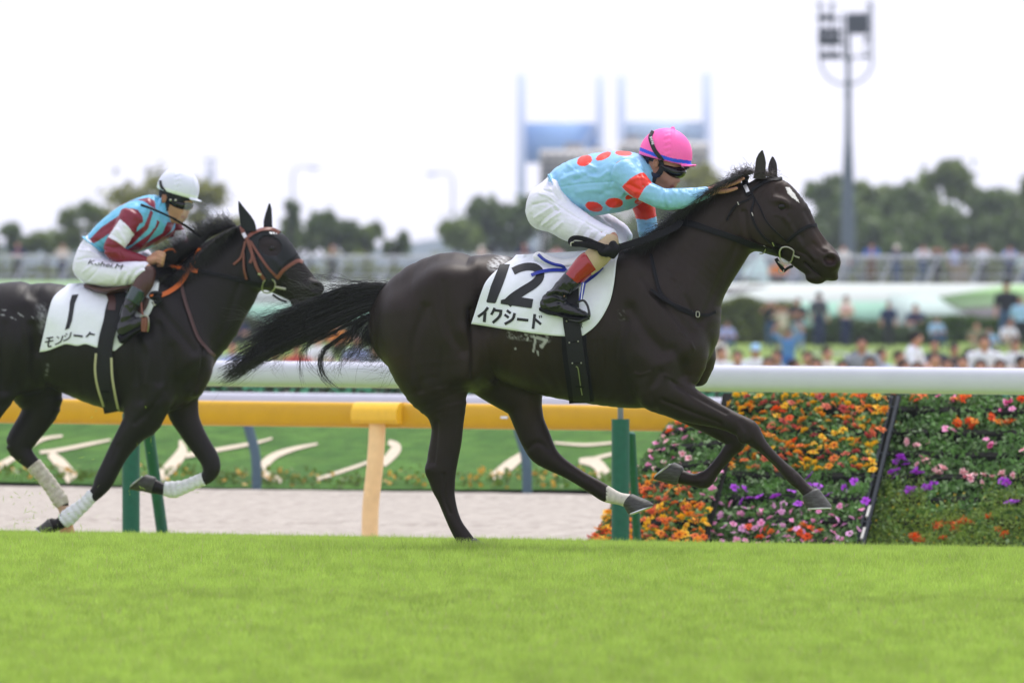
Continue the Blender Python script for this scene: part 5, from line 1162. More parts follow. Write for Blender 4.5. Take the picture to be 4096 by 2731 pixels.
cr = [(2520, 990), (2610, 962), (2680, 905), (2760, 838), (2840, 775), (2920, 722), (2990, 696)]
dr = [(-60, 60), (-90, 70), (-110, 90), (-120, 95), (-110, 70), (-80, 50), (-60, 20)]
A, Bq = mane(H1, cr, dr, 1500, 5, 1.0, lbias=-.1, wob=.009, sp=.005)
A2, B2 = mane(H1, [(2560, 985), (2640, 945), (2700, 890), (2740, 855)], [(-60, 10), (-80, 15), (-70, 0), (-60, -5)], 120, 6, 1.2, 0.0014, -.02, .012)
A3, B3 = mane(H1, [(2790, 815), (2880, 752), (2960, 705), (3010, 690)], [(-60, -12), (-50, -22), (-25, -45), (-10, -60)], 80, 8, 0.6, 0.001, 0.0, 0.02)
V, Fc = hair_mesh(np.concatenate([A, A2, A3]), np.concatenate([Bq, B2, B3])); obj('mane', mesh_np('mane', V, Fc), M_hair, R1)
A, Bq = mane(H1, [(2955, 712), (2985, 700), (3010, 692), (3040, 690), (3070, 695)], [(-50, 0), (-45, -8), (-35, -18), (30, 12), (50, 16)], 420, 9, 0.9, 0.0013, -.01, 0.02)
V, Fc = hair_mesh(A, Bq); obj('forelock', mesh_np('forelock', V, Fc), M_hair_b, R1)
# ================================================================== things that lie on a surface
def cling(fr, s, X, Y, l0=-0.1, near=True, fallback=0.0):
    """points of the near surface seen at pixels (X, Y)"""
    X = np.asarray(X, float).ravel(); Y = np.asarray(Y, float).ravel()
    l = np.full(len(X), l0)
    for it in range(3):
        P = np.array([fr.px(x, y, q) for x, y, q in zip(X, Y, l)])
        n = s.side(P[:, 0], P[:, 2], near)
        l = np.where(np.isnan(n), fallback, n)
    return np.column_stack([P[:, 0], l, P[:, 2]])
def clings(fr, ss, X, Y):
    """nearest to us of several surfaces"""
    Q = [cling(fr, s, X, Y, fallback=9.0) for s in ss]; Q = np.array(Q)
    i = Q[:, :, 1].argmin(0); P = Q[i, np.arange(Q.shape[1])]
    X = np.asarray(X, float).ravel(); Y = np.asarray(Y, float).ravel()
    for q in np.where(P[:, 1] > 5)[0]: P[q] = fr.px(X[q], Y[q], -0.05)
    return P
def strap(fr, s, path, w, m, name, parent, off=0.002, th=0.006, k=5, far=False, free=False, rnd=True, tw=None):
    """a strap of width w pixels along a pixel path, hugging the surface s (or free in the air with its own l)"""
    P = np.array([(list(q) + [0.0])[:3] for q in path], float); P = catmull(P, k) if len(P) > 2 else catmull(P, k)
    T = np.gradient(P[:, :2], axis=0); T /= np.linalg.norm(T, axis=1, keepdims=True) + 1e-9
    Nn = np.column_stack([-T[:, 1], T[:, 0]]); ww = np.interp(np.linspace(0, 1, len(P)), np.linspace(0, 1, len(w)), w) if hasattr(w, '__len__') else np.full(len(P), w)
    E = []
    for sgn in (-0.5, 0.0, 0.5):
        q = P[:, :2] + Nn * (ww * sgn)[:, None]
        if free: E.append(np.array([fr.px(a, b, c) for (a, b), c in zip(q, P[:, 2])]))
        else: E.append(clings(fr, s, q[:, 0], q[:, 1]) if isinstance(s, list) else cling(fr, s, q[:, 0], q[:, 1]))
    def make(E, sg):
        V = []; n = len(P)
        e = np.array(E)
        if not free:
            e[1, :, 1] = np.minimum(e[1, :, 1] * sg, (e[0, :, 1] + e[2, :, 1]) / 2 * sg) * sg
        out = e.copy(); out[:, :, 1] -= sg * (off + th); out[1, :, 1] -= sg * th * 0.3
        inn = e.copy(); inn[:, :, 1] -= sg * (off - 0.004)
        ring = [out[0], out[1], out[2], inn[2], inn[0]]
        V = np.stack(ring, 1).reshape(-1, 3); r = 5; Fc = []
        for i in range(n - 1):
            for j in range(r):
                a = i * r + j; b = i * r + (j + 1) % r; f = (a, b, b + r, a + r); Fc.append(f if sg < 0 else f[::-1])
        B = MB(); B.add(V, Fc); B.add(V[:r], [tuple(range(r))]); B.add(V[-r:], [tuple(range(r))])
        return B.build(name, m, parent)
    o = make(E, 1)
    if far and not free:
        Fs = []
        for e in E:
            l = s.side(e[:, 0], e[:, 2], False); f = e.copy(); f[:, 1] = np.where(np.isnan(l), 0, l); Fs.append(f)
        make(Fs, -1)
    return o
def rod(fr, path, r, m, name, parent, n=8, k=4):
    """free tube; rows (x, y, l), r in pixels"""
    P = fr.pts(path); P = catmull(P, k); rr = np.interp(np.linspace(0, 1, len(P)), np.linspace(0, 1, len(r)), r) / fr.pm if hasattr(r, '__len__') else r / fr.pm
    B = MB(); B.tube(P, rr, n); return B.build(name, m, parent)
def patch(fr, s, poly, m, name, parent, off, th=0.0):
    """flat print: a filled pixel polygon laid on a surface"""
    import mathutils.geometry as mg
    P = np.array(poly, float)
    V2 = []; 
    for i in range(len(P)):
        a, b = P[i], P[(i + 1) % len(P)]; d = np.hypot(*(b - a)); q = max(1, int(d / 14))
        V2 += [a + (b - a) * j / q for j in range(q)]
    x0, y0 = P.min(0); x1, y1 = P.max(0); st = 13.0
    gx, gy = np.meshgrid(np.arange(x0 + st / 2, x1, st), np.arange(y0 + st / 2, y1, st)); gx = gx.ravel(); gy = gy.ravel()
    m_ = inpoly(gx, gy, P); 
    B2 = np.array(V2); keep = [np.hypot(B2[:, 0] - a, B2[:, 1] - b).min() > 7 for a, b in zip(gx[m_], gy[m_])] if m_.any() else []
    inner = np.column_stack([gx[m_], gy[m_]])[np.array(keep, bool)] if m_.any() else np.zeros((0, 2))
    allp = np.vstack([B2, inner]); nb = len(B2)
    r = mg.delaunay_2d_cdt([Vector(p) for p in allp], [(i, (i + 1) % nb) for i in range(nb)], [], 1, 1e-4)
    q = np.array([(v.x, v.y) for v in r[0]])
    C = clings(fr, s, q[:, 0], q[:, 1]) if isinstance(s, list) else cling(fr, s, q[:, 0], q[:, 1])
    C[:, 1] -= off(q[:, 0], q[:, 1]) if callable(off) else off
    B = MB(); B.add(C, [tuple(f) for f in r[2]]); return B.build(name, m, parent, bevel=-1)
def stroke_poly(P, w, rnd=False):
    """outline of a thick pen stroke"""
    P = np.array(P, float); T = np.gradient(P, axis=0) if len(P) > 2 else np.tile(P[1] - P[0], (2, 1)); T /= np.linalg.norm(T, axis=1, keepdims=True)
    N = np.column_stack([-T[:, 1], T[:, 0]]); w = np.interp(np.linspace(0, 1, len(P)), np.linspace(0, 1, len(w)), w) if hasattr(w, '__len__') else np.full(len(P), w)
    return list(map(tuple, np.vstack([P + N * w[:, None] / 2, (P - N * w[:, None] / 2)[::-1]])))
def glyph_text(body, shear=0.0, bold=0.0):
    cu = bpy.data.curves.new('lettering', 'FONT'); cu.body = body; cu.size = 1.0; cu.shear = shear; cu.offset = bold; cu.resolution_u = 3
    o = bpy.data.objects.new('lettering', cu); COL.objects.link(o)
    dg = bpy.context.evaluated_depsgraph_get(); ev = o.evaluated_get(dg); me = ev.to_mesh()
    V = np.array([v.co[:2] for v in me.vertices]); Fc = [tuple(p.vertices) for p in me.polygons]; ev.to_mesh_clear()
    bpy.data.objects.remove(o); bpy.data.curves.remove(cu)
    return V, Fc
def text_on(fr, s, body, p0, p1, hgt, m, name, parent, off, shear=0.0, bold=0.0, bend=0.0):
    V, Fc = glyph_text(body, shear, bold); w = V[:, 0].max() - V[:, 0].min(); u = (V[:, 0] - V[:, 0].min()) / w
    p0 = np.array(p0, float); p1 = np.array(p1, float); d = p1 - p0; n = np.array([d[1], -d[0]]) / np.hypot(*d)
    q = p0 + u[:, None] * d + (V[:, 1] * hgt / 0.7 + bend * 4 * u * (1 - u))[:, None] * n
    C = clings(fr, s, q[:, 0], q[:, 1]) if isinstance(s, list) else cling(fr, s, q[:, 0], q[:, 1])
    C[:, 1] -= off
    B = MB(); B.add(C, Fc); return B.build(name, m, parent, bevel=-1)

def saddle_cloth(fr, s, left, right, bottom, nx, ny, woff, m, name, label, group=None):
    """left/right: pixel polylines from the spine down; bottom: pixel polyline between them"""
    Lc = catmull(np.array(left, float), 6); Rc = catmull(np.array(right, float), 6); Bc = catmull(np.array(bottom, float), 6)
    def par(c, t):
        d = np.r_[0, np.cumsum(np.hypot(*np.diff(c, axis=0).T))]; return np.array([np.interp(t * d[-1], d, c[:, i]) for i in range(2)]).T
    t = np.linspace(0, 1, ny); u = np.linspace(0, 1, nx)
    Lp, Rp, Bp = par(Lc, t), par(Rc, t), par(Bc, u)
    G = Lp[:, None] * (1 - u)[None, :, None] + Rp[:, None] * u[None, :, None]
    G += (t[:, None, None] ** 2) * (Bp - (Lp[-1] * (1 - u)[:, None] + Rp[-1] * u[:, None]))[None]
    q = G.reshape(-1, 2); C = cling(fr, s, q[:, 0], q[:, 1]).reshape(ny, nx, 3)
    near = C.copy(); near[:, :, 1] -= woff(G[:, :, 0], G[:, :, 1]); near[0, :, 2] += 0.012; near[1, :, 2] += 0.006
    far = C.copy(); fl = s.side(C[:, :, 0].ravel(), C[:, :, 2].ravel(), False).reshape(ny, nx); far[:, :, 1] = np.where(np.isnan(fl), 0, fl) + 0.014; far[0, :, 2] += 0.012
    A = np.concatenate([far[::-1], near], 0); k = 2 * ny
    Fc = [(i * nx + j, (i + 1) * nx + j, (i + 1) * nx + j + 1, i * nx + j + 1) for i in range(k - 1) for j in range(nx - 1)]
    me = mesh_np(name, A.reshape(-1, 3), np.array(Fc)[:, ::-1]); return me

# ------------------------------------------------------------------ tack of the leading horse
M_cloth = mat('white_saddle_cloth', (0.75, 0.78, 0.85), 0.8, 0.25, var=0.03, scale=9, bump=0.0012, bscale=300)
M_print = mat('black_print', (0.016, 0.017, 0.02), 0.6, 0.35, var=0.1)
M_blue = mat('blue_leather', S(22, 44, 150), 0.35, 0.5, var=0.12, scale=40)
M_white_l = mat('white_leather', (0.78, 0.78, 0.80), 0.4, 0.4, var=0.03)
def woff1(x, y):
    return 0.016 + 0.0035 * np.sin((x - y * 0.4) / 46.0) * np.clip((y - 1060) / 120, 0, 1) + 0.005 * np.exp(-((x - 2190 - (y - 1100) * .35) / 26) ** 2) * (y < 1200) + 0.003 * np.sin((x + y) / 21.0)
L_ = [(2066, 1028), (2040, 1044), (2000, 1070), (1950, 1120), (1925, 1175), (1887, 1295)]
R_ = [(2478, 1004), (2474, 1020), (2465, 1050), (2455, 1145), (2435, 1220), (2390, 1295), (2335, 1342)]
B_ = [(1887, 1295), (2050, 1321), (2170, 1338), (2265, 1345), (2335, 1342)]
def local(o, root):   # a thing with its mesh in the frame of a horse
    o.matrix_world = Matrix.Translation(root.location) @ Matrix.Rotation(root.rotation_euler.z, 4, 'Z'); return o
def sub_root(name, root, label, cat, group=None):
    return thing(name, label, cat, tuple(root.location), root.rotation_euler.z, group)
o = obj('saddle_cloth', saddle_cloth(H1, s1, L_, R_, B_, 60, 34, woff1, None, 'saddle_cloth', ''), M_cloth)
tag(o, 'white saddle cloth with black 12 and katakana name on the leading horse', 'saddle cloth'); local(o, R1); SCL1 = o
md = o.modifiers.new('thick', 'SOLIDIFY'); md.thickness = 0.005; md.offset = 1
lo1 = lambda x, y: woff1(x, y) + 0.003
def zc(P): return [(1500 + u / 2, 950 + v / 2) for u, v in P]
patch(H1, s1, zc([(1003, 213), (1084, 213), (1030, 370), (972, 518), (962, 526), (903, 520), (894, 512), (930, 390)]), M_print, 'digit', SCL1, lo1)
two = [(1108, 270), (1160, 246), (1225, 232), (1285, 240), (1322, 275), (1318, 325), (1270, 375), (1190, 425), (1110, 480), (1060, 530)]
two = catmull(np.array(two, float), 3)
patch(H1, s1, zc(stroke_poly(two, [60, 62, 66, 70, 72, 76])), M_print, 'digit', SCL1, lo1)
patch(H1, s1, zc([(1012, 500), (1010, 530), (1250, 566), (1258, 560), (1270, 492), (1120, 470)]), M_print, 'digit', SCL1, lambda x, y: lo1(x, y) + 0.0006)
def kana(fr, s, strokes, m, parent, off, zf):
    for n_, g_ in enumerate(strokes):
        for q, (P, w) in enumerate(g_):
            P = catmull(np.array(P, float), 3) if len(P) > 2 else np.array(P, float)
            patch(fr, s, zf(stroke_poly(P, w)), m, 'letter', parent, (lambda x, y, e=q: off(x, y) + 0.0003 * e))
K1 = [[([(908, 558), (880, 595), (828, 634)], 22), ([(885, 598), (878, 676)], 24)],
      [([(962, 562), (950, 590), (934, 618)], 20), ([(952, 580), (1022, 588)], 20), ([(1012, 580), (1000, 630), (945, 682)], 22)],
      [([(1058, 582), (1090, 606)], 20), ([(1040, 616), (1074, 640)], 20), ([(1122, 604), (1104, 655), (1042, 692)], 22)],
      [([(1140, 652), (1230, 662)], 22)],
      [([(1280, 612), (1268, 730)], 22), ([(1278, 648), (1332, 694)], 20), ([(1316, 624), (1322, 644)], 8), ([(1330, 621), (1337, 641)], 8)]]
kana(H1, s1, K1, M_print, SCL1, lo1, zc)
kana(H1, s1, [[([(1650, 680), (1652, 722)], 5), ([(1650, 682), (1662, 690), (1652, 702)], 5), ([(1654, 702), (1664, 722)], 5)]], M_print, SCL1, lo1, zc)

# girth
g = sub_root('girth', R1, 'black elastic girth strap with steel rivets round the leading horse', 'girth')
M_web = mat('black_webbing', (0.012, 0.012, 0.014), 0.7, 0.3, var=0.35, scale=120, bump=0.002, bscale=500)
M_pad = mat('girth_pad', (0.009, 0.009, 0.011), 0.85, 0.2, var=0.2, scale=60)
strap(H1, s1, [(2297, 1335), (2299, 1400), (2308, 1470), (2318, 1540), (2325, 1590), (2327, 1610)], 98, M_pad, 'pad', g, 0.004, 0.012, far=True)
strap(H1, s1, [(2284, 1120), (2287, 1270), (2297, 1345), (2310, 1450), (2320, 1515), (2327, 1580), (2328, 1612)], 66, M_web, 'webbing', g, 0.026, 0.008, far=True)
for p in [(2281, 1370), (2316, 1365), (2293, 1452), (2328, 1451), (2270, 1284), (2306, 1274)]:
    c = cling(H1, s1, [p[0]], [p[1]])[0] - np.array([0, 0.037, 0]); B = MB(); B.ell(c, (.005, .004, .005), 8, 5); B.build('rivet', M_steel, g)
strap(H1, s1, [(2281, 1370), (2316, 1365)], 6, M_leather, 'loop', g, 0.034, 0.003); strap(H1, s1, [(2293, 1452), (2328, 1451)], 6, M_leather, 'loop', g, 0.034, 0.003)
strap(H1, s1, [(2307, 1465), (2316, 1475), (2325, 1540), (2332, 1580)], 4, M_steel, 'hook', g, 0.034, 0.003); strap(H1, s1, [(2306, 1545), (2342, 1548)], 8, M_leather, 'loop', g, 0.035, 0.003)

# saddle: a scrap of white leather edged in blue
sd = sub_root('saddle', R1, 'tiny white racing saddle with blue edging above cloth 12', 'saddle')
s_ = SDF(H1.px(2120, 1130) - [0, .3, 0], H1.px(2420, 990) + [0, .3, 0], 0.006)
C = H1.pts([(2152, 1026), (2200, 1046), (2260, 1062), (2320, 1052), (2380, 1040)]); s_.loft(C, [.028, .034, .036, .036, .034], [.12, .15, .17, .17, .15], 0.02)
V, Fc = s_.mesh(2); obj('seat', mesh_np('seat', V, Fc), M_white_l, sd)
strap(H1, [s1, s_], [(2155, 1017), (2180, 1040), (2215, 1056), (2250, 1064), (2266, 1082)], 12, M_blue, 'edging', sd, 0.018, 0.008)
strap(H1, s1, [(2128, 1100), (2160, 1088), (2205, 1080), (2262, 1080)], 13, M_blue, 'billet', sd, 0.026, 0.004)
strap(H1, s1, [(2340, 1130), (2380, 1100), (2412, 1068)], 14, M_blue, 'edging', sd, 0.022, 0.006)

# bridle
bd = sub_root('bridle', R1, 'black leather bridle with steel bit on the leading horse', 'bridle')
strap(H1, s1, [(2990, 702), (2980, 722), (2984, 748), (2995, 782)], [20, 24, 26, 20], M_leather, 'headpiece', bd, 0.003, 0.006, far=True)
strap(H1, s1, [(2979, 740), (2986, 752), (2993, 768)], 15, mat('silver_tag', (0.6, 0.6, 0.62), 0.3, metal=0.6), 'tag', bd, 0.010, 0.004)
strap(H1, s1, [(2995, 780), (3012, 756), (3040, 738), (3083, 717), (3128, 714)], 12, M_leather, 'browband', bd, 0.003, 0.007, far=True)
strap(H1, s1, [(3008, 770), (3016, 803), (3006, 841), (3014, 883), (3033, 921), (3063, 956), (3094, 978), (3132, 996)], [7, 7, 9, 10, 9, 9, 9, 8], M_leather, 'cheekpiece', bd, 0.003, 0.006, far=True)
strap(H1, s1, [(3014, 786), (3041, 833), (3067, 887), (3113, 936), (3150, 968)], 6, M_leather, 'noseband_strap', bd, 0.003, 0.004, far=True)
strap(H1, s1, [(3146, 970), (3190, 933), (3232, 907), (3268, 899)], 14, M_leather, 'noseband', bd, 0.003, 0.008, far=True)
strap(H1, s1, [(3012, 778), (2995, 797), (2953, 814)], 7, M_leather, 'throatlash', bd, 0.003, 0.004)
strap(H1, s1, [(2955, 812), (2933, 833), (2918, 858), (2907, 882)], 8, M_leather, 'throatlash', bd, 0.006, 0.005)
for a, b, c in [((2951, 808), (2956, 820), 3.5), ((3090, 970), (3097, 985), 4), ((3008, 850), (3013, 864), 3.5)]:
    strap(H1, s1, [a, b], c, M_steel, 'buckle', bd, 0.010, 0.003)
def ring_on(fr, s, path, r, m, name, parent, off=0.012):
    P = catmull(np.array(path, float), 4); C = cling(fr, s, P[:, 0], P[:, 1]); C[:, 1] = np.nanmedian(C[:, 1]) * 0.7 + C[:, 1] * 0.3 - off
    B = MB(); B.tube(C, r / fr.pm, 7); return B.build(name, m, parent)
ring_on(H1, s1, [(3122, 1000), (3130, 990), (3150, 988), (3170, 998), (3176, 1008), (3172, 1030), (3166, 1047), (3152, 1052), (3136, 1047), (3124, 1030), (3120, 1012), (3122, 1000)], 3.3, M_steel, 'bit_ring', bd, 0.02)
ring_on(H1, s1, [(3174, 1020), (3185, 1026), (3199, 1031)], 3.6, M_steel, 'bit_prong', bd, 0.018)
ring_on(H1, s1, [(3054, 982), (3061, 990), (3062, 1002), (3056, 1014), (3043, 1014)], 2.6, M_steel, 'rein_ring', bd, 0.02)
rod(H1, [(3104, 1034, -.04), (3114, 1052, -.04), (3128, 1072, -.03), (3138, 1083, -.01)], 8, M_leather, 'chin_strap', bd)
rod(H1, [(3138, 1083, -.02), (3152, 1072, -.03), (3172, 1064, -.03)], 5.5, M_leather, 'chin_strap', bd)
rod(H1, [(3125 + 10 * math.cos(a / 10 * 6.283), 1082 + 10 * math.sin(a / 10 * 6.283), -.03) for a in range(11)], 2.2, M_steel, 'chin_ring', bd, k=2)
rod(H1, [(3112, 1046, -.05), (3124, 1056, -.05), (3135, 1066, -.045)], 2.6, M_steel, 'buckle', bd)

rn_ = sub_root('reins', R1, 'black reins knotted in a loop by the pink capped rider\'s knee', 'reins')
strap(H1, s1, [(3128, 1018), (3060, 1000), (2968, 965), (2891, 936), (2830, 916), (2777, 898), (2706, 886)], [26, 25, 25, 24, 23, 26, 26], M_leather, 'rein', rn_, 0.007, 0.007)
strap(H1, None, [(2722, 882, -.12), (2700, 908, -.15), (2617, 946, -.24), (2533, 972, -.30), (2452, 998, -.345)], 27, M_leather, 'rein', rn_, 0.0, 0.008, free=True)
strap(H1, None, [(2450, 1005, -.36), (2400, 992, -.355), (2335, 978, -.35), (2292, 975, -.345), (2283, 962, -.34), (2300, 951, -.335), (2340, 957, -.33), (2385, 978, -.335), (2430, 1000, -.345)], [34, 26, 24, 22, 20, 18, 20, 26, 36], M_leather, 'rein', rn_, 0.0, 0.010, free=True, k=7)
s_ = SDF(H1.px(2350, 1080, 0) - [0, .46, 0], H1.px(2520, 930, 0) - [0, .22, 0], 0.005)
s_.loft(H1.pts([(2450, 975, -.36), (2462, 1000, -.37), (2448, 1022, -.36)]), .022, .02, 0.012); s_.loft(H1.pts([(2470, 990, -.355), (2440, 1004, -.372), (2412, 1012, -.36), (2398, 1000, -.355)]), [.018, .022, .02, .015], .016, 0.01)
s_.loft(H1.pts([(2425, 985, -.355), (2432, 1010, -.37), (2425, 1020, -.36)]), .014, .013, 0.008)
V, Fc = s_.mesh(2); obj('knot', mesh_np('knot', V, Fc), M_leather, rn_)
rod(H1, [(2296, 968, -.37), (2284, 972, -.37), (2283, 984, -.37)], 3, M_steel, 'buckle', rn_)

bp = sub_root('breastplate', R1, 'thin black breast strap buckled round the leading horse\'s chest', 'breast strap')
strap(H1, s1, [(2604, 1015), (2620, 1090), (2640, 1165), (2670, 1200), (2720, 1235), (2780, 1255), (2830, 1260), (2866, 1247)], [12, 13, 14, 14, 14, 12, 12, 12], M_leather, 'strap', bp, 0.004, 0.006, far=True)
strap(H1, s1, [(2604, 1156), (2635, 1180), (2668, 1203), (2725, 1228), (2770, 1245)], [9, 13, 12, 11, 9], M_leather, 'strap_end', bp, 0.012, 0.005)
ring_on(H1, s1, [(2786, 1246), (2798, 1248), (2798, 1266), (2786, 1265), (2786, 1246)], 2.2, M_steel, 'buckle', bp, 0.014)
# ================================================================== riders
M_skin = mat('skin', S(176, 128, 108), 0.5, 0.4, var=0.08, scale=30, bump=0.0006, bscale=300)
M_skin_d = mat('tanned_skin', S(158, 112, 92), 0.5, 0.4, var=0.1, scale=30, bump=0.0006, bscale=300)
M_silk1 = mat('rider_silk', rough=0.38, spec=0.45, attr=True, var=0.04, scale=12, bump=0.0006, bscale=120)
M_breech = mat('white_breeches', (0.73, 0.73, 0.84), 0.55, 0.35, var=0.04, scale=14, bump=0.001, bscale=120)
M_beige = mat('beige_leggings', S(180, 160, 130), 0.75, 0.3, var=0.08, scale=60, bump=0.0008, bscale=400)
M_patent = mat('black_patent_leather', (0.010, 0.011, 0.014), 0.22, 0.35, var=0.1, coat=0.25, bump=0.0015, bscale=28, coat_rough=0.06)
M_redpat = mat('red_patent_leather', S(146, 8, 20), 0.2, 0.5, var=0.08, coat=0.5, bump=0.0008, bscale=30)
M_goggle = mat('goggle_lens', (0.006, 0.006, 0.008), 0.12, 0.4, var=0.0)
M_blackcap = mat('black_skullcap', (0.014, 0.015, 0.02), 0.7, 0.3, var=0.2, scale=30)

def add_l(s, fr, P, l=0.0, k=0.02, op='u', grow=0.0, cap=0.9):
    C, rn, rl = line(fr, P, l); s.loft(C, rn, rl, k, op, cap=cap, grow=grow)
def add_p(s, fr, P, l=0.0, k=0.02, op='u', grow=0.0, cap=0.9):
    C, rn, rl = fr.pairs(P, l); s.loft(C, rn, rl, k, op, cap=cap, grow=grow)
def finish(s, fr, name, m, parent, strokes=(), col=None, wr=0.0, wsc=10, seed=1, smooth=2, both=False):
    V, Fc = s.mesh(smooth)
    if strokes: V = strokes_on(fr, V, Fc, strokes, both, gain=1.6)
    if wr:
        N = vnormals(V, Fc); V = V + N * (wr * fbm(V * np.array([1, 1, 1.0]), wsc, seed, 2))[:, None]
    me = mesh_np(name, V, Fc)
    if col is not None: vcol(me, col(V))
    return obj(name, me, m, parent)
def box_of(fr, x0, y0, x1, y1, l0, l1):
    p = fr.px(x0, y1, 0); q = fr.px(x1, y0, 0); return (p[0] - .06, l0, p[2] - .06), (q[0] + .06, l1, q[2] + .06)

RD1 = sub_root('person', R1, 'rider in light blue silks with red spots and pink cap, leaning over the leading horse', 'rider')
# --- body (one skin): torso, head, arms, hands, legs
TOR1 = [(2207, 692, 2250, 788, .13), (2240, 660, 2300, 826, .155), (2300, 633, 2365, 860, .17), (2380, 614, 2430, 856, .178), (2460, 606, 2505, 842, .18), (2525, 616, 2560, 800, .15), (2572, 648, 2592, 738, .085)]
ARM1 = [(2492, 690, 62, .085, -.14), (2535, 728, 57, .072, -.175), (2578, 762, 44, .058, -.20), (2618, 782, 42, .055, -.205), (2655, 796, 43, .055, -.20), (2715, 795, 42, .05, -.165), (2765, 785, 34, .042, -.12), (2805, 776, 27, .036, -.085), (2836, 767, 22, .03, -.065)]
ARMF1 = [(2540, 760, 55, .07, .14), (2575, 830, 44, .055, .19), (2586, 880, 41, .052, .20), (2596, 940, 40, .052, .20), (2612, 962, 30, .045, .18), (2640, 940, 27, .038, .14), (2664, 915, 22, .03, .10)]
THI1 = [(2192, 800, 84, .105, -.085), (2245, 868, 76, .1, -.12), (2322, 915, 66, .088, -.17), (2395, 942, 50, .07, -.22), (2440, 956, 42, .058, -.25)]
SHIN1 = [(2435, 965, 38, .05, -.25), (2395, 1025, 50, .055, -.285), (2345, 1068, 45, .052, -.30), (2292, 1120, 38, .045, -.31), (2245, 1180, 28, .036, -.32)]
b = SDF(*box_of(H1, 2090, 500, 2990, 1290, -.42, .32), 0.005)
add_p(b, H1, TOR1, 0, 0.02, grow=-.012)
for P in (ARM1, ARMF1, THI1, SHIN1): add_l(b, H1, P, 0, 0.03, grow=-.011)
add_l(b, H1, [(2300, 850, 60, .08, .13), (2400, 890, 50, .07, .2), (2490, 935, 34, .05, .24)], 0, 0.03, grow=-.011)
add_l(b, H1, [(2560, 690, 46, .058), (2610, 712, 44, .056), (2640, 700, 44, .058)], 0, 0.03)
b.ball(H1.px(2652, 655), (.105, .076, .105), .02)
add_l(b, H1, [(2660, 680, 56, .064), (2676, 722, 38, .05), (2668, 752, 27, .036)], 0, .02)
add_l(b, H1, [(2624, 722, 18, .05), (2650, 748, 16, .04)], 0, .015)
add_l(b, H1, [(2699, 700, 8, .011), (2708, 715, 10, .014), (2712, 725, 9, .018)], 0, .008)
b.ball(H1.px(2692, 739), (.013, .022, .007), .006); b.ball(H1.px(2688, 747), (.012, .02, .007), .005); b.ball(H1.px(2674, 759), (.02, .022, .016), .01)
add_l(b, H1, [(2690, 743, 2, .03), (2680, 745, 2, .035)], 0, .003, 's')
# near hand laid on the mane: palm, four fingers, thumb
add_l(b, H1, [(2832, 769, 19, .026, -.066), (2862, 758, 19, .034, -.066), (2890, 746, 17, .040, -.064), (2910, 737, 13, .040, -.062)], 0, .015)
for P in ([(2902, 745, 8, .0095, -.098), (2930, 737, 7.2, .009, -.100), (2948, 730, 6.6, .0085, -.100), (2962, 725, 5.6, .0075, -.098)],
          [(2908, 739, 8, .0095, -.075), (2938, 729, 7.2, .009, -.075), (2958, 721, 6.6, .0085, -.073), (2975, 714, 5.6, .0075, -.070)],
          [(2908, 735, 8, .0095, -.052), (2936, 724, 7, .009, -.050), (2954, 715, 6.4, .0085, -.047), (2969, 707, 5.6, .0075, -.044)],
          [(2902, 732, 7, .0085, -.030), (2926, 722, 6.4, .008, -.027), (2940, 714, 5.8, .0075, -.024), (2951, 708, 5, .007, -.022)],
          [(2874, 766, 10, .012, -.093), (2900, 765, 9, .0105, -.105), (2924, 760, 8, .0095, -.108), (2947, 753, 6.5, .008, -.108)]):
    add_l(b, H1, P, 0, .005)
# far hand closed round the rein
add_l(b, H1, [(2660, 918, 19, .024, .10), (2684, 900, 20, .034, .08), (2700, 890, 16, .036, .07)], 0, .012)
for i, ly in enumerate((.04, .06, .08, .10)):
    add_l(b, H1, [(2698, 884 + i, 7.5, .0095, ly), (2716, 886 + i, 7, .009, ly), (2718, 902 + i, 6.5, .0085, ly), (2704, 908 + i, 6, .008, ly)], 0, .004)
add_l(b, H1, [(2680, 888, 9, .011, .035), (2700, 876, 8, .01, .028), (2716, 878, 7, .009, .03)], 0, .005)
def col_skin1(V):
    x, y = proj(H1, V); C = np.tile(np.array(S(172, 124, 104)), (len(V), 1)) * (1 + 0.06 * fbm(V, 12, 2))[:, None]
    C = np.where((capd(x, y, 2690, 744, 2686, 746) < 6)[:, None], np.array(S(150, 84, 78)), C)
    beard = np.clip(1 - capd(x, y, 2630, 725, 2674, 757) / 34, 0, 1) * 0.45
    beard = np.maximum(beard, np.clip(1 - capd(x, y, 2698, 735, 2688, 738) / 8, 0, 1) * .3)[:, None]
    return C * (1 - beard) + np.array(S(86, 66, 60)) * beard
finish(b, H1, 'body', mat('rider_skin', rough=0.5, spec=0.4, attr=True, var=0.05, scale=30), RD1, col=col_skin1)
# ear
B = MB(); c = H1.px(2622, 656, -.083); B.ell(c, (.016, .009, .025), 12, 8, rotl(math.radians(-14))); B.tube(H1.pts([(2616, 672, -.088), (2612, 656, -.09), (2618, 640, -.091), (2629, 640, -.09), (2633, 652, -.088)]), .0045, 6); B.build('ear', M_skin_d, RD1)

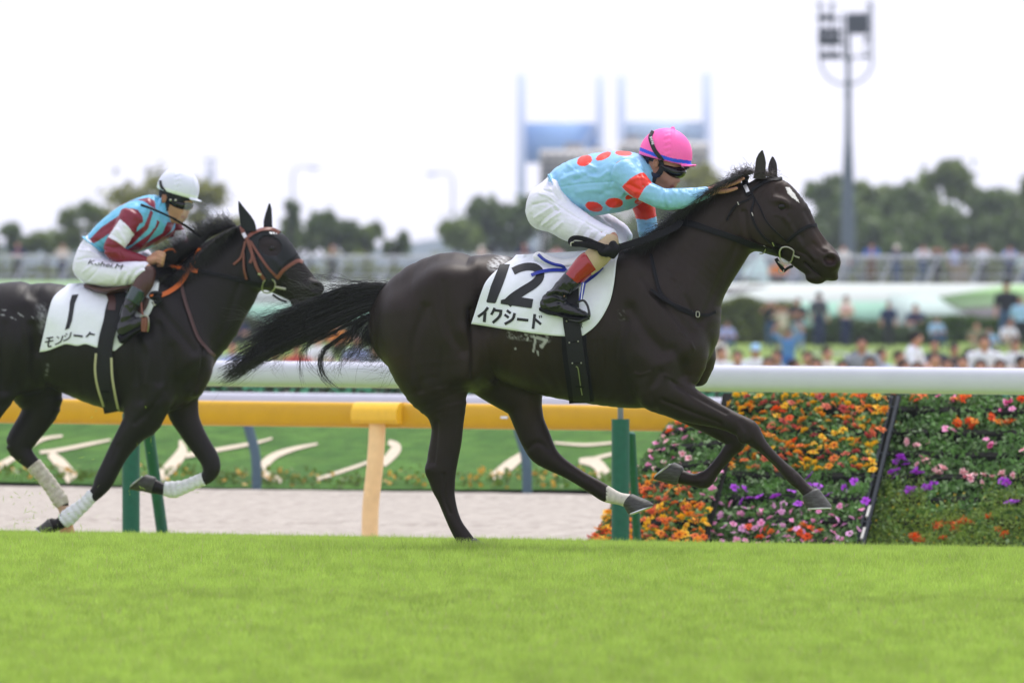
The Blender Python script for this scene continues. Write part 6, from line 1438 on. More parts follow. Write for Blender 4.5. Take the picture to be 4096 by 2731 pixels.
# --- jersey and sleeves
SKY = S(134, 188, 222); RED = S(226, 52, 34)
def ell_in(x, y, cx, cy, a, b_, ang):
    c, s = math.cos(math.radians(ang)), math.sin(math.radians(ang)); u = (x - cx) * c + (y - cy) * s; v = -(x - cx) * s + (y - cy) * c
    return (u / a) ** 2 + (v / b_) ** 2 < 1
def col_j1(V):
    x, y = proj(H1, V); C = np.tile(np.array(SKY), (len(V), 1))
    m = np.zeros(len(V), bool)
    for q in [(2338, 643, 31, 21, -20), (2414, 625, 33, 13, -24), (2494, 613, 34, 11, 4), (2376, 827, 35, 19, 14), (2457, 812, 35, 20, 0), (2523, 785, 24, 10, -25), (2560, 808, 22, 12, 0)]: m |= ell_in(x, y, *q)
    C[m] = RED; return C
j = SDF(*box_of(H1, 2190, 580, 2620, 890, -.26, .26), 0.0045)
add_p(j, H1, TOR1, 0, 0.02)
add_l(j, H1, [(2480, 690, 66, .075, -.125), (2510, 712, 58, .06, -.155)], 0, .05); add_l(j, H1, [(2520, 735, 55, .07, .12), (2545, 780, 46, .06, .16)], 0, .05)
add_l(j, H1, [(2206, 700, 4, .16), (2250, 794, 4, .16)], 0, .012, 'u')
jst = [([(2232, 750), (2330, 735), (2450, 728)], 3, -2.5), ([(2440, 740), (2450, 700), (2480, 665)], 5, -5), ([(2250, 720), (2290, 700), (2330, 705)], 7, 5), ([(2300, 720), (2345, 700), (2380, 690)], 7, -5), ([(2330, 690), (2390, 712), (2430, 690)], 6, 4),
       ([(2260, 690), (2300, 676)], 6, -4), ([(2215, 700), (2225, 745)], 7, -5), ([(2310, 770), (2370, 760), (2420, 770)], 8, 4), ([(2400, 780), (2440, 760), (2480, 770)], 8, -5), ([(2290, 790), (2330, 820), (2360, 850)], 7, 4), ([(2480, 800), (2510, 770), (2520, 740)], 7, -5), ([(2440, 840), (2480, 800), (2500, 760)], 6, 4),
       ([(2500, 640), (2530, 650), (2555, 690)], 6, -4), ([(2530, 625), (2555, 645), (2570, 680)], 5, 4), ([(2460, 650), (2480, 640), (2510, 645)], 6, -3), ([(2350, 660), (2380, 672)], 5, 4), ([(2270, 660), (2310, 690)], 5, 3)]
finish(j, H1, 'jersey', M_silk1, RD1, jst, col_j1, 0.0022, 11, 4)
def sleeve(P, poly, st, name='sleeve', fold=None):
    C = H1.pts([(q[0], q[1], q[4]) for q in P]); s = SDF(C.min(0) - .16, C.max(0) + .16, 0.004); add_l(s, H1, P, 0, .02, cap=.6)
    a, b_ = C[-1], C[-2]; s.plane(C[-1] - (C[-1] - C[-2]) * 0.12, C[-1] - C[-2], .004)
    def col(V):
        x, y = proj(H1, V); Cc = np.tile(np.array(SKY), (len(V), 1)); Cc[inpoly(x, y, poly)] = RED; return Cc
    return finish(s, H1, name, M_silk1, RD1, st, col, 0.0016, 16, 9, both=True)
sleeve(ARM1, [(2487, 748), (2520, 715), (2560, 692), (2590, 690), (2612, 728), (2580, 750), (2562, 780), (2550, 800), (2520, 780)],
       [([(2530, 720), (2560, 712), (2590, 722)], 5, 4), ([(2520, 740), (2560, 760), (2575, 745)], 5, -5), ([(2500, 745), (2540, 770)], 5, 3), ([(2560, 705), (2570, 740)], 4, -4),
        ([(2650, 765), (2655, 800), (2665, 835)], 6, -5), ([(2672, 760), (2680, 800)], 5, -3), ([(2690, 760), (2700, 775)], 4, 3), ([(2720, 760), (2728, 772)], 4, 3), ([(2750, 760), (2760, 770)], 4, -3), ([(2782, 755), (2790, 778), (2795, 806)], 4, -4), ([(2600, 745), (2640, 760)], 6, 3)])
sleeve(ARMF1, [(2520, 795), (2600, 800), (2626, 820), (2626, 866), (2585, 880), (2540, 874)],
       [([(2552, 890), (2590, 905), (2625, 890)], 4, -4), ([(2560, 925), (2600, 930), (2640, 915)], 4, 4), ([(2570, 950), (2605, 940), (2640, 930)], 4, -4)])
# collar
st_ = SDF(*box_of(H1, 2540, 600, 2640, 770, -.12, .12), 0.004); add_l(st_, H1, [(2566, 676, 58, .075), (2584, 690, 56, .07), (2594, 698, 55, .068)], 0, .01, cap=.3); finish(st_, H1, 'collar', mat('navy_collar', S(30, 52, 84), 0.6, var=0.1), RD1)
strap(H1, None, [(2571, 652, -.079), (2582, 690, -.079), (2600, 722, -.06)], [10, 14, 10], mat('grey_lining', S(150, 160, 176), 0.7), 'lining', RD1, 0, .004, free=True)

# --- breeches
p_ = SDF(*box_of(H1, 2090, 660, 2560, 1010, -.36, .34), 0.0045)
add_p(p_, H1, [(2205, 698, 2252, 792, .14), (2165, 738, 2250, 842, .168), (2122, 815, 2230, 900, .175)], 0, .05)
add_l(p_, H1, [(2168, 800, 54, .09, -.075), (2180, 860, 54, .08, -.08)], 0, .05); add_l(p_, H1, [(2168, 800, 54, .09, .075), (2180, 850, 50, .08, .08)], 0, .05)
add_l(p_, H1, THI1, 0, .05, cap=.45)
add_l(p_, H1, [(2230, 830, 72, .09, .08), (2310, 860, 62, .085, .14), (2400, 892, 50, .07, .2), (2470, 925, 42, .058, .235), (2500, 948, 32, .05, .245)], 0, .04)
bst = [([(2175, 760), (2210, 770), (2240, 800)], 4, -4), ([(2160, 775), (2200, 790), (2230, 830)], 4, 3), ([(2130, 820), (2190, 810), (2230, 845)], 4, -4), ([(2140, 870), (2180, 845), (2210, 825)], 4, 4), ([(2150, 905), (2180, 872), (2220, 840)], 4, -4), ([(2170, 900), (2210, 870), (2240, 850)], 4, 4), ([(2195, 915), (2230, 885)], 4, -3), ([(2215, 920), (2250, 890)], 4, 3),
       ([(2200, 800), (2290, 860), (2380, 912), (2440, 945)], 3, -3), ([(2300, 950), (2330, 900), (2350, 880)], 6, 4), ([(2325, 955), (2350, 915)], 5, -4), ([(2345, 965), (2368, 930)], 4, 4), ([(2365, 970), (2395, 930), (2430, 920)], 4, -4), ([(2385, 975), (2410, 945)], 4, 4), ([(2400, 985), (2440, 965), (2475, 965)], 4, -3), ([(2125, 860), (2135, 890), (2160, 912)], 5, -3), ([(2400, 870), (2440, 900)], 5, 3), ([(2420, 880), (2480, 920)], 5, -4), ([(2205, 715), (2222, 745), (2260, 800)], 4, 3), ([(2195, 725), (2215, 765)], 4, -4)]
finish(p_, H1, 'breeches', M_breech, RD1, bst, None, 0.0016, 14, 12)

# --- leggings and boots
lg = SDF(*box_of(H1, 2300, 940, 2480, 1110, -.38, -.18), 0.004)
add_l(lg, H1, [(2438, 966, 38, .055, -.26), (2412, 1006, 44, .056, -.28), (2378, 1036, 47, .056, -.295), (2345, 1064, 44, .053, -.305)], 0, .02)
finish(lg, H1, 'leggings', M_beige, RD1, [([(2442, 1010), (2450, 1035), (2446, 1048)], 3, 4), ([(2430, 1015), (2438, 1038)], 3, -3)], None, 0.0008, 14, 2)
bo = sub_root('boot', R1, None, None); bo.parent = RD1; bo.matrix_parent_inverse = Matrix.Identity(4); bo.location = (0, 0, 0); bo.rotation_euler = (0, 0, 0)
ct = SDF(*box_of(H1, 2250, 1010, 2400, 1150, -.40, -.22), 0.004)
add_l(ct, H1, [(2362, 1046, 46, .058, -.305), (2346, 1058, 47, .058, -.305), (2324, 1080, 44, .055, -.31), (2302, 1104, 41, .053, -.312), (2290, 1118, 40, .052, -.315)], 0, .0, cap=.25)
V, Fc = ct.mesh(2); obj('cuff', mesh_np('cuff', V, Fc), M_redpat, RD1)
sh = SDF(*box_of(H1, 2130, 1050, 2380, 1310, -.42, -.22), 0.0038)
add_l(sh, H1, [(2318, 1086, 42, .052, -.31), (2285, 1122, 40, .049, -.315), (2256, 1152, 38, .045, -.32), (2232, 1180, 36, .041, -.325), (2206, 1208, 38, .039, -.325)], 0, .02)
add_l(sh, H1, [(2186, 1218, 32, .037, -.325), (2214, 1222, 36, .04, -.325), (2252, 1232, 30, .041, -.33), (2295, 1246, 23, .043, -.335), (2335, 1258, 14, .036, -.34), (2350, 1262, 10, .026, -.34)], 0, .03)
sst = [([(2190, 1170), (2230, 1165), (2270, 1172)], 4, 5), ([(2180, 1185), (2220, 1180), (2262, 1190)], 4, -5), ([(2178, 1200), (2215, 1190), (2250, 1205)], 4, 5), ([(2190, 1215), (2230, 1205), (2260, 1212)], 4, -5), ([(2200, 1228), (2235, 1222)], 4, 4), ([(2240, 1160), (2262, 1185), (2275, 1200)], 5, -5), ([(2160, 1205), (2172, 1235)], 5, 3), ([(2225, 1230), (2250, 1205), (2270, 1200)], 3, 3), ([(2275, 1150), (2262, 1130), (2310, 1140)], 8, 3), ([(2250, 1130), (2230, 1155)], 8, 4)]
finish(sh, H1, 'boot', M_patent, RD1, sst, None, 0.002, 22, 3)
bpy.data.objects.remove(bo)
so = SDF(*box_of(H1, 2130, 1200, 2390, 1310, -.42, -.24), 0.004)
add_l(so, H1, [(2165, 1236, 10, .034, -.325), (2195, 1248, 11, .036, -.325), (2222, 1253, 9, .034, -.325)], 0, .01); add_l(so, H1, [(2215, 1252, 7, .034, -.327), (2260, 1266, 7, .042, -.33), (2310, 1274, 6, .042, -.335), (2352, 1272, 5, .03, -.34)], 0, .01)
finish(so, H1, 'sole', M_leather, RD1)
# stirrup and its leather hang from the saddle
stp = sub_root('stirrup', R1, 'black stirrup iron on blue leather at the pink capped rider\'s foot', 'stirrup')
strap(H1, None, [(2336, 1130, -.345), (2330, 1165, -.35), (2322, 1202, -.36)], [16, 15, 14], M_blue, 'stirrup_leather', stp, 0, .006, free=True)
strap(H1, None, [(2334, 1132, -.354), (2329, 1165, -.359), (2325, 1200, -.369)], 3, M_white_l, 'edging', stp, 0, .004, free=True)
rod(H1, [(2308, 1212, -.36), (2322, 1203, -.37), (2336, 1203, -.372), (2348, 1218, -.38), (2355, 1240, -.385), (2357, 1262, -.385), (2350, 1274, -.38)], [4, 4.5, 5, 5, 5, 6, 6], M_patent, 'iron', stp)
rod(H1, [(2290, 1228, -.28), (2306, 1212, -.30), (2326, 1203, -.36)], 4, M_patent, 'iron', stp)
rod(H1, [(2275, 1278, -.345), (2320, 1284, -.36), (2355, 1272, -.385)], [6, 8, 7], M_patent, 'tread', stp)

# --- helmet, goggles, straps
def helmet(fr, cx, cy, rx, ry, lat, ang, rim0, rim1, name, m, parent, bump=None, strokes=(), col=None, res=0.004, brim=None, l=0.0):
    c = fr.px(cx, cy, l); s = SDF(c - .22, c + .22, res)
    s.ball(c, (rx / fr.pm, lat, ry / fr.pm), .0, 'u', rotl(math.radians(ang)).T)
    p0 = fr.px(*rim0, l); p1 = fr.px(*rim1, l); t = p1 - p0; nrm = np.array([t[2], 0, -t[0]]); nrm = nrm if nrm[2] < 0 else -nrm
    s.plane(p0, nrm, .01)
    if brim is not None:
        C, rn, rl = line(fr, brim, l); s.loft(C, rn, rl, .012, cap=.9)
    if bump is not None: s.ball(fr.px(*bump[:2], l), bump[2] / fr.pm, .01)
    V, Fc = s.mesh(2)
    if strokes: V = strokes_on(fr, V, Fc, strokes)
    me = mesh_np(name, V, Fc)
    if col is not None: vcol(me, col(V))
    return obj(name, me, m, parent), s
PINK = S(252, 104, 180); BLU = S(40, 84, 216)
def col_h1(V):
    x, y = proj(H1, V); C = np.tile(np.array(PINK), (len(V), 1))
    ye = np.interp(x, [2555, 2620, 2690, 2770], [597, 622, 643, 654]); C[(y > ye - 9.5) & (y < ye + 5.5) & (x < 2771)] = BLU; return C
M_cap = mat('cap_cover', rough=0.5, spec=0.35, attr=True, var=0.03, scale=30, bump=0.0008, bscale=90)
hel, sh1 = helmet(H1, 2663, 618, 107, 105, .108, 11, (2556, 618), (2768, 670), 'helmet', M_cap, RD1, (2692, 514, 8), 
   [([(2692, 515), (2690, 570), (2684, 655)], 3.5, 3)] + [([(2680 - (i % 2) * 3, 530 + i * 12), (2664 - (i % 3) * 3, 536 + i * 12)], 3, 1.6 * (1 if i % 2 else -1)) for i in range(9)] + [([(2640, 530), (2615, 560), (2600, 600)], 4, -1.5)], col_h1, brim=[(2735, 664, 6, .085), (2760, 664, 5.5, .075), (2780, 662, 4.5, .05)])
sk = SDF(*box_of(H1, 2560, 560, 2760, 700, -.11, .11), 0.004); sk.ball(H1.px(2658, 632), (.122, .094, .11), 0); sk.plane(H1.px(2600, 660), H1.px(2600, 668) - H1.px(2597, 656), .004); sk.plane(H1.px(2590, 640), H1.px(2590, 655) - H1.px(2600, 620), .004)
finish(sk, H1, 'skullcap', M_blackcap, RD1)
strap(H1, sh1, [(2612, 524), (2601, 546), (2606, 570), (2618, 600), (2634, 622), (2652, 646)], [13, 15, 16, 16, 16, 16], M_print, 'goggle_strap', RD1, 0.001, 0.004)
text_on(H1, sh1, 'SHORE', (2599, 548), (2609, 580), 9, mat('white_print', (0.8, 0.8, 0.8), 0.6), 'lettering', RD1, 0.0065, bold=0.02)
gg = SDF(*box_of(H1, 2640, 640, 2760, 740, -.11, .11), 0.0035)
add_l(gg, H1, [(2646, 662, 15, .09), (2674, 676, 25, .088), (2698, 688, 28, .078), (2718, 690, 24, .062), (2730, 688, 17, .042)], 0, .01)
finish(gg, H1, 'goggles', M_goggle, RD1)
strap(H1, None, [(2740, 676, -.05), (2750, 668, -.045), (2758, 668, -.02)], 14, M_blackcap, 'goggle_rim', RD1, 0, .01, free=True)
strap(H1, [b, sk], [(2644, 640), (2648, 668), (2640, 690), (2626, 702)], [16, 20, 22, 18], M_blackcap, 'chin_strap', RD1, 0.004, 0.006)
strap(H1, [b, sk], [(2590, 632), (2588, 660), (2600, 690), (2622, 703), (2640, 700)], [12, 14, 16, 18, 14], mat('navy_strap', S(24, 34, 60), 0.6), 'chin_strap', RD1, 0.005, 0.006)
strap(H1, b, [(2625, 700), (2618, 716), (2614, 734)], [18, 16, 14], M_blackcap, 'chin_strap', RD1, 0.004, 0.006)
# ------------------------------------------------------------------ the following horse
H2 = Frame(76.0, math.radians(10.0), 450)
T2 = dict(xr=(-330, 1330), ytop=780, z0=-0.24,
  torso=[(-125, 1240, -160, 1430, .13), (-75, 1188, -110, 1510, .22), (5, 1139, -20, 1570, .265), (95, 1126, 88, 1575, .28), (180, 1130, 176, 1500, .262), (270, 1139, 262, 1558, .28), (370, 1146, 355, 1602, .3), (460, 1146, 450, 1638, .3), (545, 1126, 545, 1658, .285), (620, 1116, 640, 1655, .255), (690, 1146, 735, 1625, .23), (735, 1210, 790, 1565, .19), (760, 1300, 815, 1510, .13)],
  neck=[(590, 1135, 760, 1480, .17), (682, 1090, 870, 1420, .15), (760, 1022, 928, 1320, .128), (830, 962, 958, 1258, .112), (890, 928, 982, 1195, .1), (945, 905, 1004, 1155, .09), (985, 890, 1040, 1130, .083)],
  head=[(1030, 880, 992, 1060, .07), (1082, 910, 1018, 1138, .09), (1126, 946, 1045, 1160, .098), (1158, 986, 1078, 1170, .092), (1186, 1022, 1108, 1182, .076), (1212, 1053, 1138, 1195, .064), (1242, 1088, 1162, 1206, .057), (1268, 1114, 1188, 1212, .055), (1287, 1140, 1215, 1206, .054), (1278, 1162, 1240, 1203, .048)],
  k_neck=0.09, k_head=0.05,
  limbs=[
   ('p', [(-160, 1380, 70, 1390, .15, -.1), (-150, 1480, 82, 1510, .14, -.115), (-110, 1570, 62, 1590, .11, -.125)], -.12, 0.06),
   ('l', [(-25, 1590, 72, .1, -.125), (-50, 1640, 62, .075, -.13), (-95, 1715, 52, .055, -.13), (-125, 1790, 46, .048, -.13), (-180, 1870, 30, .035, -.13), (-235, 1940, 26, .034, -.13), (-275, 1990, 26, .036, -.13)], -.13, 0.05),
   ('l', [(90, 1450, 120, .13), (150, 1560, 105, .11), (166, 1620, 80, .078), (138, 1680, 66, .06), (100, 1735, 60, .052), (76, 1778, 54, .048), (100, 1822, 38, .04), (134, 1857, 30, .036), (175, 1905, 27, .034), (212, 1955, 27, .033), (242, 2000, 29, .036), (258, 2045, 21, .031), (264, 2085, 26, .04)], .13, 0.05),
   ('l', [(600, 1560, 95, .1, -.15), (572, 1668, 82, .085, -.145), (536, 1716, 60, .07, -.14), (494, 1776, 48, .056, -.13), (464, 1826, 42, .05, -.13), (438, 1878, 40, .05, -.13), (414, 1926, 39, .047, -.13), (390, 1965, 28, .038, -.13), (342, 2010, 21, .03, -.13), (303, 2043, 25, .034, -.13), (268, 2068, 30, .038, -.13), (236, 2096, 23, .033, -.13), (208, 2100, 30, .042, -.13)], -.13, 0.05),
   ('l', [(720, 1580, 75, .075), (735, 1655, 62, .062), (756, 1702, 52, .056), (784, 1752, 46, .052), (814, 1798, 42, .048), (838, 1836, 40, .046), (846, 1874, 36, .045), (828, 1908, 27, .036), (782, 1928, 22, .03), (738, 1946, 22, .03), (695, 1957, 29, .037), (655, 1956, 24, .032), (616, 1944, 30, .041)], .13, 0.04),
  ],
  muscles=[
   ([(600, 1170, 60, .07), (680, 1320, 72, .085), (760, 1440, 66, .08)], -.165, .1, 'u'),
   ([(600, 1380, 68, .08), (620, 1500, 72, .085), (620, 1600, 56, .06)], -.19, .09, 'u'),
   ([(790, 1400, 44, .075), (800, 1480, 48, .08), (780, 1550, 38, .06)], -.1, .04, 'u'),
   ([(170, 1330, 34, .05), (150, 1460, 44, .06), (165, 1540, 22, .04)], -.335, .1, 's'),
   ([(1160, 1188, 3, .02), (1195, 1204, 3, .03), (1235, 1212, 4, .06)], -.05, .012, 's'),
  ],
  balls=[((1052, 1080), (72, .05, 66), 0, -.062, .05, 'u'), ((1195, 1212), (32, .034, 18), 0, 0.0, .02, 'u'), ((1258, 1150), (42, .026, 30), -15, -.046, .03, 'u'), ((1266, 1152), (24, .03, 15), -15, -.075, .012, 's'),
         ((1087, 995), (18, .018, 11), -18, -.105, .012, 's'), ((-110, 1480), (30, .04, 40), 0, -.14, .03, 'u')])
T2_strokes = [
 ([(560, 1300), (540, 1430), (560, 1600)], 15, -11), ([(610, 1200), (700, 1310), (775, 1400)], 13, -9), ([(560, 1330), (600, 1420), (580, 1530)], 12, 8), ([(640, 1300), (650, 1420), (640, 1530)], 12, -7),
 ([(690, 1390), (700, 1480), (680, 1580)], 12, -6), ([(660, 1560), (600, 1640), (540, 1690)], 8, -5), ([(150, 1190), (170, 1260), (150, 1400)], 20, -12), ([(60, 1250), (90, 1380), (70, 1520)], 15, -8), ([(105, 1210)], 20, 12),
 ([(20, 1300), (10, 1420), (20, 1560)], 14, -6), ([(125, 1300), (138, 1420), (120, 1540)], 12, -10), ([(470, 1780), (450, 1840)], 6, -4), ([(1098, 1040), (1130, 1080), (1160, 1120)], 7, 6), ([(1070, 940)], 12, -7), ([(1020, 1000), (1030, 1080), (1060, 1140)], 8, -6),
 ([(1058, 978), (1085, 972), (1106, 988)], 6, 2.5), ([(960, 1130), (910, 1270), (850, 1400)], 10, -6), ([(920, 960), (830, 1080), (750, 1200)], 18, -5), ([(300, 1440), (330, 1560)], 8, -2), ([(1240, 1135), (1270, 1132), (1285, 1150), (1262, 1170), (1240, 1160)], 5, 4), ([(815, 1390), (805, 1490), (770, 1580)], 6, -9)]
s2 = sculpt_horse(H2, T2, 0.0085)
gv, gf = s2.mesh(2); gv = strokes_on(H2, gv, gf, T2_strokes, gain=1.5)
R2_ = H2.root('racehorse', 'black racehorse behind at left with black hood, cloth 1 and white leg bandages', 'horse')
me = mesh_np('body', gv, gf)
C, x, y = paint_coat(H2, gv, (0.0065, 0.0055, 0.0055), (0.020, 0.011, 0.008), dict(brown=[(860, 1560, 90, .6), (780, 1640, 80, .5), (1240, 1090, 40, .3), (780, 1400, 90, .2), (1075, 985, 40, .6)]))
n_ = fbm(gv, 28, 8, 2); near = gv[:, 1] < 0
f = np.clip(1 - capd(x, y, 165, 1235, 178, 1310) / 32, 0, 1) * np.clip(.45 + .8 * n_, 0, 1) * .45 * near
for q in [(8, 1240, 22, 1240, 3), (2, 1258, 16, 1259, 3), (40, 1268, 54, 1272, 3), (76, 1254, 90, 1264, 4), (128, 1268, 134, 1274, 3), (60, 1278, 62, 1279, 3)]:
    f = np.maximum(f, np.where(capd(x, y, *q[:4]) < q[4] - .6, .42, 0) * near)
f = np.maximum(f, np.clip(1 - capd(x, y, 190, 1460, 184, 1505) / 9, 0, 1) * np.clip(.4 + n_, 0, 1) * .4 * near)
C = C * (1 - f[:, None]) + np.array((0.5, 0.51, 0.53)) * f[:, None]
pk = (gv[:, 1] > 0) & (y > 2020) & (x > 215) & (x < 300); C[pk] = np.array(S(196, 160, 140)) * .9
vcol(me, C); obj('body', me, M_coat2, R2_)
M_hoof_b = mat('brown_hoof', S(176, 130, 92), 0.6, var=0.15, scale=25)
hoof(H2, [(210, 2126), (198, 2072), (176, 2132), (146, 2112)], -.13, .062, M_hoof, R2_)
hoof(H2, [(620, 1906), (600, 1972), (582, 1900), (524, 1948)], .13, .062, M_hoof, R2_)
hoof(H2, [(240, 2090), (288, 2080), (236, 2140), (300, 2140)], .13, .06, M_hoof_b, R2_)
hoof(H2, [(-300, 1990), (-255, 2010), (-330, 2030), (-285, 2050)], -.13, .06, M_hoof, R2_)
for l in (-1, 1):
    B = MB(); B.ell(H2.px(1086, 994, l * .077), (0.023, 0.016, 0.02), 14, 9); B.build('eye', M_eye, R2_)

def shell(fr, V, Fc, mask, off, name, m, parent, tag_=None):
    N = vnormals(V, Fc); fm = mask[Fc].all(1); f = Fc[fm]; u, inv = np.unique(f, return_inverse=True)
    Q = V[u] + N[u] * off; me = mesh_np(name, Q, inv.reshape(-1, 4)); return obj(name, me, m, parent)
M_hood = mat('hood_cloth', (0.012, 0.014, 0.018), 0.7, 0.3, var=0.2, scale=50, bump=0.0008, bscale=300)
x, y = proj(H2, gv)
mk = inpoly(x, y, [(978, 870), (1046, 862), (1125, 918), (1196, 1016), (1150, 1050), (1120, 1075), (1105, 1120), (1050, 1150), (1005, 1150), (985, 1060), (976, 960)]) & ~ell_in(x, y, 1080, 985, 46, 36, 30)
hd = shell(H2, gv, gf, mk, .005, 'hood', M_hood, None); tag(hd, 'black fabric hood with ear covers on the following horse\'s head', 'horse hood'); local(hd, R2_)
hd.modifiers.new('thick', 'SOLIDIFY').thickness = .004
ear(H2, [(968, 1026, 925), (963, 1024, 905), (960, 1018, 885), (957, 1003, 862), (954, 986, 842), (953, 970, 822), (953, 957, 805)], -.055, -.075, .03, M_hood, hd)
ear(H2, [(1054, 1090, 910), (1054, 1089, 885), (1060, 1088, 860), (1067, 1087, 838), (1075, 1081, 814)], .05, .06, .03, M_hood, hd)
for q_ in ([(1078, 928), (1088, 928), (1092, 936), (1084, 936)], [(1091, 928), (1098, 929), (1102, 937), (1097, 936)], [(1104, 931), (1109, 932), (1111, 936), (1106, 936)]): patch(H2, s2, q_, mat('white_print', (0.8, 0.8, 0.8), 0.6), 'lettering', hd, 0.014)

# bandages
M_band = mat('bandage', (0.74, 0.76, 0.80), 0.85, 0.2, var=0.12, scale=30, col2=(0.66, 0.66, 0.66), bump=0.002, bscale=90, stretch=(1, 1, 3))
M_band_d = mat('dirty_bandage', (0.60, 0.56, 0.48), 0.85, 0.2, var=0.16, scale=20, col2=(0.46, 0.41, 0.34), bump=0.002, bscale=90)
def bandage(P, l, m, lab, fr=H2):
    C, rn, rl = line(fr, P, l); s = SDF(C.min(0) - .12, C.max(0) + .12, 0.005); s.loft(C, rn, rl, .0, cap=.35)
    V, Fc = s.mesh(2); N = vnormals(V, Fc); ax = C[-1] - C[0]; ax /= np.linalg.norm(ax); u = (V - C[0]) @ ax
    V = V + N * (0.0016 * np.sin(u * 150 + V[:, 1] * 14) + .0015 * fbm(V, 14, 4, 2))[:, None]
    o = obj('bandage', mesh_np('bandage', V, Fc), m, None); tag(o, lab, 'bandage', 'leg bandages of the following horse'); return local(o, R2_)
bandage([(372, 1976, 27, .036), (342, 2010, 27, .035), (303, 2043, 31, .039), (276, 2066, 35, .042), (252, 2084, 30, .038)], -.13, M_band, 'clean white bandage on the near foreleg touching the turf')
bandage([(812, 1916, 27, .034), (782, 1928, 26, .034), (738, 1946, 27, .035), (695, 1957, 34, .041), (660, 1955, 29, .037)], .13, M_band, 'white bandage on the folded far foreleg in the air')
bandage([(136, 1860, 34, .041), (175, 1905, 32, .039), (212, 1955, 32, .039), (238, 1994, 34, .041), (250, 2018, 28, .036)], .13, M_band_d, 'dirty cream bandage on the hind leg at far left')

# mane, blown up in curls
cr2 = [(620, 1118), (690, 1085), (760, 1024), (830, 964), (895, 928), (960, 902)]
A, Bq = mane(H2, cr2, [(20, 50), (30, 60), (25, 75), (10, 70), (-20, 50), (-40, 30)], 1500, 15, 1.0, 0.0018, -.1, 0.009, 0, .006)
A2, B2 = mane(H2, [(660, 1100), (700, 1078), (760, 1020), (800, 988)], [(-115, -10), (-120, -8), (-105, -15), (-80, -20)], 1500, 16, 1.0, 0.0017, -.06, 0.014, 0.3, 0.01)
A3, B3 = mane(H2, [(740, 1035), (790, 1000), (840, 955), (900, 925), (955, 905)], [(-50, -40), (-50, -50), (-70, -58), (-75, -55), (-45, -50)], 900, 18, 1.0, 0.0013, 0.0, 0.02, 0.5, 0.012)
A4, B4 = mane(H2, [(640, 1110), (700, 1090)], [(-110, 30), (-90, 60)], 900, 19, 1.1, 0.0018, -.16, 0.014, 0, .01)
V, Fc = hair_mesh(np.concatenate([A, A2, A3, A4]), np.concatenate([Bq, B2, B3, B4])); obj('mane', mesh_np('mane', V, Fc), M_hair, R2_)

# saddle cloth 1
def woff2(x, y):
    return 0.016 + 0.007 * np.sin((x + y * 0.3) / 30.0) * np.clip((y - 1250) / 100, 0, 1) + 0.005 * np.sin((x * 0.6 - y) / 24.0) * np.clip((x - 290) / 60, 0, 1)
M_cloth2 = M_cloth
o = obj('saddle_cloth', saddle_cloth(H2, s2, [(276, 1142), (250, 1156), (215, 1190), (195, 1250), (180, 1320), (160, 1408)], [(640, 1124), (632, 1170), (617, 1220), (590, 1270), (530, 1340), (460, 1403)],
   [(160, 1408), (195, 1402), (240, 1384), (268, 1376), (310, 1383), (345, 1376), (397, 1392), (460, 1403)], 56, 32, woff2, None, 'saddle_cloth', ''), M_cloth2)
tag(o, 'rippled white saddle cloth with black 1 on the following horse', 'saddle cloth'); local(o, R2_); SCL2 = o
md = o.modifiers.new('thick', 'SOLIDIFY'); md.thickness = 0.005; md.offset = 1
lo2 = lambda x, y: woff2(x, y) + 0.004
def zd(P): return [(u / 3, 1080 + v / 3) for u, v in P]
patch(H2, s2, zd([(872, 296), (952, 290), (905, 400), (890, 490), (872, 600), (838, 698), (786, 718), (815, 610), (838, 470), (846, 380)]), M_print, 'digit', SCL2, lo2)
K2 = [[([(566, 818), (650, 806)], 16), ([(548, 866), (652, 846)], 16), ([(604, 818), (588, 890), (592, 918), (630, 912)], 17)],
      [([(694, 796), (714, 818)], 15), ([(762, 786), (736, 858), (670, 894)], 15)], [([(798, 758), (814, 776)], 13), ([(780, 784), (798, 800)], 13), ([(860, 744), (834, 816), (766, 850)], 15)],
      [([(888, 782), (1000, 796)], 24)], [([(1090, 740), (1072, 772), (1040, 804)], 20), ([(1076, 764), (1146, 774)], 20)]]
kana(H2, s2, K2, M_print, SCL2, lo2, zd)
# girth
g = sub_root('girth', R2_, 'black girth with cream piping round the following horse', 'girth')
strap(H2, s2, [(484, 1160), (458, 1230), (446, 1290), (430, 1350), (420, 1420), (418, 1490), (430, 1560), (450, 1648)], 60, M_web, 'webbing', g, 0.022, 0.008, far=True)
M_cream = mat('cream_piping', S(176, 172, 138), 0.7, var=0.06)
strap(H2, s2, [(388, 1413), (384, 1480), (394, 1547), (418, 1626)], 9, M_cream, 'piping', g, 0.028, 0.005); strap(H2, s2, [(449, 1430), (452, 1500), (463, 1573), (478, 1646)], 9, M_cream, 'piping', g, 0.028, 0.005)
strap(H2, s2, [(412, 1566), (444, 1566)], 8, M_leather, 'loop', g, 0.032, .004); strap(H2, s2, [(430, 1595), (436, 1620)], 7, M_leather, 'hook', g, 0.032, .004)
M_brown = mat('brown_leather', S(112, 62, 46), 0.42, 0.45, var=0.15, scale=30); M_dbrown = mat('dark_brown_leather', S(70, 42, 38), 0.45, 0.45, var=0.15, scale=30)
M_orange = mat('orange_rubber', S(196, 98, 40), 0.55, 0.35, var=0.1, scale=30)
sd = sub_root('saddle', R2_, 'dark brown racing saddle under the white capped rider', 'saddle')
s_ = SDF(H2.px(330, 1240) - [0, .34, 0], H2.px(660, 1090) + [0, .34, 0], 0.006)
s_.loft(H2.pts([(352, 1142), (400, 1156), (450, 1164), (520, 1152), (580, 1140)]), [.02, .028, .032, .03, .026], [.12, .2, .26, .27, .25], 0.02)
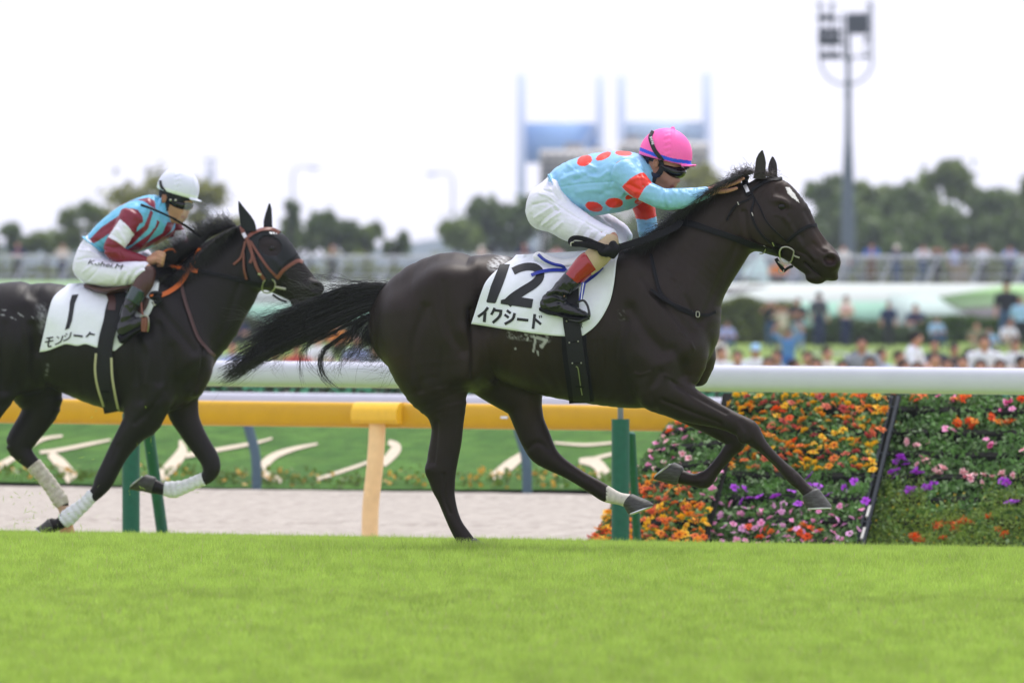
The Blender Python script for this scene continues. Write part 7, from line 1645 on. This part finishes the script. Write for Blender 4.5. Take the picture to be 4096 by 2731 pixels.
V, Fc = s_.mesh(2); obj('seat', mesh_np('seat', V, Fc), M_dbrown, sd)
strap(H2, [s2], [(436, 1166), (446, 1180), (452, 1205), (450, 1240)], 30, M_dbrown, 'flap', sd, 0.026, 0.008)
strap(H2, [s2], [(590, 1190), (580, 1220), (560, 1250)], 26, M_dbrown, 'flap', sd, 0.026, 0.008)
# bridle
bd = sub_root('bridle', R2_, 'brown leather bridle with ring bit on the hooded horse', 'bridle')
for nm, P, w, o_ in [('headpiece', [(968, 905), (974, 930), (988, 955)], 16, .012), ('browband', [(988, 952), (1017, 930), (1050, 917), (1087, 916), (1119, 930)], 13, .012), ('cheekpiece', [(988, 953), (1000, 987), (1013, 1023), (1030, 1073), (1059, 1119)], 12, .012),
                     ('strap_end', [(997, 960), (1007, 1000), (1012, 1027), (1002, 1052)], 11, .02), ('noseband_strap', [(1003, 965), (1033, 1013), (1073, 1070), (1108, 1108)], 9, .01), ('noseband', [(1108, 1115), (1133, 1083), (1167, 1057), (1193, 1043), (1212, 1047)], 14, .006),
                     ('throatlash', [(983, 965), (973, 1007), (963, 1033), (936, 1058)], 9, .012), ('throatlash', [(975, 1010), (977, 1073), (988, 1120)], 8, .008)]:
    strap(H2, s2, P, w, M_brown, nm, bd, o_, .007, far=nm in ('browband', 'noseband', 'cheekpiece', 'headpiece'))
strap(H2, s2, [(975, 932), (985, 950)], 14, mat('silver_tag', (0.6, 0.6, 0.62), 0.3, metal=0.6), 'tag', bd, .02, .004); strap(H2, s2, [(1034, 1096), (1048, 1098)], 8, M_steel, 'buckle', bd, .02, .004)
ring_on(H2, s2, [(1077 + 27 * math.cos(a / 12 * 6.283), 1143 + 28 * math.sin(a / 12 * 6.283)) for a in range(13)], 3.2, M_steel, 'bit_ring', bd, .02)
rod(H2, [(1100, 1147, -.1), (1143, 1156, -.09)], 5.5, M_steel, 'bit_bar', bd); rod(H2, [(1090, 1178, -.06), (1120, 1198, -.05), (1148, 1208, -.04)], 5, M_leather, 'chin_strap', bd)
rn_ = sub_root('reins', R2_, 'black and orange reins held by the white capped rider', 'reins')
strap(H2, s2, [(1050, 1140), (967, 1122), (867, 1097), (790, 1083)], 18, M_leather, 'rein', rn_, .01, .006)
strap(H2, [s2], [(794, 1084), (756, 1076), (712, 1069), (676, 1062)], [18, 18, 12, 8], M_orange, 'rein_grip', rn_, .03, .006)
strap(H2, [s2], [(804, 994), (782, 1037), (752, 1090), (723, 1133), (687, 1162), (648, 1181)], [17, 18, 19, 19, 18, 17], M_orange, 'rein_grip', rn_, .022, .007)
rod(H2, [(648, 1180, -.34), (625, 1172, -.35), (606, 1178, -.35), (612, 1192, -.345), (634, 1188, -.35), (640, 1205, -.35), (622, 1216, -.35), (612, 1205, -.35)], [9, 10, 11, 10, 11, 11, 10, 8], M_leather, 'knot', rn_)
rod(H2, [(602, 1184, -.37), (612, 1180, -.372)], 4, M_orange, 'tip', rn_)
rod(H2, [(612, 1205, -.37), (618, 1222, -.37), (622, 1216, -.37)], 2, M_steel, 'buckle', rn_)
rod(H2, [(654, 1010, -.12), (668, 1000, -.12), (690, 998, -.11), (704, 1010, -.11)], 4, M_orange, 'rein_loop', rn_)
bp = sub_root('breastplate', R2_, 'brown breast strap on the following horse', 'breast strap')
strap(H2, s2, [(727, 1097), (727, 1140), (743, 1207), (760, 1257), (792, 1344), (830, 1392), (860, 1424)], 12, M_dbrown, 'strap', bp, .008, .006, far=True)
# ------------------------------------------------------------------ rider of the following horse
RD2 = sub_root('person', R2_, 'rider in maroon and blue striped silks with white cap, crouching on the horse at left', 'rider')
TOR2 = [(342, 945, 420, 1003, .135), (395, 888, 478, 1012, .155), (465, 833, 560, 1006, .17), (540, 797, 640, 974, .178), (600, 787, 690, 935, .165), (616, 812, 694, 906, .1)]
ARM2 = [(528, 872, 54, .08, -.15), (500, 914, 45, .066, -.185), (472, 960, 42, .062, -.205), (450, 998, 37, .056, -.215), (480, 1020, 32, .052, -.205), (530, 1034, 28, .045, -.175), (572, 1046, 23, .036, -.145), (590, 1046, 18, .03, -.135)]
ARMF2 = [(682, 905, 46, .065, .13), (706, 945, 38, .055, .17), (724, 978, 35, .05, .18), (742, 1006, 30, .045, .15), (736, 1034, 22, .034, .1)]
THI2 = [(355, 1050, 60, .1, -.09), (400, 1086, 58, .1, -.13), (465, 1098, 52, .09, -.19), (535, 1090, 45, .075, -.24), (585, 1082, 36, .058, -.26)]
SHIN2 = [(590, 1095, 32, .05, -.265), (572, 1140, 36, .052, -.285), (545, 1185, 34, .05, -.3), (525, 1225, 30, .045, -.31), (512, 1262, 26, .04, -.315)]
b2 = SDF(*box_of(H2, 290, 660, 830, 1400, -.42, .32), 0.006)
add_p(b2, H2, TOR2, 0, .02, grow=-.014, cap=.38)
for P in (ARM2, ARMF2, THI2, SHIN2): add_l(b2, H2, P, 0, .03, grow=-.011)
add_l(b2, H2, [(400, 1060, 50, .08, .12), (500, 1060, 46, .075, .2), (570, 1040, 34, .055, .24)], 0, .03, grow=-.011)
add_l(b2, H2, [(640, 850, 38, .058), (670, 850, 38, .056), (690, 830, 40, .06)], 0, .03)
b2.ball(H2.px(712, 790), (.105, .078, .11), .02)
add_l(b2, H2, [(712, 815, 46, .064), (722, 850, 34, .05), (714, 876, 24, .036)], 0, .02); add_l(b2, H2, [(672, 850, 18, .055), (695, 878, 15, .04)], 0, .015)
add_l(b2, H2, [(741, 824, 7, .011), (746, 838, 8.5, .014), (747, 847, 8, .018)], 0, .008)
b2.ball(H2.px(734, 862), (.013, .022, .008), .006); b2.ball(H2.px(731, 870), (.012, .02, .008), .005); b2.ball(H2.px(716, 883), (.02, .022, .016), .01)
add_l(b2, H2, [(733, 866, 2, .03), (722, 868, 2, .035)], 0, .003, 's')
# near fist round the rein: back of the hand, four curled fingers, thumb on top
add_l(b2, H2, [(586, 1046, 17, .026, -.135), (608, 1040, 20, .036, -.14), (630, 1034, 19, .040, -.14)], 0, .012)
for i, (dy, ll) in enumerate(((-14, -.165), (0, -.17), (13, -.168), (25, -.16))):
    add_l(b2, H2, [(634 - i * 2, 1022 + dy * .9, 8, .011, ll), (655 - i * 3, 1028 + dy * .95, 7.5, .0105, ll - .012), (656 - i * 3, 1038 + dy * .95, 7, .010, ll + .012), (640 - i * 3, 1040 + dy * .9, 6.5, .009, ll + .03)], 0, .004)
add_l(b2, H2, [(610, 1022, 9, .012, -.13), (634, 1008, 8, .011, -.115), (652, 1012, 7, .010, -.11)], 0, .005)
add_l(b2, H2, [(735, 1034, 16, .028, .1), (722, 1042, 16, .034, .08)], 0, .012)
for i, ll in enumerate((.05, .07, .09, .11)):
    add_l(b2, H2, [(722, 1036 + i, 6.5, .0095, ll), (708, 1040 + i, 6, .009, ll), (708, 1052 + i, 5.5, .0085, ll), (720, 1056 + i, 5, .008, ll)], 0, .004)
def col_skin2(V):
    x, y = proj(H2, V); C = np.tile(np.array(S(186, 140, 112)), (len(V), 1)) * (1 + 0.06 * fbm(V, 12, 3))[:, None]
    C = np.where((capd(x, y, 733, 866, 729, 868) < 5)[:, None], np.array(S(170, 100, 92)), C); return C
finish(b2, H2, 'body', mat('rider_skin', rough=0.5, spec=0.4, attr=True, var=0.05, scale=30), RD2, col=col_skin2)
B = MB(); B.ell(H2.px(657, 796, -.085), (.017, .009, .027), 12, 8, rotl(math.radians(-10))); B.tube(H2.pts([(651, 812, -.09), (647, 796, -.092), (652, 780, -.093), (663, 781, -.092), (668, 792, -.09)]), .0045, 6); B.build('ear', M_skin_d, RD2)
MAR = S(122, 22, 46); CYA = S(98, 176, 212); WHT = (0.73, 0.73, 0.84)
def col_j2(V):
    x, y = proj(H2, V); C = np.tile(np.array(CYA), (len(V), 1)); m = np.zeros(len(V), bool)
    def c3(P): return [(280 + u / 4, 640 + v / 4) for u, v in P]
    for P in ([(280, 1130), (400, 1040), (720, 780), (980, 650), (1260, 600), (1360, 660), (1370, 780), (1290, 740), (1180, 660), (1080, 640), (900, 670), (700, 790), (420, 1030), (300, 1130)],
              [(295, 1285), (500, 1080), (720, 930), (840, 850), (980, 770), (1090, 800), (1160, 900), (1170, 1000), (900, 1100), (640, 1170), (460, 1290), (380, 1335)],
              [(1290, 800), (1330, 840), (1250, 1100), (1000, 1350), (880, 1400), (880, 1300), (1030, 1180), (1190, 1050)], [(1390, 960), (1440, 990), (1400, 1080), (1230, 1320), (960, 1480), (1080, 1480), (900, 1450), (1280, 1180), (1370, 1060)],
              [(1560, 990), (1680, 1000), (1620, 1130), (1450, 1290), (1190, 1420), (1080, 1470), (950, 1470), (1240, 1320), (1480, 1170)], [(1740, 1000), (1840, 1080), (1840, 1200), (1600, 1240), (1400, 1360), (1310, 1370), (1560, 1200), (1650, 1130)]):
        m |= inpoly(x, y, c3(P))
    C[m] = MAR; return C
j = SDF(*box_of(H2, 330, 770, 760, 1040, -.27, .27), 0.005)
add_p(j, H2, TOR2, 0, .02, cap=.4); add_l(j, H2, [(540, 868, 56, .075, -.125), (520, 890, 50, .07, -.155)], 0, .05); add_l(j, H2, [(645, 905, 48, .07, .1), (682, 916, 42, .06, .14)], 0, .05); add_l(j, H2, [(344, 948, 4, .15), (420, 1004, 4, .15)], 0, .012)
finish(j, H2, 'jersey', M_silk1, RD2, [([(400, 930), (450, 900)], 6, -4), ([(420, 970), (470, 930), (500, 930)], 6, 4), ([(600, 830), (580, 900), (560, 950)], 7, -5), ([(640, 860), (610, 930), (560, 990)], 7, 5), ([(560, 830), (590, 800)], 5, 3), ([(380, 960), (430, 990)], 5, -4), ([(630, 800), (640, 850), (660, 880)], 5, -4)], col_j2, .0024, 10, 8)
def sleeve2(P, poly, st):
    C = H2.pts([(q[0], q[1], q[4]) for q in P]); s = SDF(C.min(0) - .16, C.max(0) + .16, .0045); add_l(s, H2, P, 0, .02, cap=.6); s.plane(C[-1] - (C[-1] - C[-2]) * .1, C[-1] - C[-2], .004)
    def col(V):
        x, y = proj(H2, V); Cc = np.tile(np.array(MAR), (len(V), 1)); Cc[inpoly(x, y, poly)] = WHT; return Cc
    finish(s, H2, 'sleeve', M_silk1, RD2, st, col, .0018, 14, 9, both=True)
sleeve2(ARM2, [(480, 876), (512, 905), (540, 942), (500, 992), (470, 968), (432, 948)], [([(470, 920), (490, 950), (500, 970)], 5, 4), ([(450, 940), (480, 960)], 4, -4), ([(430, 985), (460, 990), (490, 985)], 5, -5), ([(425, 1010), (460, 1008)], 4, 3), ([(480, 1010), (490, 1035)], 4, -3), ([(500, 900), (530, 925)], 5, 4)])
sleeve2(ARMF2, [(660, 950), (690, 925), (745, 918), (746, 958), (690, 985), (670, 985)], [([(690, 950), (720, 940), (740, 945)], 4, -3)])
st_ = SDF(*box_of(H2, 600, 780, 700, 890, -.12, .12), .004); add_l(st_, H2, [(630, 838, 47, .08), (646, 846, 47, .078), (662, 852, 45, .074)], 0, .01, cap=.3); finish(st_, H2, 'collar', M_blackcap, RD2)
p_ = SDF(*box_of(H2, 280, 920, 640, 1170, -.36, .34), .005)
add_p(p_, H2, [(343, 948, 416, 1004, .14), (318, 990, 405, 1050, .165), (303, 1062, 372, 1098, .165)], 0, .05)
add_l(p_, H2, [(352, 1050, 48, .09, -.075), (362, 1095, 42, .08, -.08)], 0, .05); add_l(p_, H2, [(352, 1050, 48, .09, .075), (362, 1095, 42, .08, .08)], 0, .05)
add_l(p_, H2, THI2, 0, .05, cap=.5); add_l(p_, H2, [(380, 1070, 58, .09, .08), (450, 1070, 52, .085, .15), (530, 1050, 44, .07, .22), (580, 1028, 36, .055, .24)], 0, .04)
br2 = finish(p_, H2, 'breeches', M_breech, RD2, [([(310, 1040), (350, 1030), (400, 1035)], 4, -4), ([(330, 1090), (370, 1060), (400, 1050)], 4, 4), ([(350, 1120), (390, 1080), (400, 1060)], 4, -4), ([(465, 1130), (480, 1095), (490, 1080)], 4, 4), ([(480, 1135), (500, 1095)], 4, -4), ([(500, 1135), (515, 1098)], 4, 4), ([(515, 1130), (540, 1085), (570, 1070)], 5, -5), ([(545, 1100), (570, 1080), (600, 1085)], 4, 4), ([(320, 1000), (360, 1005), (400, 1025)], 4, 4)], None, .0018, 12, 12)
text_on(H2, p_, 'Kohei.M', (352, 1056), (492, 1078), 20, M_print, 'lettering', br2, .009, shear=.25)
lg = SDF(*box_of(H2, 490, 1060, 640, 1200, -.38, -.18), .0045); add_l(lg, H2, [(592, 1090, 32, .056, -.265), (578, 1128, 38, .056, -.285), (555, 1165, 36, .054, -.298)], 0, .02); finish(lg, H2, 'leggings', M_dbrown, RD2)
ct = SDF(*box_of(H2, 470, 1130, 600, 1230, -.40, -.2), .0045); add_l(ct, H2, [(556, 1160, 36, .058, -.298), (540, 1190, 35, .056, -.304), (530, 1206, 35, .054, -.308)], 0, .0, cap=.25); finish(ct, H2, 'cuff', mat('green_patent_leather', S(30, 52, 56), .2, .5, coat=.5, var=.1), RD2)
sh = SDF(*box_of(H2, 440, 1180, 620, 1400, -.44, -.22), .0045)
add_l(sh, H2, [(542, 1185, 33, .05, -.305), (524, 1222, 31, .046, -.312), (510, 1262, 28, .041, -.318), (498, 1300, 28, .039, -.322)], 0, .02); add_l(sh, H2, [(488, 1325, 24, .036, -.324), (515, 1310, 30, .04, -.328), (545, 1295, 26, .042, -.335), (580, 1280, 18, .04, -.34)], 0, .03)
finish(sh, H2, 'boot', M_patent, RD2, [([(488, 1270), (515, 1262), (535, 1250)], 4, 4), ([(485, 1290), (515, 1280), (545, 1265)], 4, -5), ([(490, 1310), (520, 1295)], 4, 4), ([(500, 1230), (520, 1250)], 5, -4)], None, .002, 20, 3)
so = SDF(*box_of(H2, 450, 1270, 620, 1400, -.44, -.24), .0045); add_l(so, H2, [(486, 1360, 13, .034, -.326), (505, 1352, 14, .036, -.328), (540, 1328, 11, .042, -.335), (582, 1305, 9, .04, -.34)], 0, .01); add_l(so, H2, [(478, 1345, 10, .034, -.326), (490, 1365, 10, .034, -.326)], 0, .01); finish(so, H2, 'sole', M_leather, RD2)
stp = sub_root('stirrup', R2_, 'steel stirrup with brown tread at the white capped rider\'s foot', 'stirrup')
rod(H2, [(566, 1210, -.34), (568, 1245, -.36), (575, 1265, -.37)], [4, 4, 4], M_brown, 'stirrup_leather', stp); rod(H2, [(562, 1268, -.36), (578, 1262, -.38), (592, 1268, -.39), (594, 1300, -.39), (590, 1326, -.385)], 4, M_steel, 'iron', stp)
rod(H2, [(578, 1270, -.395), (578, 1300, -.395), (576, 1326, -.395)], [13, 14, 12], M_brown, 'tread', stp)
def col_h2(V):
    x, y = proj(H2, V); C = np.tile(np.array((.70, .72, .86)), (len(V), 1)); ye = np.interp(x, [620, 680, 740, 795], [742, 764, 782, 792]); C[(y > ye - 7) & (y < ye + 6)] = (.74, .80, .76); return C
hel2, sh2 = helmet(H2, 712, 757, 86, 86, .11, 15, (626, 752), (793, 803), 'helmet', M_cap, RD2, (730, 672, 7), [([(729, 674), (716, 715), (704, 765)], 3.5, 3), ([(770, 700), (782, 750), (780, 790)], 3.5, 2.5)] + [([(720 - (i % 2) * 3, 684 + i * 10), (706 - (i % 3) * 3, 690 + i * 10)], 3, 1.6 * (1 if i % 2 else -1)) for i in range(7)], col_h2, brim=[(770, 798, 5, .085), (788, 802, 4.5, .07), (800, 805, 4, .05)])
sk = SDF(*box_of(H2, 620, 720, 800, 840, -.11, .11), .0045); sk.ball(H2.px(708, 772), (.122, .094, .11), 0); sk.plane(H2.px(680, 800), H2.px(680, 806) - H2.px(684, 792), .004); finish(sk, H2, 'skullcap', M_blackcap, RD2)
strap(H2, sh2, [(640, 722), (645, 745), (660, 768)], [10, 12, 12], M_print, 'goggle_strap', RD2, .001, .004)
gg = SDF(*box_of(H2, 670, 780, 790, 860, -.12, .12), .004); add_l(gg, H2, [(684, 800, 15, .094), (708, 812, 24, .092), (732, 820, 25, .082), (752, 822, 21, .064), (761, 822, 14, .047)], 0, .01); finish(gg, H2, 'goggles', M_goggle, RD2)
for q in ((682, 800), (702, 801)):
    B = MB(); B.ell(H2.px(q[0], q[1], -.098), (.009, .004, .009), 10, 6); B.build('goggle_stud', M_steel, RD2)
strap(H2, [b2, sk], [(640, 770), (648, 800), (655, 825), (668, 845)], [10, 14, 18, 18], M_blackcap, 'chin_strap', RD2, .004, .006); strap(H2, [b2, sk], [(672, 780), (672, 810), (664, 835)], [14, 16, 16], M_blackcap, 'chin_strap', RD2, .005, .006)
# clear visor in front of the face
m = bpy.data.materials.new('clear_visor'); m.use_nodes = True; bs = m.node_tree.nodes['Principled BSDF']; bs.inputs['Base Color'].default_value = (.9, .92, .95, 1); bs.inputs['Roughness'].default_value = .12; bs.inputs['Alpha'].default_value = .16
V = []; pr = [(776, 808), (772, 830), (764, 855), (752, 876), (738, 888)]
for i, (xx, yy) in enumerate(pr):
    for k in range(9):
        a = (k - 4) / 4; V.append(H2.px(xx - 34 * a * a, yy - 3 * a * a, a * .085))
B = MB(); B.add(V, [(i * 9 + k, i * 9 + k + 1, i * 9 + k + 10, i * 9 + k + 9) for i in range(4) for k in range(8)]); B.build('visor', m, RD2, bevel=-1)
wp = sub_root('whip', R2_, 'black whip held across the chest of the striped rider', 'whip')
rod(H2, [(562, 819, -.22), (620, 840, -.2), (690, 872, -.15)], [6, 5, 4.5], M_leather, 'shaft', wp); rod(H2, [(690, 872, -.15), (704, 880, -.14)], [5.5, 6], M_leather, 'collar', wp); rod(H2, [(704, 880, -.14), (752, 910, -.06), (806, 950, .02)], [4, 5, 5], M_leather, 'grip', wp)
